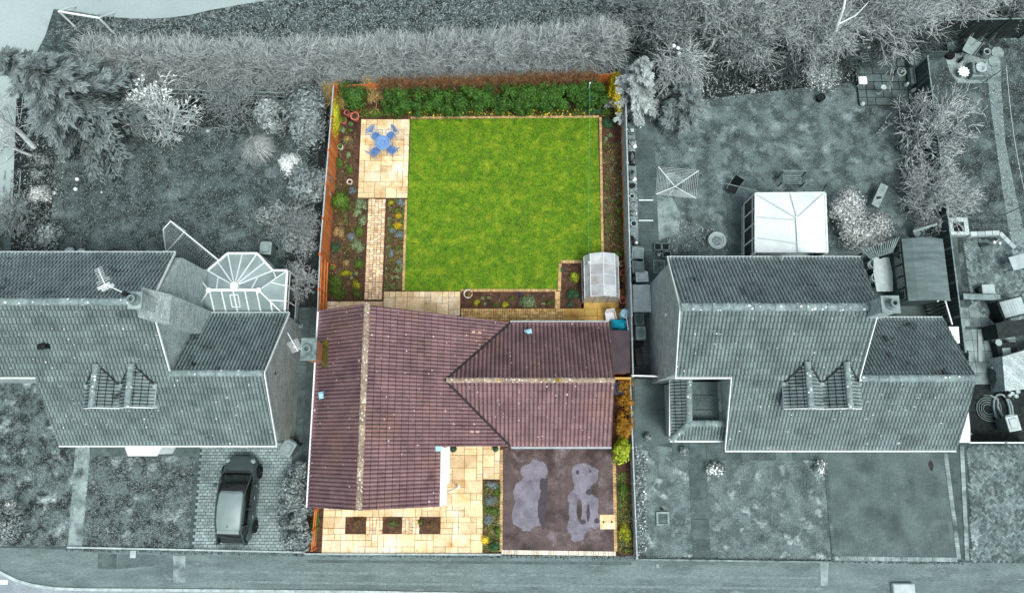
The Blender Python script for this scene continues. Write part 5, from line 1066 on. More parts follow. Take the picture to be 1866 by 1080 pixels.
C1 = [('silvery green cushion at the start of the sett path', 657, 373, 13, 13, 'sage_leaf', .35), ('second silvery cushion down the sett path', 652, 387, 9, 9, 'sage_leaf', .3), ('pale sage clump third down the sett path', 659, 401, 9, 11, 'sage_leaf', .3), ('fresh green clump fourth down the sett path', 655, 419, 11, 13, 'green_leaf', .35),
      ('greyish herb set back from the sett path', 641, 428, 9, 11, 'blue_leaf', .3), ('widest sage clump along the sett path', 652, 448, 13, 14, 'sage_leaf', .35), ('dark edged green clump below the widest sage one', 652, 475, 11, 15, 'green_leaf', .35), ('deep green clump by the middle of the orange fence', 611, 449, 9, 13, 'teal_leaf', .35),
      ('lush green clump near the terracotta pot', 609, 513, 15, 14, 'green_leaf', .45), ('largest dark clump at the bottom of the left bed', 616, 534, 21, 17, 'green_leaf', .5), ('yellow green clump at the lower end of the sett path', 649, 517, 10, 9, 'lime_leaf', .3), ('last green clump beside the lower sett path', 651, 536, 9, 12, 'green_leaf', .3),
      ('grey leaved plant above the round bush', 641, 347, 9, 8, 'blue_leaf', .3), ('tiny sage rosette above the lower path clumps', 649, 498, 4, 4, 'sage_leaf', .15), ('tiny sage rosette left of the lower path clumps', 640, 505, 3.5, 4, 'sage_leaf', .15), ('dry yellow tuft in the middle of the left bed', 631, 479, 8, 7, 'straw', .3),
      ('yellowish tuft below the dry one', 630, 498, 9, 8, 'lime_leaf', .25), ('browned plant beside the orange fence', 617, 422, 11, 15, 'straw', .35), ('lime rosette at the top of the narrow bed', 712, 370, 6, 6, 'lime_leaf', .25), ('blue grey plant at the top of the narrow bed', 731, 370, 9, 9, 'blue_leaf', .3),
      ('little green plant under the blue grey one', 724, 383, 4.5, 4.5, 'green_leaf', .2), ('small golden plant in the narrow bed', 726, 394, 7, 7, 'yellow_leaf', .25), ('larger golden plant in the narrow bed', 724, 410, 10, 9, 'yellow_leaf', .3), ('pale green speck of a plant at the narrow bed edge', 709, 399, 4, 4, 'sage_leaf', .15),
      ('small silver plant left in the narrow bed', 716, 419, 7, 6, 'blue_leaf', .22), ('wide silver blue plant by the lawn edging', 728, 428, 10, 9, 'blue_leaf', .3), ('sparse green plant below the silver blue one', 725, 450, 6, 6, 'green_leaf', .2), ('round lavender mound in the narrow bed', 712, 461, 6.5, 7.5, 'blue_leaf', .28),
      ('small lavender by the lawn edging', 728, 477, 6.5, 6.5, 'blue_leaf', .22), ('round sage rosette, upper of three', 723, 493, 4.5, 4.5, 'sage_leaf', .16), ('round sage rosette, lower left of three', 714, 505, 4, 4, 'sage_leaf', .16), ('round sage rosette, lower right of three', 724, 505, 4.5, 4, 'sage_leaf', .16),
      ('yellow green dome nearest the big white rimmed pot', 868, 551, 6.5, 6.5, 'lime_leaf', .28), ('tiny pale plant upper left in the back bed', 879, 544, 3.5, 3.5, 'sage_leaf', .12), ('tiny pale plant upper right in the back bed', 890, 543, 3.5, 3.5, 'sage_leaf', .12), ('tiny pale plant low in the back bed', 885, 553, 3.5, 3.5, 'sage_leaf', .12),
      ('small upright green plant in the back bed', 903, 555, 4.5, 5, 'green_leaf', .2), ('ragged lime dome in the middle of the back bed', 920, 554, 6.5, 6.5, 'lime_leaf', .28), ('small green dome just left of the globe lamp', 933, 544, 4.5, 4.5, 'green_leaf', .2), ('wide square green bush right of the globe lamp', 964, 549, 18, 13, 'sage_leaf', .45),
      ('sparse olive plant at the right end of the back bed', 1004, 550, 10, 8, 'green_leaf', .2), ('tiny plant between the wide bush and the olive one', 990, 552, 4, 3.5, 'sage_leaf', .12), ('lime yellow plant left of the greenhouse', 1047, 505, 10, 11, 'bright_leaf', .4), ('dark teal rounded bush left of the greenhouse door', 1045, 537, 14, 12, 'teal_leaf', .5),
      ('small teal plant below the dark rounded bush', 1040, 554, 7, 6, 'teal_leaf', .22), ('small green plant at the corner of the greenhouse bed', 1025, 492, 4, 5, 'teal_leaf', .15), ('bright low leafy plant at the top of the patio', 686, 208, 17, 9, 'green_leaf', .3), ('fern beside the glazed pots', 624, 236, 8, 9, 'sage_leaf', .35),
      ('leafy plant by the fence left of the patio', 617, 297, 9, 13, 'green_leaf', .35), ('low green plant along the patio edge', 637, 306, 7, 14, 'green_leaf', .22), ('small green plant by the upper patio edge', 634, 283, 6, 6, 'sage_leaf', .22), ('dry tan tuft below the glazed pots', 634, 252, 9, 7, 'straw', .25),
      ('spreading teal plant below the right end of the laurel', 1085, 200, 22, 8, 'teal_leaf', .35), ('round fleshy green plant at the top of the right bed', 1109, 224, 12, 14, 'teal_leaf', .35), ('grassy plant under the yellow shrub', 1108, 200, 12, 8, 'green_leaf', .35), ('small sage plant under the fleshy one, left', 1104, 253, 4.5, 4, 'sage_leaf', .15), ('small sage plant under the fleshy one, right', 1112, 246, 4.5, 5, 'sage_leaf', .15),
      ('green clump low in the right bed, uppermost', 1126, 368, 6, 6, 'green_leaf', .2), ('green clump low in the right bed, second', 1128, 385, 6, 8, 'green_leaf', .2), ('green clump low in the right bed, left one', 1115, 392, 5, 5, 'green_leaf', .2), ('green clump low in the right bed, lowest', 1129, 402, 5, 7, 'green_leaf', .2), ('weedy green plants behind the greenhouse', 1126, 462, 12, 8, 'green_leaf', .3),
      ('heather mound at the top of the driveway side bed', 896, 884, 14, 8, 'blue_leaf', .3), ('green tuft, uppermost in the driveway side bed', 905, 897, 7, 8, 'green_leaf', .3), ('silver green mound in the middle of the driveway side bed', 894, 912, 13, 10, 'blue_leaf', .3), ('dark green tuft in the middle of the driveway side bed', 897, 930, 12, 8, 'green_leaf', .3), ('grey mound low in the driveway side bed', 892, 946, 12, 9, 'blue_leaf', .3), ('spiky green tuft by the driveway edging', 905, 968, 8, 10, 'green_leaf', .35), ('yellow flowering clump in the driveway side bed', 884, 983, 7, 9, 'flower_yellow', .3), ('dark clump at the bottom of the driveway side bed', 901, 993, 11, 9, 'teal_leaf', .3),
      ('thin leafy shrub in the left square bed', 650, 955, 12, 12, 'dry_leaf', .35), ('thin leafy shrub in the middle square bed', 716, 955, 11, 11, 'green_leaf', .35), ('thin leafy shrub in the right square bed', 785, 956, 13, 12, 'dry_leaf', .35), ('bright green tuft at the edge of the right square bed', 765, 951, 4, 6, 'green_leaf', .2)]
for lb, px, py, rx, ry_, mt, h in C1:
    n_ = int(min(1400, 60 + 5.5 * rx * ry_)) ; n_ = n_ // 3 if 'thin' in lb or 'sparse' in lb else n_
    bush('bed_plant', lb, px, py, rx / 31, ry_ / 31, h, m_[mt], n_, .055 if mt != 'straw' else .07, 8, gpn, 'plant', asp=.3 if mt in ('straw', 'blue_leaf') else .5, lr=.5)
# many small growths nobody could count
def scatter(name, poly, n, mat, size, zmax, asp=.4, z0=.01, clump=0):
    pts = [at(*p) for p in poly]; xs = [p.x for p in pts]; ys = [p.y for p in pts]; P = []
    X = nr.uniform(min(xs), max(xs), n * 4); Y = nr.uniform(min(ys), max(ys), n * 4); r = np.zeros(n * 4, bool)
    if clump: kk = nr.integers(0, clump * 4, n * 4); sp_ = nr.uniform(.05, .2, clump * 4)[kk]; X = X[kk] + nr.normal(size=n * 4) * sp_; Y = Y[kk] + nr.normal(size=n * 4) * sp_
    for i in range(len(pts)):
        a, b = pts[i], pts[i - 1]; r ^= ((a.y > Y) != (b.y > Y)) & (X < (b.x - a.x) * (Y - a.y) / (b.y - a.y + 1e-12) + a.x)
    X, Y = X[r][:n], Y[r][:n]; k = len(X); P = np.stack([X, Y, z0 + nr.uniform(0, zmax, k)], 1); Nn = nr.normal(size=(k, 3)) * .5 + [0, 0, 1]; Nn /= np.linalg.norm(Nn, axis=1, keepdims=True)
    V, F = leaf_quads(P, Nn, size, asp); o = np_mesh(name, V, F, nr.uniform(0, 1, k), m_[mat]); o['kind'] = 'stuff'; return o
scatter('daffodils', [(700, 206), (1090, 202), (1090, 212), (700, 214)], 150, 'flower_yellow', .1, .3, .9)
scatter('low_leaves', [(650, 200), (1120, 196), (1120, 213), (650, 215)], 2600, 'green_leaf', .09, .22)
for L_ in ([(606, 240), (650, 240), (646, 360), (660, 370), (655, 545), (580, 550)], [(708, 364), (738, 364), (734, 528), (700, 528)], [(1098, 260), (1136, 260), (1142, 460), (1100, 460)], [(1122, 860), (1152, 860), (1154, 1008), (1126, 1008)], [(880, 876), (912, 876), (911, 1005), (879, 1005)]):
    scatter('leaf_litter', L_, 900, 'dry_leaf', .05, .04, .6); scatter('ground_cover', L_, 500, 'green_leaf', .06, .12, .5); scatter('ground_cover', L_, 900, 'green_leaf', .06, .16, .5, clump=12); scatter('ground_cover', L_, 500, 'sage_leaf', .055, .14, .4, clump=7); scatter('dry_growth', L_, 450, 'straw', .08, .14, .16, clump=9)
for L_ in ([(630, 942), (667, 942), (667, 971), (630, 971)], [(698, 942), (732, 942), (732, 971), (698, 971)], [(765, 942), (802, 942), (802, 971), (765, 971)]): scatter('leaf_litter', L_, 130, 'dry_leaf', .04, .03, .6, .02)
scatter('grass_blades', [(749, 219), (1089, 215), (1096, 470), (1060, 478), (1020, 478), (1018, 529), (737, 529)], 90000, 'grass_green', .06, .03, .25, .008)
scatter('grass_blades', [(60, 200), (590, 200), (560, 470), (40, 470)], 42000, 'grass_blade', .085, .05, .22)
scatter('grass_blades', [(90, 64), (140, 22), (235, 36), (310, 36), (385, 22), (505, -5), (1300, -60), (1200, 90), (190, 100)], 34000, 'grass_blade', .16, .1, .22)
scatter('grass_blades', [(-40, 690), (110, 690), (160, 812), (124, 994), (-40, 994)], 12000, 'grass_blade', .085, .06, .22)
scatter('grass_blades', [(163, 832), (356, 832), (344, 997), (148, 995)], 14000, 'grass_blade', .085, .05, .22)
scatter('grass_blades', [(1190, 200), (1550, 150), (1650, 200), (1660, 460), (1190, 460)], 30000, 'grass_blade', .06, .03, .22)
scatter('grass_blades', [(1700, 130), (1880, 60), (1900, 420), (1750, 430)], 12000, 'grass_blade', .08, .05, .22)
scatter('grass_blades', [(1160, 830), (1262, 830), (1268, 1018), (1160, 1014)], 5500, 'grass_blade', .055, .03, .22); scatter('grass_blades', [(1288, 842), (1500, 842), (1512, 1018), (1290, 1018)], 12000, 'grass_blade', .055, .03, .22)

# ------------------------------------------------------------ grey trees, hedges and shrubs
def conifer(label, px, py, h, rad, mat, n_br=60, seed=1, size=.3, cat='tree', name='conifer', droop=.35, asp=.22, top=.15, dens=22, bark=None):
    b = at(px, py, h * .75); b.z = 0; t = thing(name, label, cat, b); rg = np.random.default_rng(seed)
    g = G(); g.tube([(0, 0, 0), (.05, 0, h * .5), (0, .03, h)], .16, 8, r2=.03); g.build('trunk', m_['bark'], t)
    S0, S1, R0, R1 = [], [], [], []; P, Nn, D, A = [], [], [], []
    for k in range(n_br):
        f = (k + .5) / n_br; z = h * (.12 + .86 * f); L_ = rad * ((1 - f) ** .75 + top) * rg.uniform(.75, 1.1); a = k * 2.399 + rg.uniform(-.4, .4)
        m = 7; prev = np.array([b.x, b.y, z]); bv = rg.uniform(0, 1)
        for j in range(1, m + 1):
            s = j / m; cur = np.array([b.x + math.cos(a) * L_ * s, b.y + math.sin(a) * L_ * s, z + L_ * (.25 * s - droop * s * s)]); cur[2] = max(cur[2], .1)
            S0.append(prev); S1.append(cur); R0.append(.03 * (1 - s) + .01); R1.append(.03 * (1 - s) + .006)
            nn_ = int(dens * (.35 + .8 * s))
            for _ in range(nn_):
                side = rg.choice([-1, 1]); aa = a + side * rg.uniform(.25, 1.0); w_ = rg.uniform(0, L_ * .26 * (1.15 - s * .7) + .05); q = prev + (cur - prev) * rg.uniform(); 
                q = q + np.array([math.cos(a + side * 1.1), math.sin(a + side * 1.1), -.25]) * w_ + rg.normal(size=3) * .04
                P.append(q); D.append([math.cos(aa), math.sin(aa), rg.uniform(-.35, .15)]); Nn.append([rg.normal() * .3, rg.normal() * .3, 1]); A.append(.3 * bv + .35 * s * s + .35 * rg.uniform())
            prev = cur
    P, D, Nn = np.array(P), np.array(D), np.array(Nn); D /= np.linalg.norm(D, axis=1, keepdims=True); c = np.cross(D, Nn); c /= np.linalg.norm(c, axis=1, keepdims=True)
    s_ = size * rg.uniform(.6, 1.3, (len(P), 1)); P[:, 2] = np.maximum(P[:, 2], .05)
    V = np.stack([P - D * s_ * .4, P - c * s_ * asp * .5, P + D * s_ * .6, P + c * s_ * asp * .5], 1).reshape(-1, 3); F = np.arange(len(V)).reshape(-1, 4)
    np_mesh('needles', V, F, A, m_[mat], t); V, F = segs_np(S0, S1, R0, R1); np_mesh('branches', V, F, np.full(len(F), .3), m_['twig_mid'], t)
    return t
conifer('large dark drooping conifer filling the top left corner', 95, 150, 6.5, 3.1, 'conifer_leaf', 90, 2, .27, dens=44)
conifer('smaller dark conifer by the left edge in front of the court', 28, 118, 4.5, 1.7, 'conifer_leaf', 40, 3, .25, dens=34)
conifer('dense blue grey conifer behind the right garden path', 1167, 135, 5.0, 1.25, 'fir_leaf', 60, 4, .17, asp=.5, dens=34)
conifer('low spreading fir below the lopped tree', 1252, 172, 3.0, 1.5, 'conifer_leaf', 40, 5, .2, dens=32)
bush('broad_shrub', 'broad dark leafy shrub at the top right of the left garden', 558, 208, 1.35, 1.75, 2.6, m_['hedge_mid'], 8000, .19, 34, asp=.4, lr=.3)
bush('broad_shrub', 'greyish bushy shrub left of the broad dark one', 494, 212, .95, 1.1, 2.0, m_['grey_mid_leaf'], 4200, .16, 24, asp=.4, lr=.3)
bush('dark_shrub', 'dark rounded shrub pressed against the orange fence', 560, 338, 1.05, 1.25, 2.2, m_['hedge_mid'], 5500, .2, 26, asp=.35, lr=.32)
bush('dark_shrub', 'low dark shrub between the white blossom bush and the bin', 492, 385, 1.25, 1.0, 1.2, m_['grey_dark_leaf'], 3400, .16, 20, asp=.35, lr=.34)
bush('blossom_bush', 'small white blossoming bush by the dark rounded shrub', 531, 300, .66, .78, 1.3, m_['flower_white'], 2600, .1, 18, lr=.4)
bush('variegated_shrub', 'pale speckled shrub in the left border of the left garden', 73, 356, .62, .6, 1.0, m_['grey_pale_leaf'], 1900, .09, 16)
bush('border_shrub', 'small rounded shrub near the leaning birch trunk', 76, 292, .5, .4, .8, m_['grey_mid_leaf'], 900, .08, 12)
bush('border_shrub', 'small dark shrub above the pale speckled one', 68, 316, .42, .38, .7, m_['grey_mid_leaf'], 700, .08, 12)
bush('border_shrub', 'untidy dark evergreen at the left edge above the house roof', 85, 425, .9, .8, 1.1, m_['grey_dark_leaf'], 2200, .12, 16)
bare('leafless_shrub', 'wide spreading twiggy shrub at the left edge above the house roof', 'shrub', 45, 402, 1.7, 1.5, m_['twig_mid'], 13, 3, .035, 31, thick=1.2)
bare('leafless_shrub', 'tangled bare shrub below the dark rounded one by the fence', 'shrub', 552, 425, 2.0, 1.2, m_['twig_mid'], 16, 3, .03, 32, thick=1.1)
bush('mounded_shrub', 'grey mounded shrub beside the fan shaped sunroom', 545, 435, .98, .95, 1.6, m_['grey_mid_leaf'], 4200, .12, 26, asp=.3, lr=.3)
bare('leafless_shrub', 'thin bare shrub in the passage beside the fan shaped sunroom', 'shrub', 556, 515, 1.6, .9, m_['twig_pale'], 8, 3, .025, 33, thick=1.1)
def blossom(t, out):
    tips = [o[1] for o in out if o[4] == 0]; rg = random.Random(5); tips = [p for p in tips if p[1] > t.location.y + .1 and rg.random() < .16]
    P = np.array(tips); V, F = leaf_quads(P, unit(len(P)) * .4 + [0, 0, 1], .11, .8); np_mesh('blossom', V, F, nr.uniform(.6, 1, len(P)), m_['flower_white'], t)
bare('magnolia_tree', 'pale branched tree with white blossom in the left garden', 'tree', 316, 218, 2.1, 2.3, m_['twig_white'], 11, 3, .07, 34, kids=3, thick=2.0, extra=blossom)
bare('leafless_shrub', 'fan of straight bare stems right of the blossoming tree', 'shrub', 432, 205, 2.4, 1.2, m_['twig_mid'], 12, 3, .03, 35, thick=1.1)
def tuft(name, label, px, py, rad, h, mat, n, cat='grass clump', thick=.01, droop=.5):
    c = at(px, py, 0); t = thing(name, label, cat, c); a = nr.uniform(0, 2 * np.pi, n); s = nr.uniform(0, 1, n) ** .6; r = rad * s
    P0 = np.stack([c.x + np.cos(a) * r * .25, c.y + np.sin(a) * r * .25, np.full(n, .02)], 1); P1 = P0 + np.stack([np.cos(a) * r * .45, np.sin(a) * r * .45, h * (1 - .25 * s)], 1); P2 = P1 + np.stack([np.cos(a) * r * .5, np.sin(a) * r * .5, -h * droop * s], 1) + nr.normal(size=(n, 3)) * .03
    V1, F1 = segs_np(P0, P1, np.full(n, thick), np.full(n, thick * .8)); V2, F2 = segs_np(P1, P2, np.full(n, thick * .8), np.full(n, thick * .4)); A = np.repeat(nr.uniform(0, 1, n), 3)
    np_mesh('blades', np.vstack([V1, V2]), np.vstack([F1, F2 + len(V1)]), np.concatenate([A, A]), m_[mat], t); return t
tuft('ornamental_grass', 'pale round tussock of ornamental grass at the edge of the left lawn', 473, 275, .85, .9, 'twig_pale', 1500)
def twig_hedge(name, label, cat, line, hw, h, n, mat, seed, ln=(.25, .7), thick=.011, hump=None, dark=None):
    """leafless hedge: thousands of thin shoots filling a rounded bank along a line given in metres"""
    line = np.array([[p[0], p[1]] for p in line]); sg = np.linalg.norm(np.diff(line, axis=0), axis=1); cs = np.concatenate([[0], np.cumsum(sg)]); rg = np.random.default_rng(seed)
    t = thing(name, label, cat, (line[0][0], line[0][1], 0)); s = rg.uniform(0, cs[-1], n); X = np.interp(s, cs, line[:, 0]); Y = np.interp(s, cs, line[:, 1])
    v = rg.uniform(-1, 1, n); HW = hw * (1 + .18 * np.sin(s * 1.7) + .12 * np.sin(s * 4.1)); HH = h * (1 + .1 * np.sin(s * 2.3 + 1) + .08 * np.sin(s * 5.3)); z = HH * np.sqrt(np.clip(1 - v ** 2, 0, 1)) * rg.uniform(.35, 1, n) ** .5
    P = np.stack([X, Y + v * HW, np.maximum(z, .1)], 1); d = np.stack([rg.normal(size=n) * .7, v * .9 + rg.normal(size=n) * .5, .55 + rg.normal(size=n) * .4], 1); d /= np.linalg.norm(d, axis=1, keepdims=True); L_ = rg.uniform(*ln, (n, 1))
    Q = P + d * L_; d2 = d + rg.normal(size=(n, 3)) * .55; d2 /= np.linalg.norm(d2, axis=1, keepdims=True); d3 = d + rg.normal(size=(n, 3)) * .6; d3 /= np.linalg.norm(d3, axis=1, keepdims=True)
    th = np.full(n, thick); a1 = segs_np(P, Q, th * 1.3, th); a2 = segs_np(Q, Q + d2 * L_ * .6, th, th * .5); a3 = segs_np(P + d * L_ * .5, P + d * L_ * .5 + d3 * L_ * .6, th, th * .5)
    V = np.vstack([a1[0], a2[0], a3[0]]); F = np.vstack([a1[1], a2[1] + len(a1[0]), a3[1] + len(a1[0]) + len(a2[0])]); A = np.tile(np.repeat(rg.uniform(0, 1, n), 3), 3)
    np_mesh('twigs', V, F, A, m_[mat], t); g = G()
    for k in range(int(cs[-1] / .6)):
        ss = (k + .5) * .6; x, y = np.interp(ss, cs, line[:, 0]) - line[0][0], np.interp(ss, cs, line[:, 1]) - line[0][1]; g.tube([(x, y, 0), (x + .1 * math.sin(k), y + .1 * math.cos(k * 2), h * .6)], .035, 5, r2=.015)
    g.build('stem', m_['bark'], t)['kind'] = 'stuff'; return t
ln_ = [at(x, y, 1.0) for x, y in ((170, 118), (300, 118), (450, 122), (600, 118), (760, 112), (900, 104), (1040, 92), (1130, 80))]
twig_hedge('bare_hedge', 'long leafless hedge running behind the gardens', 'hedge', ln_, 1.05, 1.9, 40000, 'twig_pale', 3, (.15, .7), .0095)
sheet('hedge_soil', None, .016, m_['grey_soil'], world=[(p.x, p.y - 1.1, 0) for p in ln_] + [(p.x, p.y + 1.0, 0) for p in ln_[::-1]])
sheet('thicket_soil', [(1120, 60), (1180, -60), (1780, -60), (1760, 70), (1560, 120), (1400, 150), (1200, 160)], .02, m_['grey_soil'])
k_ = 0
for lb, px, py, h, rad, st, lv, mt in (('bare tangled tree at the left end of the thicket', 1185, 55, 4.0, 2.3, 9, 4, 'twig_mid'), ('pale bare tree second in the thicket, right above the lopped tree', 1262, 35, 4.5, 2.5, 9, 4, 'twig_pale'), ('bare tree in the thicket left of the pale trunk', 1350, 60, 4.5, 2.6, 10, 4, 'twig_pale'),
        ('bare tree at the top edge above the middle of the thicket', 1420, 5, 5.0, 2.6, 9, 4, 'twig_pale'), ('bare tree in the thicket just behind the blossom flecked bush', 1460, 80, 4.2, 2.4, 10, 4, 'twig_pale'), ('bare tree in the thicket right of the pale trunk', 1560, 45, 5.0, 2.7, 10, 4, 'twig_pale'),
        ('pale bare tree over the raised patio corner', 1650, 15, 4.0, 2.0, 10, 4, 'twig_pale'), ('bare tree at the far right end of the thicket', 1720, 10, 4.0, 1.8, 8, 4, 'twig_pale'), ('spidery bare tree cut by the top right corner', 1840, 5, 3.6, 2.2, 8, 3, 'twig_pale'), ('small bare tree low in the thicket near the dark fir', 1330, 105, 3.0, 1.8, 9, 3, 'twig_mid')):
    k_ += 1; bare('leafless_tree', lb, 'tree', px, py, h, rad, m_[mt], st + 2, 3, .075, 40 + k_, 'bare trees of the thicket', kids=4, thick=1.35)
ln_ = [at(x, y, 1.0) for x, y in ((1170, 70), (1300, 60), (1450, 60), (1580, 35), (1720, 10))]
twig_hedge('bare_undergrowth', 'tangled leafless undergrowth beneath the thicket trees', 'undergrowth', ln_, 1.8, 1.3, 15000, 'twig_dim', 8, (.3, .9))
TR_ = 1
t = simple('pale_trunk_tree', 'tree with one long white leaning trunk over the thicket', 'tree', 1513, 88, 0); b = t.location; g = G()
e = [at(1513, 88, 1.5), at(1525, 50, 3.5), at(1537, 15, 5.0), at(1545, -25, 6.0)]; g.tube([(0, 0, 0)] + [tuple(p - b) for p in e], .11, 8, r2=.05); g.build('trunk', m_['birch_bark'], t)
g = G(); e2 = at(1527, 45, 3.7) - b; g.tube([tuple(e2), tuple(at(1560, 28, 4.2) - b), tuple(at(1582, 5, 4.8) - b)], .05, 6, r2=.02); e3 = at(1510, 92, 1.6) - b; g.tube([tuple(e3), tuple(at(1500, 72, 2.2) - b), tuple(at(1488, 58, 2.8) - b)], .04, 6, r2=.02); g.build('branch', m_['birch_bark'], t)
# lopped tree: cut stumps with hanging shoots
t = simple('lopped_tree', 'lopped tree with pale cut stump ends and hanging shoots', 'tree', 1240, 130, 0); b = t.location; g = G()
for x, y, z in ((1228, 84, 3.2), (1236, 88, 3.1), (1238, 98, 2.9)): 
    p = at(x, y, z) - b; g.tube([(0, 0, 0), tuple(p * .6), tuple(p)], .13, 9, r2=.09)
g.build('trunk', m_['bark'], t); g = G()
for x, y, z in ((1228, 84, 3.22), (1236, 88, 3.12), (1238, 98, 2.92)): p = at(x, y, z) - b; g.lathe([(.1, 0), (.1, .015)], tuple(p), 10)
g.build('cut_end', m_['flower_white'] if False else m_['white_plastic'], t)
out = []; rg = random.Random(9); top = at(1236, 90, 2.8)
for i in range(46): a = rg.uniform(0, 6.28); grow(rg, out, top + Vector((rg.uniform(-.4, .4), rg.uniform(-.5, .2), -.3)), Vector((math.cos(a) * .75, math.sin(a) * .6 - .65, rg.uniform(.1, .5))).normalized(), rg.uniform(.7, 1.25), .022, 2, 3, up=-.15, spread=.55)
V, F = segs_np([o[0] for o in out], [o[1] for o in out], [max(.01, o[2]) for o in out], [max(.008, o[3]) for o in out]); np_mesh('shoots', V, F, np.repeat(nr.uniform(0, 1, len(out)), 3), m_['twig_pale'], t)
bare('leafless_tree', 'wide bare bushy tree over the long board fence', 'tree', 1678, 256, 2.8, 2.4, m_['twig_pale'], 13, 3, .065, 61, thick=2.0)
bare('leafless_shrub', 'dense twiggy bush straddling the long board fence', 'shrub', 1680, 366, 2.0, 2.1, m_['twig_pale'], 30, 3, .03, 62, thick=1.2)
bush('bushy_undergrowth', 'dark leafy undergrowth inside the wide bare bushy tree', 1662, 262, .9, .8, .9, m_['grey_dark_leaf'], 2200, .1, 16)
bush('speckled_shrub', 'tall pale speckled shrub beside the bright sunroom', 1542, 376, .95, 1.2, 1.7, m_['grey_pale_leaf'], 6000, .1, 30, lr=.35)
bush('speckled_shrub', 'spreading pale speckled shrub behind the slatted pergola', 1580, 420, 1.6, 1.1, 1.4, m_['grey_pale_leaf'], 8500, .1, 34, lr=.32)
bush('blossom_bush', 'dark round bush flecked with white blossom under the pale trunk', 1500, 135, 1.2, .85, 1.5, m_['grey_dark_leaf'], 4000, .1, 26)
c = at(1498, 140, 1.2); V, F, A = crown_np((c.x, c.y, .9), (1.25, .85, .8), 380, .08, 20); o = np_mesh('blossom_flecks', V, F, A * .4 + .6, m_['flower_white']); o.parent = bpy.data.objects['blossom_bush.001']; o.data.transform(Matrix.Translation(-o.parent.location)); o.name = 'blossom'; o['kind'] = 'stuff'
hedge('driveway_hedge', 'rounded shaggy hedge between left driveway and the middle plot', 'hedge', [at(*p, 1.2) for p in ((520, 845), (545, 842), (556, 870), (557, 990), (545, 1004), (515, 1002), (508, 960), (512, 900))], 1.35, 'hedge_mid', 11000, .13, .4, stem='bark', lump=.34)
bush('flower_clump', 'white flower clump at the left end of the right front lawn', 1302, 853, .55, .45, .45, m_['grey_dark_leaf'], 900, .09, 12, cat='plant')
bush('flower_clump', 'white flower clump beside the driveway corner on the right front lawn', 1494, 851, .42, .5, .45, m_['grey_dark_leaf'], 700, .09, 12, cat='plant')
for par, px, py, rx_2, ry_2, n_ in (('flower_clump', 1303, 856, .5, .38, 150), ('flower_clump.001', 1496, 852, .38, .42, 120)):
    c = at(px, py, .4); V, F, A = crown_np((c.x, c.y, .35), (rx_2, ry_2, .25), n_, .08, 12, asp=.9); o = np_mesh('flowers', V, F, A * .3 + .7, m_['flower_white'], bpy.data.objects[par]); o['kind'] = 'stuff'
scatter('border_plants', [(1158, 812), (1176, 830), (1178, 1000), (1160, 1012)], 900, 'grey_dark_leaf', .1, .2); scatter('white_flowers', [(1160, 820), (1178, 835), (1178, 1000), (1162, 1005)], 45, 'flower_white', .08, .25, .9)
bush('edge_bush', 'dark bush at the lower left edge of the front lawn', 12, 950, .9, 1.1, 1.0, m_['grey_dark_leaf'], 2500, .1, 20)
bush('edge_bush', 'pale flecked bush at the left edge, middle of the front lawn', 20, 922, .4, .4, .7, m_['grey_pale_leaf'], 400, .08, 10)
scatter('border_weeds', [(30, 200), (130, 230), (100, 460), (25, 460)], 1800, 'grey_dark_leaf', .1, .2)
scatter('border_weeds', [(1195, 200), (1240, 160), (1560, 110), (1560, 150), (1260, 190)], 1800, 'grey_dark_leaf', .1, .25); scatter('lawn_edge_grass', [(1240, 400), (1330, 430), (1330, 458), (1200, 458)], 900, 'grey_mid_leaf', .08, .15)
# leaning birch trunks at the left edge
t = simple('birch_tree', 'white barked birch with two leaning trunks at the left edge', 'tree', 62, 268, 0); b = t.location; g = G(); g.tube([(0, 0, 0), tuple(at(35, 240, 1.4) - b), tuple(at(0, 216, 3) - b), tuple(at(-40, 190, 4.6) - b)], .15, 9, r2=.07); g.build('trunk', m_['birch_bark'], t)
g = G(); g.tube([(-.1, -.5, 0), tuple(at(28, 272, 1.2) - b), tuple(at(-10, 252, 2.6) - b)], .08, 7, r2=.04); g.build('trunk', m_['birch_bark'], t)
out = []; rg = random.Random(12)
for x, y, z in ((30, 236, 1.7), (10, 222, 2.6), (-10, 208, 3.4), (20, 268, 1.5), (0, 300, 2.5)):
    for k in range(4): grow(rg, out, at(x, y, z), Vector((rg.uniform(-1, 1), rg.uniform(-1, 1), .2)).normalized(), 1.2, .02, 2, 2, up=-.1)
V, F = segs_np([o[0] for o in out], [o[1] for o in out], [max(.009, o[2]) for o in out], [max(.007, o[3]) for o in out]); np_mesh('twigs', V, F, np.repeat(nr.uniform(0, 1, len(out)), 3), m_['twig_pale'], t)
for x0_, x1_ in ((4, 8), (17, 21), (33, 35)): sheet('path_kerb', [(x0_ + 4, 310), (x1_ + 4, 310), (x1_ - 1, 380), (x0_ - 1, 380)], .014, m_['joint_pale'])

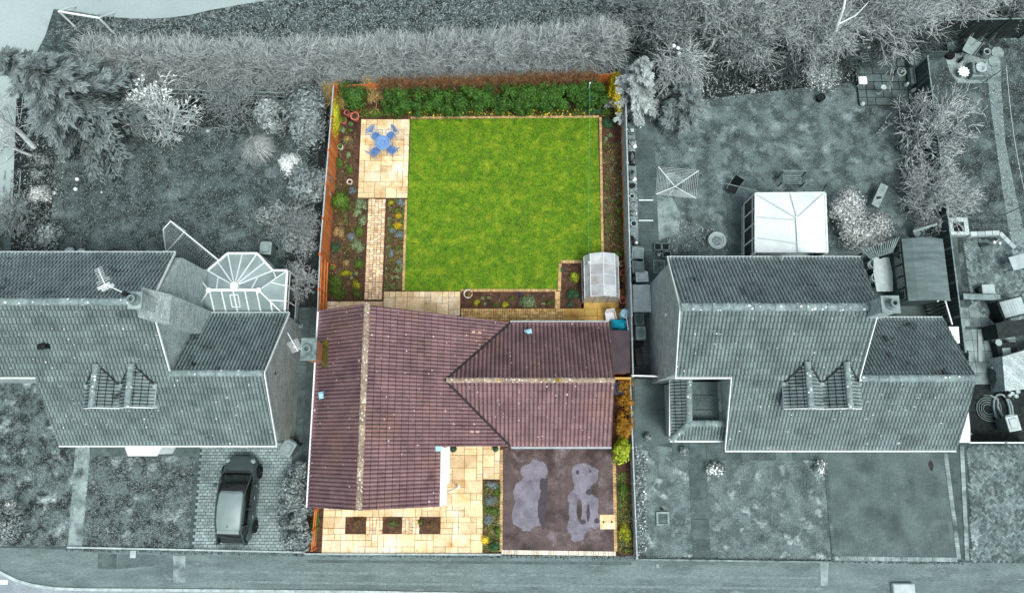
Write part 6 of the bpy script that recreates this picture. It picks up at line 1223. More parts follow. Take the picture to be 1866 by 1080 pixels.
# ------------------------------------------------------------ goal frames, balls, stones
def tubeobj(name, pts, r, mat, par, n=6): g = G(); g.tube(pts, r, n); return g.build(name, m_[mat], par)
t = simple('football_goal', 'white framed football goal with net behind the left house', 'football goal', 352, 440, 0); b = t.location
A0, A1 = at(311, 403, 1.75) - b, at(398, 474, 1.75) - b   # crossbar ends
G0, G1 = Vector((A0.x - .03, A0.y, 0)), Vector((A1.x, A1.y, 0)); dd = (A1 - A0).normalized(); bk = Vector((-dd.y, dd.x, 0)) * -1
B0, B1 = G0 + bk * 1.5, G1 + bk * 1.5; U0, U1 = A0 + bk * .55 , A1 + bk * .55
tubeobj('crossbar', [A0, A1], .045, 'white_plastic', t); 
for a, b_ in ((A0, G0), (A1, G1)): tubeobj('post', [a, b_], .045, 'white_plastic', t)
for a, u, q_ in ((A0, U0, B0), (A1, U1, B1)): tubeobj('back_stay', [a, u, q_], .03, 'white_plastic', t)
for a, b_ in ((G0, B0), (G1, B1)): tubeobj('ground_bar', [a + Vector((0, 0, .03)), b_ + Vector((0, 0, .03))], .03, 'white_plastic', t)
tubeobj('back_bar', [B0 + Vector((0, 0, .03)), B1 + Vector((0, 0, .03))], .03, 'white_plastic', t)
g = G(); nn = 22
def netline(p, q): g.tube([p, q], .006, 3)
for k in range(nn + 1):
    s = k / nn; netline(U0.lerp(U1, s), B0.lerp(B1, s)); netline(A0.lerp(A1, s), U0.lerp(U1, s))
for k in range(13): s = k / 13; netline(U0.lerp(B0, s), U1.lerp(B1, s))
for k in range(5): s = k / 5; netline(A0.lerp(U0, s), A1.lerp(U1, s))
for (a, u, g0, bb) in ((A0, U0, G0, B0), (A1, U1, G1, B1)):
    for k in range(9): s = k / 9; netline(a.lerp(g0, s), u.lerp(bb, s)); 
    for k in range(7): s = k / 7; netline(a.lerp(u, s), g0.lerp(bb, s))
g.build('net', m_['pale_plastic'], t)
t = simple('small_goal', 'white goal frame at the edge of the pale court', 'football goal', 140, 48, 0); b = t.location
A0, A1 = at(107, 21, 1.5) - b, at(180, 33, 1.5) - b; tubeobj('crossbar', [A0, A1], .06, 'white_plastic', t)
for a, q_ in ((A0, Vector((A0.x, A0.y, 0))), (A1, Vector((A1.x, A1.y, 0)))): tubeobj('post', [a, q_], .06, 'white_plastic', t)
for a in (A0, A1): tubeobj('back_stay', [a, Vector((a.x - .1, a.y + 1.3, .03))], .04, 'white_plastic', t)
for lb, px, py, r in (('white ball on the left lawn, uppermost of the trio', 143, 328, .11), ('white ball on the left lawn, just below the uppermost', 140, 346, .11), ('white ball on the left lawn nearest the speckled shrub', 101, 353, .11), ('tiny white ball alone further right on the left lawn', 186, 351, .05)):
    p = at(px, py); g = G(); g.sphere((0, 0, r), r, 14); o = g.build('ball', m_['white_plastic'], smooth=True); o.location = p; tag(o, lb, 'ball', 'balls on the left lawn')
def stone(label, px, py, r, mat='render_pale', sx=1.3, z=0): p = at(px, py, z); g = G(); g.lathe([(r, 0), (r * 1.1, r * .4), (r * .8, r * .8), (.001, r * .95)], (0, 0, 0), 7, sx=sx); o = g.build('stone', m_[mat]); o.location = (p.x, p.y, z); tag(o, label, 'stone'); return o
stone('pale stone at the roof edge, left of the pair', 128, 458, .2); stone('pale stone at the roof edge, right of the pair', 149, 459, .17)
stone('pale stone lying under the large conifer', 155, 221, .15); stone('small pale stone under the bare shrub by the blossoming tree', 379, 239, .08)

# ------------------------------------------------------------ parked car
pf, pr = at(441, 829, .6), at(427, 990, .5); cc = (pf + pr) / 2; rz = math.atan2(pf.y - pr.y, pf.x - pr.x) - math.pi / 2; LC = (pf - pr).length
car = thing('parked_car', 'grey metallic estate car parked nose up on the block driveway', 'car', (cc.x, cc.y, .03), rz); car.scale = (1, LC / 4.3, 1)
def loft(g, rings, v=.5, caps=True):
    n = len(rings[0]); P = [p for r in rings for p in r]; F = []
    for k in range(len(rings) - 1):
        for i in range(n): j = (i + 1) % n; F.append((k * n + i, k * n + j, (k + 1) * n + j, (k + 1) * n + i))
    if caps: F.append(tuple(range(n))); F.append(tuple((len(rings) - 1) * n + i for i in range(n)))
    g.add(P, F, v)
def ring(y, w, zb, zs, zt, crown):   # body section: half-width, sill, shoulder, top
    hs = [(-w * .9, zb), (-w, zb + .12), (-w * 1.0, zs - .18), (-w * .95, zs), (-w * .8, zt - crown * .5), (-w * .45, zt), (0, zt + crown * .25)]
    return [(x, y, z) for x, z in hs] + [(-x, y, z) for x, z in hs[-2::-1]]
g = G(); loft(g, [ring(2.15, .3, .34, .5, .57, .04), ring(2.08, .55, .26, .57, .65, .05), ring(1.88, .73, .2, .66, .76, .06), ring(1.45, .83, .18, .78, .9, .07), ring(1.0, .88, .18, .86, .98, .06), ring(.3, .885, .18, .92, 1.0, .04), ring(-1.0, .885, .18, .94, 1.0, .04), ring(-1.7, .85, .2, .92, .98, .04), ring(-2.02, .74, .26, .84, .9, .04), ring(-2.14, .62, .34, .6, .66, .03)])
o = g.build('body', m_['car_paint'], car, smooth=True); md_ = o.modifiers.new('s', 'SUBSURF'); md_.levels = 1; md_.render_levels = 2
def cab(y, wb, wt, zb, zt): return [(-wb, y, zb), (-wb * .99 + (wb - wt) * .3, y, zb + (zt - zb) * .35), (-wt * 1.02, y, zt - .06), (-wt * .8, y, zt + .0), (0, y, zt + .03), (wt * .8, y, zt), (wt * 1.02, y, zt - .06), (wb * .99 - (wb - wt) * .3, y, zb + (zt - zb) * .35), (wb, y, zb)]
g = G(); loft(g, [cab(1.3, .7, .62, .9, .94), cab(.9, .79, .66, .93, 1.2), cab(.5, .83, .64, .95, 1.44), cab(-.2, .83, .65, .95, 1.54), cab(-1.1, .82, .62, .95, 1.5), cab(-1.45, .79, .58, .93, 1.4), cab(-2.04, .66, .5, .86, .96)]); g.build('windows', m_['car_glass'], car, smooth=True)
g = G(); rf = []
for y, w_, z in ((.47, .56, 1.47), (.3, .61, 1.52), (-.3, .635, 1.58), (-.95, .62, 1.55), (-1.3, .59, 1.49), (-1.42, .54, 1.45)): rf.append([(-w_, y, z - .05), (-w_ * .85, y, z), (0, y, z + .03), (w_ * .85, y, z), (w_, y, z - .05), (w_ * .8, y, z - .07), (-w_ * .8, y, z - .07)])
loft(g, rf); g.build('roof_panel', m_['car_roof_sheen'], car, smooth=True)
g = G(); g.lathe([(.025, 0), (.01, .12)], (0, -1.2, 1.53), 8); g.build('antenna', m_['black_plastic'], car)
for s in (-1, 1):
    g = G(); g.tube([(s * .72, 1.3, .95), (s * .71, .9, 1.24), (s * .65, .46, 1.46), (s * .66, -.3, 1.54), (s * .63, -1.05, 1.5), (s * .59, -1.44, 1.4), (s * .66, -2.03, .97)], .035, 6); g.build('roof_rail', m_['car_paint'], car)
    for y0 in (-.35, -1.15): g = G(); g.tube([(s * .84, y0, .96), (s * .7, y0 - .05, 1.5)], .035, 6); g.build('pillar', m_['car_paint'], car)
    g = G(); g.sphere((s * 1.0, .72, 1.0), .1, 10, .7); g.box((s * .92, .72, .98), (.16, .05, .04)); g.build('wing_mirror', m_['car_paint'], car)
    g = G(); g.sphere((s * .6, 1.86, .68), .13, 12, .5); g.build('headlight', m_['mid_plastic'], car)
    g = G(); g.sphere((s * .66, -2.05, .8), .12, 10, .9); g.build('tail_light', m_['dark_trim'], car)
    for y0 in (.1, -.8): g = G(); g.box((s * .9, y0, .84), (.03, .16, .03)); g.build('door_handle', m_['rim'], car)
    for y0 in (1.32, -1.32):
        g = G(); g.lathe([(.2, -.1), (.3, -.1), (.32, -.07), (.32, .07), (.3, .1), (.2, .1)], n=24); wh = g.build('wheel', m_['tyre'], car); wh.rotation_euler = (0, math.pi / 2, 0); wh.location = (s * .82, y0, .32)
        g = G(); g.lathe([(.2, -.02), (.19, .085 if s > 0 else -.085), (.04, .06 if s > 0 else -.06), (.001, .06 if s > 0 else -.06)], n=20)
        for k in range(5): a = k * 1.2566; g.box((.1 * math.cos(a), .1 * math.sin(a), .09 * s), (.17, .04, .02), a, .6)
        o = g.build('rim', m_['rim'], wh)
for s in (-1, 1): g = G(); g.tube([(s * .55, 1.22, .99), (s * .1, 1.1, 1.1)], .012, 5); g.build('wiper', m_['black_plastic'], car)
g = G(); g.box((0, 1.34, .94), (1.2, .12, .03), rx=.2); g.build('scuttle', m_['black_plastic'], car)
g = G(); g.box((0, 2.13, .46), (.7, .04, .12)); g.build('grille', m_['black_plastic'], car); g = G(); g.box((0, -1.48, 1.42), (1.04, .16, .03), rx=.2); g.build('spoiler', m_['car_roof_sheen'], car)

# ------------------------------------------------------------ furniture of the right garden
def bench(label, px, py, rz, L_=1.25, mat='dark_wood', grp='garden benches'):
    t = simple('garden_bench', label, 'bench', px, py, .45, rz, grp)
    for k in range(5): g = G(); g.box((0, -.22 + k * .11, .44), (L_, .062, .03), 0, k / 5); g.build('seat_slat', m_['bench_wood'], t)
    for k in range(3): g = G(); g.box((0, .27 + .03 * k, .56 + .13 * k), (L_, .04, .08), 0, k / 3, rx=R(-12)); g.build('back_slat', m_['bench_wood'], t)
    for s in (-1, 1):
        g = G(); g.box((s * L_ / 2, 0, .62), (.07, .56, .05)); g.build('armrest', m_[mat], t)
        for y in (-.24, .26): g = G(); g.box((s * L_ / 2, y, .31 if y < 0 else .44), (.06, .06, .6 if y < 0 else .86)); g.build('leg', m_[mat], t)
    return t
bench('dark slatted bench set askew under the blue grey conifer', 1219, 222, R(36) + 0, 1.15, 'grey_wood'); bench('wooden bench in the open lawn above the bright sunroom', 1443, 327, R(-1), 1.2, 'grey_wood')
t = simple('rotary_dryer', 'white rotary clothes dryer opened out on the right lawn', 'clothes dryer', 1232, 337, 1.8); b = t.location.copy(); cs_ = [at(*p, 1.85) - b for p in ((1200, 304), (1273, 311), (1268, 361), (1195, 354))]; cz = Vector((0, 0, 1.55))
tubeobj('pole', [(0, 0, 0), (0, 0, 1.7)], .028, 'white_plastic', t, 8)
for c_ in cs_: tubeobj('arm', [cz, c_], .02, 'white_plastic', t)
g = G()
for k in range(4, 13):
    f = k / 12
    for i in range(4): g.tube([cz.lerp(cs_[i], f), cz.lerp(cs_[(i + 1) % 4], f)], .006, 4)
g.build('line', m_['rope_white'], t)
sheet('dryer_pad', [(1214, 316), (1230, 314), (1232, 334), (1214, 336)], .012, m_['concrete'])
t = simple('folding_chair', 'dark folding chair by the path end at the bright sunroom', 'chair', 1335, 343, .45, R(-32))
g = G(); g.box((0, 0, .42), (.5, .5, .03)); g.build('seat', m_['black_plastic'], t); g = G(); g.box((0, .34, .72), (.5, .04, .6), rx=R(-25)); g.build('backrest', m_['black_plastic'], t)
for s in (-1, 1): tubeobj('arm', [(s * .28, .3, .62), (s * .29, -.25, .64)], .02, 'weathered', t); tubeobj('leg', [(s * .27, -.24, .62), (s * .27, .25, .02)], .016, 'weathered', t); tubeobj('leg', [(s * .27, .24, .62), (s * .27, -.25, .02)], .016, 'weathered', t)
a, b = at(1322, 334, .9), at(1398, 353, 2.0); o = G(); o.tube([(0, 0, 0), tuple(b - a)], .03, 8); o = o.build('pole', m_['weathered']); o.location = a; tag(o, 'long pale pole propped from the folding chair to the sunroom', 'pole')
g = G(); g.tube([(0, 0, .0), (.35, .5, .05)], .03, 6); o = g.build('pole', m_['black_plastic']); o.location = at(1496, 352, .3); tag(o, 'short dark stick at the right corner of the sunroom', 'pole')
t = simple('stone_table', 'long narrow pale table set askew between two shrubs', 'table', 1603, 356, .6, R(62)); g = G(); g.box((0, 0, .6), (1.35, .42, .05)); g.build('table_top', m_['concrete'], t, bevel=.01)
for s in (-1, 1): g = G(); g.box((s * .5, 0, .29), (.08, .34, .57)); g.build('leg', m_['concrete'], t)
g = G(); g.box((0, 0, .05), (.14, .1, .1), .3); g.sphere((.08, .0, .12), .05, 8); o = g.build('ornament', m_['black_plastic']); o.location = at(1600, 361, .64); tag(o, 'small dark ornament on the narrow pale table', 'ornament')
t = simple('crazy_planter', 'round stone edged planter filled with pebbles by the house', 'planter', 1307, 438, .3); g = G(); g.lathe([(.46, 0), (.47, .32), (.36, .33), (.34, .26)], n=26); g.build('rim', m_['render_pale'], t); g = G(); g.lathe([(.34, .24), (.2, .28), (.001, .29)], n=20); g.build('pebbles', m_['gravel'], t)
def crate(label, px, py, w_, d_, rz=0):
    t = simple('seed_crate', label, 'crate', px, py, .25, rz, 'crates behind the right house')
    for x, y, a_, b_ in ((0, -d_ / 2, w_, .04), (0, d_ / 2, w_, .04), (-w_ / 2, 0, .04, d_ - .042), (w_ / 2, 0, .04, d_ - .042)): g = G(); g.box((x, y, .13), (a_, b_, .26)); g.build('side_board', m_['weathered'], t)
    g = G(); g.box((0, 0, .1), (w_ - .05, d_ - .05, .16)); g.build('soil', m_['grey_soil'], t)
crate('square crate furthest left behind the right house', 1199, 449, .36, .36); crate('square crate second from the left behind the right house', 1213, 449, .36, .36); crate('wide low crate nearest the roof corner', 1215, 463, .42, .3)
t = simple('inspection_cover', 'square inset cover in the passage behind the right house', 'manhole cover', 1201, 486); g = G(); g.box((0, 0, .022), (.6, .7, .02)); g.build('frame', m_['concrete'], t); g = G(); g.box((0, 0, .03), (.52, .62, .014)); g.build('lid', m_['slab_mid'], t); g = G(); g.lathe([(.06, .037), (.06, .042)], (0, .12, 0), 12); g.lathe([(.05, .037), (.05, .042)], (.02, -.18, 0), 12); g.build('lifting_hole', m_['black_plastic'], t)
def figure(name, label, cat, px, py, parts, z=0):
    t = simple(name, label, cat, px, py, z); t.location.z = z
    for nm, prof, off, mt, n_ in parts: g = G(); g.lathe(prof, off, n_); g.build(nm, m_[mt], t)
    return t
figure('bird_ornament', 'pale bird shaped ornament beside the small crates', 'ornament', 1200, 465, [('body', [(.05, 0), (.1, .06), (.09, .14), (.03, .2), (.001, .22)], (0, 0, 0), 'grey_pot', 10), ('head', [(.001, .18), (.05, .22), (.04, .28), (.001, .3)], (.05, .04, 0), 'grey_pot', 8)])
figure('garden_gnome', 'small figure ornament at the edge of the lawn under the thicket', 'ornament', 1374, 161, [('body', [(.1, 0), (.14, .1), (.1, .3), (.05, .36)], (0, 0, 0), 'black_plastic', 12), ('head', [(.05, .34), (.07, .4), (.001, .48)], (0, 0, 0), 'grey_pot', 10), ('base', [(.16, 0), (.16, .05), (.001, .05)], (-.08, -.14, 0), 'grey_pot', 12)])
figure('vase', 'round pale vase between the palest bin and the big box', 'vase', 1157, 510, [('body', [(.1, 0), (.17, .2), (.15, .4), (.08, .5), (.11, .55), (.06, .55), (.04, .3)], (0, 0, 0), 'pale_plastic', 18)])
figure('ball_ornament', 'white ball on a dark pot at the passage end', 'ornament', 1157, 445, [('pot', [(.12, 0), (.16, .22), (.001, .22)], (0, 0, 0), 'grey_pot_dark', 14), ('globe', [(.001, .2), (.08, .24), (.1, .31), (.07, .38), (.001, .4)], (.02, 0, 0), 'white_plastic', 14)])
figure('ball_ornament', 'dark rounded pot just above the white ball', 'ornament', 1150, 436, [('pot', [(.1, 0), (.15, .2), (.12, .26), (.001, .27)], (0, 0, 0), 'grey_pot_dark', 14)])
for lb, px, py in (('dark ball shaped pot, left of two in the passage', 1157, 627), ('dark ball shaped pot, right of two in the passage', 1166, 626)): figure('round_pot', lb, 'plant pot', px, py, [('body', [(.1, 0), (.17, .15), (.15, .3), (.08, .34), (.06, .3)], (0, 0, 0), 'grey_pot_dark', 16)])
p = at(1152, 291); t = thing('trough', 'dark rectangular planting trough on the gravel strip', 'trough', p); g = G(); g.box((0, 0, .12), (.3, .75, .24)); g.build('body', m_['black_plastic'], t, bevel=.02); V, F, A = crown_np((p.x, p.y, .28), (.16, .4, .14), 200, .07, 8); np_mesh('plant', V, F, A, m_['grey_dark_leaf'], t)
for lb, px, py, w_, d_, h_ in (('pale crumpled bag beside the small white pot on the gravel', 1156, 268, .2, .2, .15), ('white lid on the gravel by the grey pot', 1156, 327, .22, .2, .05), ('white packet lying by the leaf filled pot', 1158, 389, .14, .14, .06)):
    g = G(); g.box((0, 0, h_ / 2), (w_, d_, h_), .3); o = g.build('packet', m_['white_plastic'], bevel=.02); o.location = at(px, py); tag(o, lb, 'packet')
g = G(); g.box((0, 0, .27), (.2, .2, .08), .1); o = g.build('block', m_['pale_plastic'], bevel=.01); o.location = at(1152, 238, .26) * 1.0; o.location.z = 0; tag(o, 'pale square block resting in the round tub', 'block')
t = simple('storage_box', 'large flat lidded storage box in the passage', 'storage box', 1169, 543, .95); g = G(); g.box((0, 0, .45), (.8, 1.35, .86)); g.build('body', m_['mid_plastic'], t, bevel=.02); g = G(); g.box((0, 0, .92), (.86, 1.42, .07)); g.build('lid', m_['pale_plastic'], t, bevel=.02); g = G(); g.box((.46, 0, .8), (.06, 1.4, .06)); g.box((-.5, -.1, .9), (.05, 1.7, .05)); g.build('rail', m_['white_plastic'], t)
t = simple('recycling_box', 'grey box with an oval lid panel below the large storage box', 'recycling box', 1165, 581, .6); g = G(); g.box((0, 0, .3), (.48, .62, .6)); g.build('body', m_['grey_plastic'], t, bevel=.02); g = G(); g.lathe([(.2, .6), (.2, .62), (.001, .62)], n=18, sy=1.25); g.build('lid_panel', m_['slab_dark'], t)
t = simple('recycling_box', 'lowest recycling box in the passage with a rounded lid panel', 'recycling box', 1168, 606, .7); g = G(); g.box((0, 0, .34), (.5, .7, .68)); g.build('body', m_['mid_plastic'], t, bevel=.03); g = G(); g.lathe([(.19, .68), (.19, .7), (.001, .7)], n=18, sy=1.3); g.build('lid_panel', m_['grey_plastic'], t)
g = G(); g.box((0, 0, .25), (.35, .9, .5), .05); g.box((.05, .3, .52), (.12, .12, .06)); o = g.build('black_crate', m_['black_plastic'], bevel=.03); o.location = at(1162, 652); tag(o, 'long black crate near the closed side gate', 'crate')
# raised patio things
t = simple('side_table', 'white square pouffe on the raised patio corner', 'stool', 1572, 147, .5); t.location.z = .14; g = G(); g.box((0, 0, .38), (.46, .46, .08)); g.build('seat', m_['white_plastic'], t, bevel=.035)
for x in (-1, 1):
    for y in (-1, 1): g = G(); g.tube([(x * .17, y * .17, 0), (x * .17, y * .17, .35)], .02, 6); g.build('leg', m_['white_plastic'], t)
figure('bird_bath', 'small round topped pedestal on the raised patio', 'bird bath', 1600, 169, [('pedestal', [(.14, 0), (.05, .08), (.05, .5), (.1, .55)], (0, 0, 0), 'grey_pot_mid', 12), ('bowl', [(.1, .55), (.15, .62), (.13, .62), (.001, .58)], (0, 0, 0), 'grey_pot', 16)], .14)
figure('stone_ball', 'small pale dome at the lower left corner of the raised patio', 'ornament', 1571, 190, [('dome', [(.12, 0), (.13, .06), (.08, .15), (.001, .18)], (0, 0, 0), 'grey_pot', 12)], .14)
t = simple('pergola_frame', 'dark timber planter box frame at the back of the raised patio', 'planter', 1625, 88, .4); t.location.z = .14
for c_, s_ in (((0, .35, .3), (1.7, .1, .3)), ((-.6, -.1, .3), (.9, .08, .12)), ((.9, -.1, .3), (.1, 1.0, .3)), ((.2, .1, .15), (.3, .3, .3))): g = G(); g.box(c_, s_, 0 if s_[0] > .2 else 0); g.build('board', m_['grey_wood'], t)
g = G()
for k in range(7): g.box((0, -.45 + k * .15, .9), (.35, .03, .02))
for s in (-1, 1): g.box((s * .19, 0, .9), (.03, 1.0, .03))
o = g.build('lattice_panel', m_['weathered']); o.location = at(1573, 100, .9); o.location.z = .1; o.rotation_euler = (0, 0, .15); tag(o, 'leaning pale lattice panel beside the raised patio', 'lattice')
g = G(); g.lathe([(.26, 0), (.26, .03), (.001, .04)], n=22); o = g.build('garden_disc', m_['pale_plastic']); o.location = at(1578, 84, 1.0); tag(o, 'round pale disc above the lattice panel', 'disc')
t = simple('jug', 'pair of pale jugs by the fence at the patio side', 'jug', 1650, 156, .2); 
for x, y in ((0, 0), (.35, -.35)): g = G(); g.lathe([(.08, 0), (.12, .1), (.1, .22), (.05, .3), (.07, .33)], (x, y, .14), 12); g.build('jug_body', m_['grey_pot'], t)
for x0_, y0_ in ((1655, 112), (1655, 145)):
    g = G(); g.box((0, 0, .25), (.16, .9, .3)); g.box((.1, 0, .3), (.05, .95, .42)); o = g.build('wall_planter', m_['weathered'], bevel=.01); o.location = at(x0_, y0_, .14); tag(o, 'long pale trough by the fence, %s of two on the patio side' % ('upper' if y0_ < 120 else 'lower'), 'trough')
# pergola, shed, dining set
t = simple('slatted_pergola', 'slatted pergola roof in front of the speckled shrub', 'pergola', 1607, 455, 2.0); b = t.location; L0, L1, M0, M1 = at(1575, 460, 2.1), at(1642, 437, 2.1), at(1587, 472, 1.9), at(1625, 460, 1.9)
for k in range(15): s = k / 14; g = G(); beam(g, tuple(L0.lerp(L1, s) - b + Vector((-.1, .15, 2.1 - 2.1))), tuple(M0.lerp(M1, s) - b), .045, .07); g.build('slat', m_['weathered'], t)
for p in (L0, L1, M0, M1): g = G(); q = p - b; g.box((q.x, q.y, .95), (.08, .08, 1.9)); g.build('post', m_['dark_wood'], t)
sh0, sh1, sh2 = at(1643, 434, 1.95), at(1718, 432, 1.95), at(1726, 545, 1.95); t = simple('garden_shed', 'timber shed with a curved felt roof beside the board fence', 'shed', 1688, 490, 2.0); b = t.location
W2 = (sh1.x - sh0.x) / 2; L2 = (sh0.y - at(1652, 545, 1.95).y) / 2; g = G(); pr_ = [(-W2, 1.95), (-W2 * .6, 2.13), (-W2 * .15, 2.22), (W2 * .15, 2.22), (W2 * .6, 2.13), (W2, 1.95), (W2, 1.9), (-W2, 1.9)]
g.prism([(x, -L2, z) for x, z in pr_], (0, 2 * L2, 0)); g.build('roof', m_['felt_grey'], t)
g = G(); g.prism([(x * .94, -L2 + .06, z - .06 if z > 1.9 else 0) for x, z in pr_[:6]] + [(W2 * .94, -L2 + .06, 0), (-W2 * .94, -L2 + .06, 0)], (0, 2 * L2 - .12, 0)); g.build('wall', m_['grey_wood'], t)
for k in range(5): 
    y_ = -L2 + .35 + k * (2 * L2 - .7) / 4; g = G(); g.box((-W2 - .0, y_, 1.45), (.06, .5, .6)); w0 = g.build('window', m_['weathered'], t); g = G(); g.box((-W2 - .02, y_, 1.45), (.05, .42, .5)); g.build('pane', m_['glass_dark'], w0)
for s in (-1, 1): g = G(); beam(g, (s * W2, s * 0 - L2 - .02, 1.93), (0, -L2 - .02, 2.2), .03, .1); g.build('bargeboard', m_['weathered'], t)
tb = simple('dining_table', 'long pale garden table beside the curved roof shed', 'table', 1609, 498, .74); g = G(); g.prism([(-.42, -.95, .72), (.42, -.95, .72), (.5, 0, .72), (.4, .85, .72), (-.4, .85, .72), (-.5, 0, .72)], (0, 0, .04)); g.build('table_top', m_['pale_plastic'], tb, bevel=.01)
for x in (-.3, .3):
    for y in (-.7, .6): g = G(); g.tube([(x, y, 0), (x, y, .71)], .035, 7); g.build('leg', m_['pale_plastic'], tb)
rc0 = None
for lb, px, py, rz in (('pale round backed chair, upper one right of the long table', 1631, 487, R(-90)), ('pale round backed chair, lower one right of the long table', 1634, 510, R(-90)), ('pale round backed chair, upper one left of the long table', 1589, 483, R(90)), ('pale round backed chair half under the roof left of the long table', 1593, 508, R(90))):
    if rc0 is None:
        rc0 = t = simple('patio_chair', lb, 'chair', px, py, .45, rz, 'chairs round the long pale table'); g = G(); g.lathe([(.22, .42), (.24, .44), (.001, .46)], n=16); g.build('seat', m_['pale_plastic'], t); g = G()
        g.tube([(.25 * math.cos(R(a)), .02 + .27 * math.sin(R(a)), .78) for a in range(-15, 200, 15)], .022, 6); 
        for a in (20, 55, 90, 125, 160): g.tube([(.25 * math.cos(R(a)), .02 + .27 * math.sin(R(a)), .78), (.12 * math.cos(R(a)), .12 * math.sin(R(a)), .46)], .016, 5)
        g.build('backrest', m_['pale_plastic'], t)
        for x in (-1, 1):
            for y in (-1, 1): g = G(); g.tube([(x * .15, y * .15, .42), (x * .2, y * .2, 0)], .02, 6); g.build('leg', m_['pale_plastic'], t)
    else: p = at(px, py, .45); dup(rc0, (p.x, p.y, 0), rz, lb)
a, b = at(1664, 422, 1.2), at(1708, 408, 1.5); g = G(); beam(g, (0, 0, 0), tuple(b - a), .12, .03); o = g.build('plank', m_['concrete']); o.location = a; tag(o, 'pale plank propped behind the curved roof shed', 'plank')
figure('wicker_basket', 'round woven basket behind the shed gable', 'basket', 1665, 428, [('basket', [(.2, 0), (.3, .5), (.28, .5), (.2, .3), (.001, .28)], (0, 0, 0), 'weathered', 18)])
t = simple('side_screen', 'narrow white framed screen below the shed', 'screen', 1730, 570, 1.6); g = G(); beam(g, (-.25, .9, 1.7), (.0, -.6, 1.7), .06, .06); beam(g, (-.6, .55, 1.7), (-.25, .9, 1.7), .06, .06); g.build('top_rail', m_['white_plastic'], t); g = G()
for k in range(9): s = k / 8; g.box((-.25 + .25 * s, .9 - 1.5 * s, .85), (.03, .15, 1.66), R(80))
g.build('board_panel', m_['grey_wood'], t)
# ------------------------------------------------------------ far right garden
t = simple('wooden_trough', 'tall empty timber planter box by the dark top fence', 'planter', 1705, 88, .6); g = G()
for c_, s_ in (((0, -.25, .35), (1.25, .05, .7)), ((0, .25, .35), (1.25, .05, .7)), ((-.62, 0, .35), (.05, .45, .7)), ((.62, 0, .35), (.05, .45, .7))): g = G(); g.box(c_, s_); g.build('side_board', m_['grey_wood'], t)
g = G(); g.box((0, 0, .25), (1.18, .43, .1)); g.build('soil', m_['black_plastic'], t)
t = simple('wheelbarrow', 'pale wheelbarrow leaning among canes at the dark fence', 'wheelbarrow', 1769, 86, .5, R(-35)); g = G(); g.prism([(-.3, -.45, .5), (.3, -.45, .5), (.36, .45, .6), (-.36, .45, .6)], (0, 0, .03)); g.prism([(-.3, -.45, .5), (-.36, .45, .6), (-.42, .5, .75), (-.36, -.5, .68)], (.02, 0, 0)); g.prism([(.3, -.45, .5), (.36, .45, .6), (.42, .5, .75), (.36, -.5, .68)], (-.02, 0, 0)); g.build('tray', m_['mid_plastic'], t)
for s in (-1, 1): tubeobj('handle', [(s * .12, -.75, .3), (s * .22, 0, .45), (s * .28, .85, .6)], .022, 'weathered', t); tubeobj('leg', [(s * .22, .3, .5), (s * .24, .35, .02)], .02, 'weathered', t)
g = G(); g.lathe([(.12, -.04), (.18, -.04), (.18, .04), (.12, .04)], n=16); o = g.build('wheel', m_['tyre'], t); o.rotation_euler = (0, math.pi / 2, 0); o.location = (0, -.72, .18)
for i, x in enumerate((1748, 1762, 1771, 1788, 1790, 1804)): a = at(x, 86 + 6 * (i % 2), .2); g = G(); g.tube([(0, 0, 0), (.04 * (i % 3), .12, 1.2)], .014, 5); o = g.build('garden_cane', m_['weathered']); o.location = a; tag(o, 'thin upright cane by the wheelbarrow, number %s from the left' % ('one', 'two', 'three', 'four', 'five', 'six')[i], 'cane', 'canes by the wheelbarrow')
t = simple('tyre_stack', 'dark tyre lying left of the wheelbarrow', 'tyre', 1733, 99, .2); g = G(); g.lathe([(.14, .02), (.22, 0), (.27, .06), (.27, .14), (.22, .2), (.14, .18)], n=20); g.build('tyre_ring', m_['tyre'], t)
t = simple('stone_barbecue', 'square stone plinth with a round bowl beside the gravel path', 'barbecue', 1787, 124, .5)
for c_, s_ in (((0, -.4, .2), (.9, .12, .4)), ((-.36, .02, .25), (.14, .7, .5)), ((.05, .05, .15), (.6, .6, .3)), ((0, .42, .2), (.9, .1, .4))): g = G(); g.box(c_, s_); g.build('stone_block', m_['weathered'], t, bevel=.02)
g = G(); g.lathe([(.16, .3), (.28, .36), (.3, .48), (.22, .5), (.16, .44), (.12, .36), (.001, .34)], (.06, .06, 0), 20); g.build('bowl', m_['render_pale'], t)
t = simple('scalloped_dish', 'white star edged bird bath on the pale patch', 'bird bath', 1755, 132, .3); g = G(); n_ = 22; P = [((.34 if k % 2 else .25) * math.cos(k * math.pi / 11), (.34 if k % 2 else .25) * math.sin(k * math.pi / 11), .32) for k in range(n_)]; g.prism(P, (0, 0, .06)); g.build('dish', m_['white_plastic'], t); g = G(); g.lathe([(.2, 0), (.12, .1), (.14, .32)], n=14); g.build('pedestal', m_['grey_pot_mid'], t)
for lb, px, py, r in (('round paving disc beside the pale bucket', 1817, 97, .36), ('half buried round slab below the paving disc', 1811, 113, .34)): g = G(); g.lathe([(r, 0), (r, .04), (.001, .045)], n=9); o = g.build('round_slab', m_['concrete']); o.location = at(px, py, .0); o.location.z = .02 if py < 100 else .014; tag(o, lb, 'slab')
a, b = at(1800, 150, .1), at(1835, 119, 1.0); g = G(); beam(g, (0, 0, 0), tuple(b - a), .09, .07); o = g.build('wooden_post', m_['concrete']); o.location = a; tag(o, 'pale square post leaning across the gravel path', 'post')
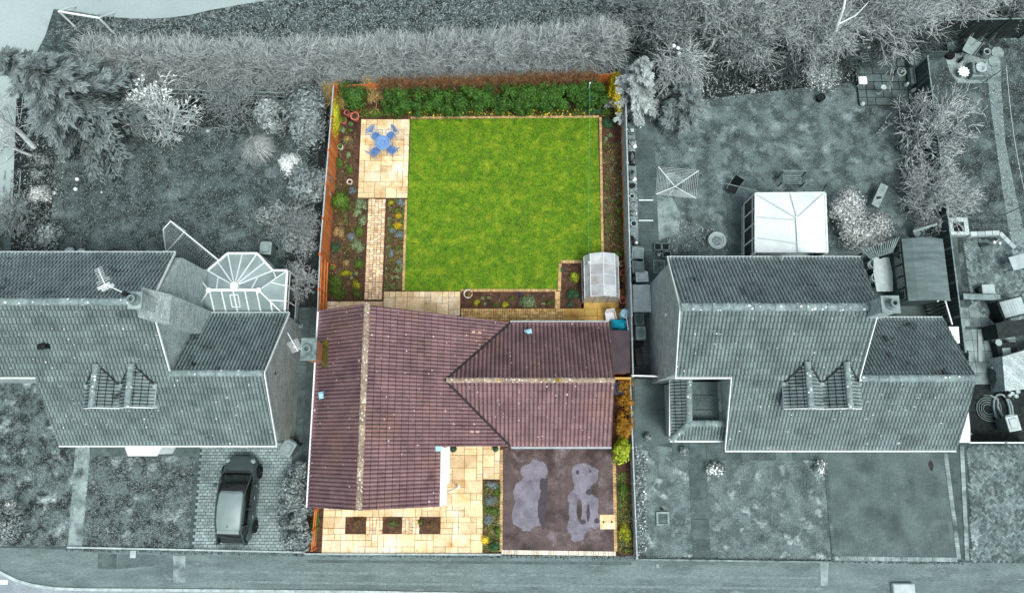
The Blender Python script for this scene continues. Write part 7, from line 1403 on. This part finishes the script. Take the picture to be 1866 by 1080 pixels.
t = simple('washing_line', 'white rope line strung down the far right lawn', 'washing line', 1834, 119, 1.9); a, b_ = at(1834, 122, 1.9) - t.location, at(1872, 372, 1.9) - t.location; tubeobj('line', [a.lerp(b_, k / 10) - Vector((0, 0, .2 * math.sin(math.pi * k / 10))) for k in range(11)], .01, 'rope_white', t, 5); tubeobj('line_post', [(0, 0, 0), (a.x, a.y, 1.92)], .03, 'weathered', t); tubeobj('line_post', [(b_.x, b_.y, 0), (b_.x, b_.y, 1.92)], .03, 'weathered', t)
t = simple('brick_planter', 'square brick planter with a dark opening at the yard corner', 'planter', 1748, 412, .4)
for c_, s_ in (((0, .36, .2), (.98, .22, .4)), ((.38, -.02, .2), (.22, .54, .4)), ((0, -.38, .2), (.98, .18, .4)), ((-.4, -.02, .2), (.18, .54, .4))): g = G(); g.box(c_, s_); g.build('brick_side', m_['brick_grey'], t)
g = G(); g.box((0, 0, .05), (.6, .54, .1)); g.build('soil', m_['black_plastic'], t)
pts = [at(1768, 426, .35), at(1822, 424, .35), at(1850, 452, .35)]; t = thing('low_block_wall', 'low wall of pale blocks bending round the yard', 'wall', (pts[0].x, pts[0].y, 0))
for a, b_ in zip(pts, pts[1:]):
    d = b_ - a; n_ = max(2, round(d.length / .42))
    for k in range(n_): c = a + d * (k + .5) / n_ - t.location; g = G(); g.box((c.x, c.y, .18), (d.length / n_ - .02, .24, .36), math.atan2(d.y, d.x), rng.random()); g.build('wall_block', m_['render_pale'], t, bevel=.01)
g = G(); g.prism([(-.35, .3, 0), (.1, .4, 0), (.4, .1, 0), (.3, -.3, 0), (-.15, -.35, 0), (-.3, -.05, 0)], (0, 0, .04)); o = g.build('slate_slab', m_['slab_mid']); o.location = at(1795, 450, .0) + Vector((0, 0, .035)); tag(o, 'broken dark slate slab on the herringbone yard', 'slab')
g = G(); g.prism([(-.3, .1, 0), (.2, .1, 0), (.3, -.02, 0), (-.2, -.15, 0)], (0, 0, .04)); o = g.build('slate_slab', m_['dark_trim']); o.location = at(1792, 446, .05) + Vector((0, 0, .04)); tag(o, 'thin slate piece lying on the broken slab', 'slab')
for lb, px, py, rz in (('trowel with a pale blade, left of two by the block wall', 1812, 442, .6), ('trowel with a pale blade, right of two by the block wall', 1822, 443, 1.1)):
    g = G(); g.tube([(0, 0, .05), (.35 * math.cos(rz), .35 * math.sin(rz), .1)], .015, 5); g.prism([(-.1, 0, .04), (0, .1, .04), (.08, 0, .04), (0, -.1, .04)], (0, 0, .01)); o = g.build('trowel', m_['white_plastic']); o.location = at(px, py); tag(o, lb, 'trowel')
t = simple('potting_table', 'pale cloth covered table at the right edge of the yard', 'table', 1857, 477, .7, R(14)); g = G(); g.box((0, 0, .72), (.95, .72, .05)); g.build('table_top', m_['render_pale'], t, bevel=.01)
for x in (-1, 1):
    for y in (-1, 1): g = G(); g.box((x * .42, y * .3, .35), (.06, .06, .69)); g.build('leg', m_['weathered'], t)
t = simple('work_bench', 'long narrow workbench across the yard paving', 'bench', 1789, 541, .6, R(-2)); g = G(); g.box((0, 0, .6), (1.9, .3, .05)); g.build('bench_top', m_['weathered'], t)
for x in (-.8, .0, .8): g = G(); g.box((x, 0, .29), (.06, .26, .57)); g.build('leg', m_['weathered'], t)
g = G(); g.box((0, 0, .17), (.66, .5, .34)); o = g.build('cardboard_box', m_['render_pale'], bevel=.015); o.location = at(1800, 527, .3); o.location.z = .03; tag(o, 'pale square box standing behind the workbench', 'box')
figure('bucket', 'dark bucket left of the pale square box', 'bucket', 1780, 529, [('body', [(.14, 0), (.18, .32), (.16, .32), (.13, .1), (.001, .08)], (0, 0, .03), 'black_plastic', 16)])
t = simple('old_tyre', 'black car tyre lying by the corrugated cold frame', 'tyre', 1816, 577, .15); g = G(); g.lathe([(.15, .04), (.24, .02), (.31, .08), (.31, .15), (.24, .22), (.15, .2)], n=24); g.build('tyre_ring', m_['tyre'], t)
t = simple('cold_frame', 'cold frame with a slanted pale corrugated lid', 'cold frame', 1846, 560, .8, R(14)); g = G()
for k in range(16): g.box((-.55 + k * .0733, 0, .8 + .01 * (k % 2)), (.07, .85, .02), 0, k / 16)
g.build('corrugated_lid', m_['render_pale'], t); g = G()
for c_, s_ in (((0, .46, .45), (1.3, .06, .8)), ((0, -.46, .38), (1.3, .06, .66)), ((-.64, 0, .4), (.06, .86, .72)), ((.64, 0, .4), (.06, .86, .72))): g.box(c_, s_)
g.build('frame', m_['dark_wood'], t)
t = simple('low_shed', 'low dark roofed shed under the cold frame', 'shed', 1850, 598, 1.2, R(8)); g = G(); g.box((0, 0, 1.2), (1.9, .8, .05), rx=.12); g.build('roof', m_['dark_wood'], t); g = G(); g.box((0, 0, .56), (1.8, .7, 1.12)); g.build('wall', m_['dark_trim'], t)
p = [at(1825, 650, 1.0), at(1960, 610, 1.0), at(1960, 700, 1.0), at(1830, 712, 1.0)]; t = thing('outbuilding', 'pale shingle roofed outbuilding at the right edge', 'outbuilding', (p[0].x, p[3].y, 0)); g = G(); g.prism([tuple(v) for v in p], (0, 0, .06)); g.build('roof', m_['brick_grey'], t, world=True); g = G(); g.prism([(v.x, v.y, 0) for v in p], (0, 0, .98)); g.build('wall', m_['brick_grey'], t, world=True)
t = simple('tool_chest', 'open dark chest with a pale box and a round lid', 'chest', 1836, 638, .5, R(4)); g = G(); g.box((0, 0, .25), (1.0, .8, .5)); g.build('body', m_['dark_wood'], t, bevel=.01); g = G(); g.box((-.12, -.08, .55), (.42, .4, .1)); g.build('pale_tray', m_['mid_plastic'], t); g = G(); g.lathe([(.17, .5), (.17, .53), (.001, .55)], (-.38, .42, 0), 16); g.build('round_lid', m_['render_pale'], t)
for lb, px, py, rz, L_, w_, mt in (('wide pale plank lying along the yard slabs', 1784, 628, R(84), 1.75, .2, 'render_pale'), ('narrow dark plank beside the open chest', 1806, 632, R(95), 2.0, .12, 'grey_wood'), ('second dark plank against the outbuilding', 1812, 612, R(98), 1.7, .12, 'weathered'), ('dark beam across the top of the yard slabs', 1783, 598, R(-2), 1.35, .12, 'grey_wood')):
    g = G(); g.box((0, 0, .06), (L_, w_, .05), 0, rng.random()); o = g.build('plank', m_[mt]); o.location = at(px, py); o.rotation_euler = (0, 0, rz); tag(o, lb, 'plank')
def heap(name, label, cat, px, py, rx, ry_, h, mat, seed, sub=None, seg=18):
    t = simple(name, label, cat, px, py, .3); rg = random.Random(seed); bm = bmesh.new(); bmesh.ops.create_uvsphere(bm, u_segments=seg, v_segments=10, radius=1)
    for v in bm.verts:
        f = 1 + .16 * math.sin(5 * v.co.x + 3 * v.co.y + seed) + .12 * math.sin(9 * v.co.y - 4 * v.co.z) + rg.uniform(-.05, .05); v.co = Vector((v.co.x * rx * f, v.co.y * ry_ * f, max(.02, h * .45 + v.co.z * h * .5 * f)))
    me = bpy.data.meshes.new('cover'); bm.to_mesh(me); bm.free(); me.materials.append(m_[mat]); link_mesh(me, 'cover', t); return t
heap('tarpaulin', 'crumpled tarpaulin heap with a white rim', 'tarpaulin', 1818, 690, .4, .62, .55, 'slab_mid', 3)
heap('white_sack', 'white sack behind the crumpled tarpaulin', 'sack', 1824, 673, .42, .3, .5, 'white_plastic', 5)
t = simple('paint_pots', 'crate crammed with pale pots beside the hose', 'crate', 1845, 715, .3); g = G(); g.box((0, 0, .12), (.65, .6, .24)); g.build('crate_box', m_['dark_wood'], t)
for x, y, r in ((-.2, .15, .1), (.05, .2, .09), (.22, .05, .11), (-.08, -.05, .1), (-.22, -.15, .08), (.1, -.18, .1)): g = G(); g.lathe([(r * .8, .24), (r, .42), (r * .8, .42), (.001, .38)], (x, y, 0), 12); g.build('pot', m_['grey_pot'], t)
t = simple('hose_coil', 'big coil of ribbed hose on the yard floor', 'hose', 1802, 744, .1); g = G(); g.tube([((.2 + .018 * k * .35) * math.cos(k * .35), (.2 + .018 * k * .35) * math.sin(k * .35), .05 + .004 * (k % 7)) for k in range(78)], .028, 6); g.build('hose_pipe', m_['grey_plastic'], t)
t = simple('thick_hose', 'thick pale hose looped over the coiled hose', 'hose', 1824, 745, .2); g = G(); g.tube([(.35 * math.sin(k * .35) * (1 + .02 * k) + .1, .75 * math.cos(k * .35), .16 + .02 * math.sin(k)) for k in range(26)], .05, 8); g.tube([(-.4, .7, .1), (-.1, .5, .2), (-.15, .1, .2), (-.02, -.25, .2), (.12, -.45, .1)], .05, 8); g.build('hose_pipe', m_['mid_plastic'], t)
scatter('verge_moss', [(120, 997), (556, 1007), (1155, 1012), (1755, 1022), (1755, 1028), (1155, 1018), (556, 1013), (120, 1003)], 2600, 'moss_leaf', .07, .03, .6)
# front right bits
t = simple('drain_frame', 'square framed drain set in the front lawn', 'drain', 1207, 944); g = G()
for c_, s_ in (((0, .28, .06), (.62, .09, .12)), ((0, -.28, .06), (.62, .09, .12)), ((-.27, 0, .06), (.09, .46, .12)), ((.27, 0, .06), (.09, .46, .12))): g.box(c_, s_)
g.build('frame', m_['concrete'], t); g = G(); g.box((0, 0, .04), (.44, .44, .05)); g.build('cover', m_['slab_mid'], t); g = G(); g.lathe([(.07, 0), (.08, .14), (.001, .15)], (0, .42, 0), 10); g.build('cap', m_['black_plastic'], t)
t = simple('utility_cabinet', 'pale flat utility box on the pavement edge at the bottom right', 'utility box', 1648, 1073, .25); g = G(); g.box((0, 0, .12), (1.05, .5, .24)); g.build('body', m_['render_pale'], t, bevel=.02); g = G(); g.box((0, 0, .245), (.95, .42, .015)); g.build('lid', m_['pale_plastic'], t)
for lb, px, py, w_, d_, mt in (('pale square utility cover in the pavement on the left', 243, 1009, .36, .42, 'render_pale'), ('small square stopcock cover in the pavement on the right', 1198, 1030, .2, .2, 'concrete')):
    t = simple('utility_cover', lb, 'utility cover', px, py); g = G(); g.box((0, 0, .018), (w_, d_, .02)); g.build('frame', m_['slab_mid'], t); g = G(); g.box((0, 0, .022), (w_ * .8, d_ * .8, .02)); g.build('lid', m_[mt], t)
aer = thing('tv_aerial', 'white aerial fixed beside the grey chimney cap of the brown roof', 'aerial', (at(540, 640, 5.5).x, at(540, 640, 5.5).y, 0)); c = at(548, 636, 6.3)
g = G(); tp = at(534, 632, 6.6); g.tube([tuple(c), tuple(tp)], .02, 5); e0, e1 = at(524, 606, 6.8), at(543, 640, 6.5); g.tube([tuple(e0), tuple(e1)], .016, 5); dd = (e1 - e0); s_ = Vector((-dd.y, dd.x, 0)).normalized()
for k in range(8): q = e0 + dd * (.45 + .07 * k); g.tube([tuple(q - s_ * .24), tuple(q + s_ * .24)], .009, 4)
g.build('aerial_rods', m_['white_plastic'], aer, world=True)
a, b = at(527, 580, 2.5), at(549, 594, 1.0); g = G(); g.tube([(0, 0, 0), tuple(b - a)], .035, 7); g.box(tuple(b - a), (.2, .16, .14)); o = g.build('downpipe', m_['weathered']); o.location = a; tag(o, 'grey pipe with a dark hopper at the left house corner', 'pipe')
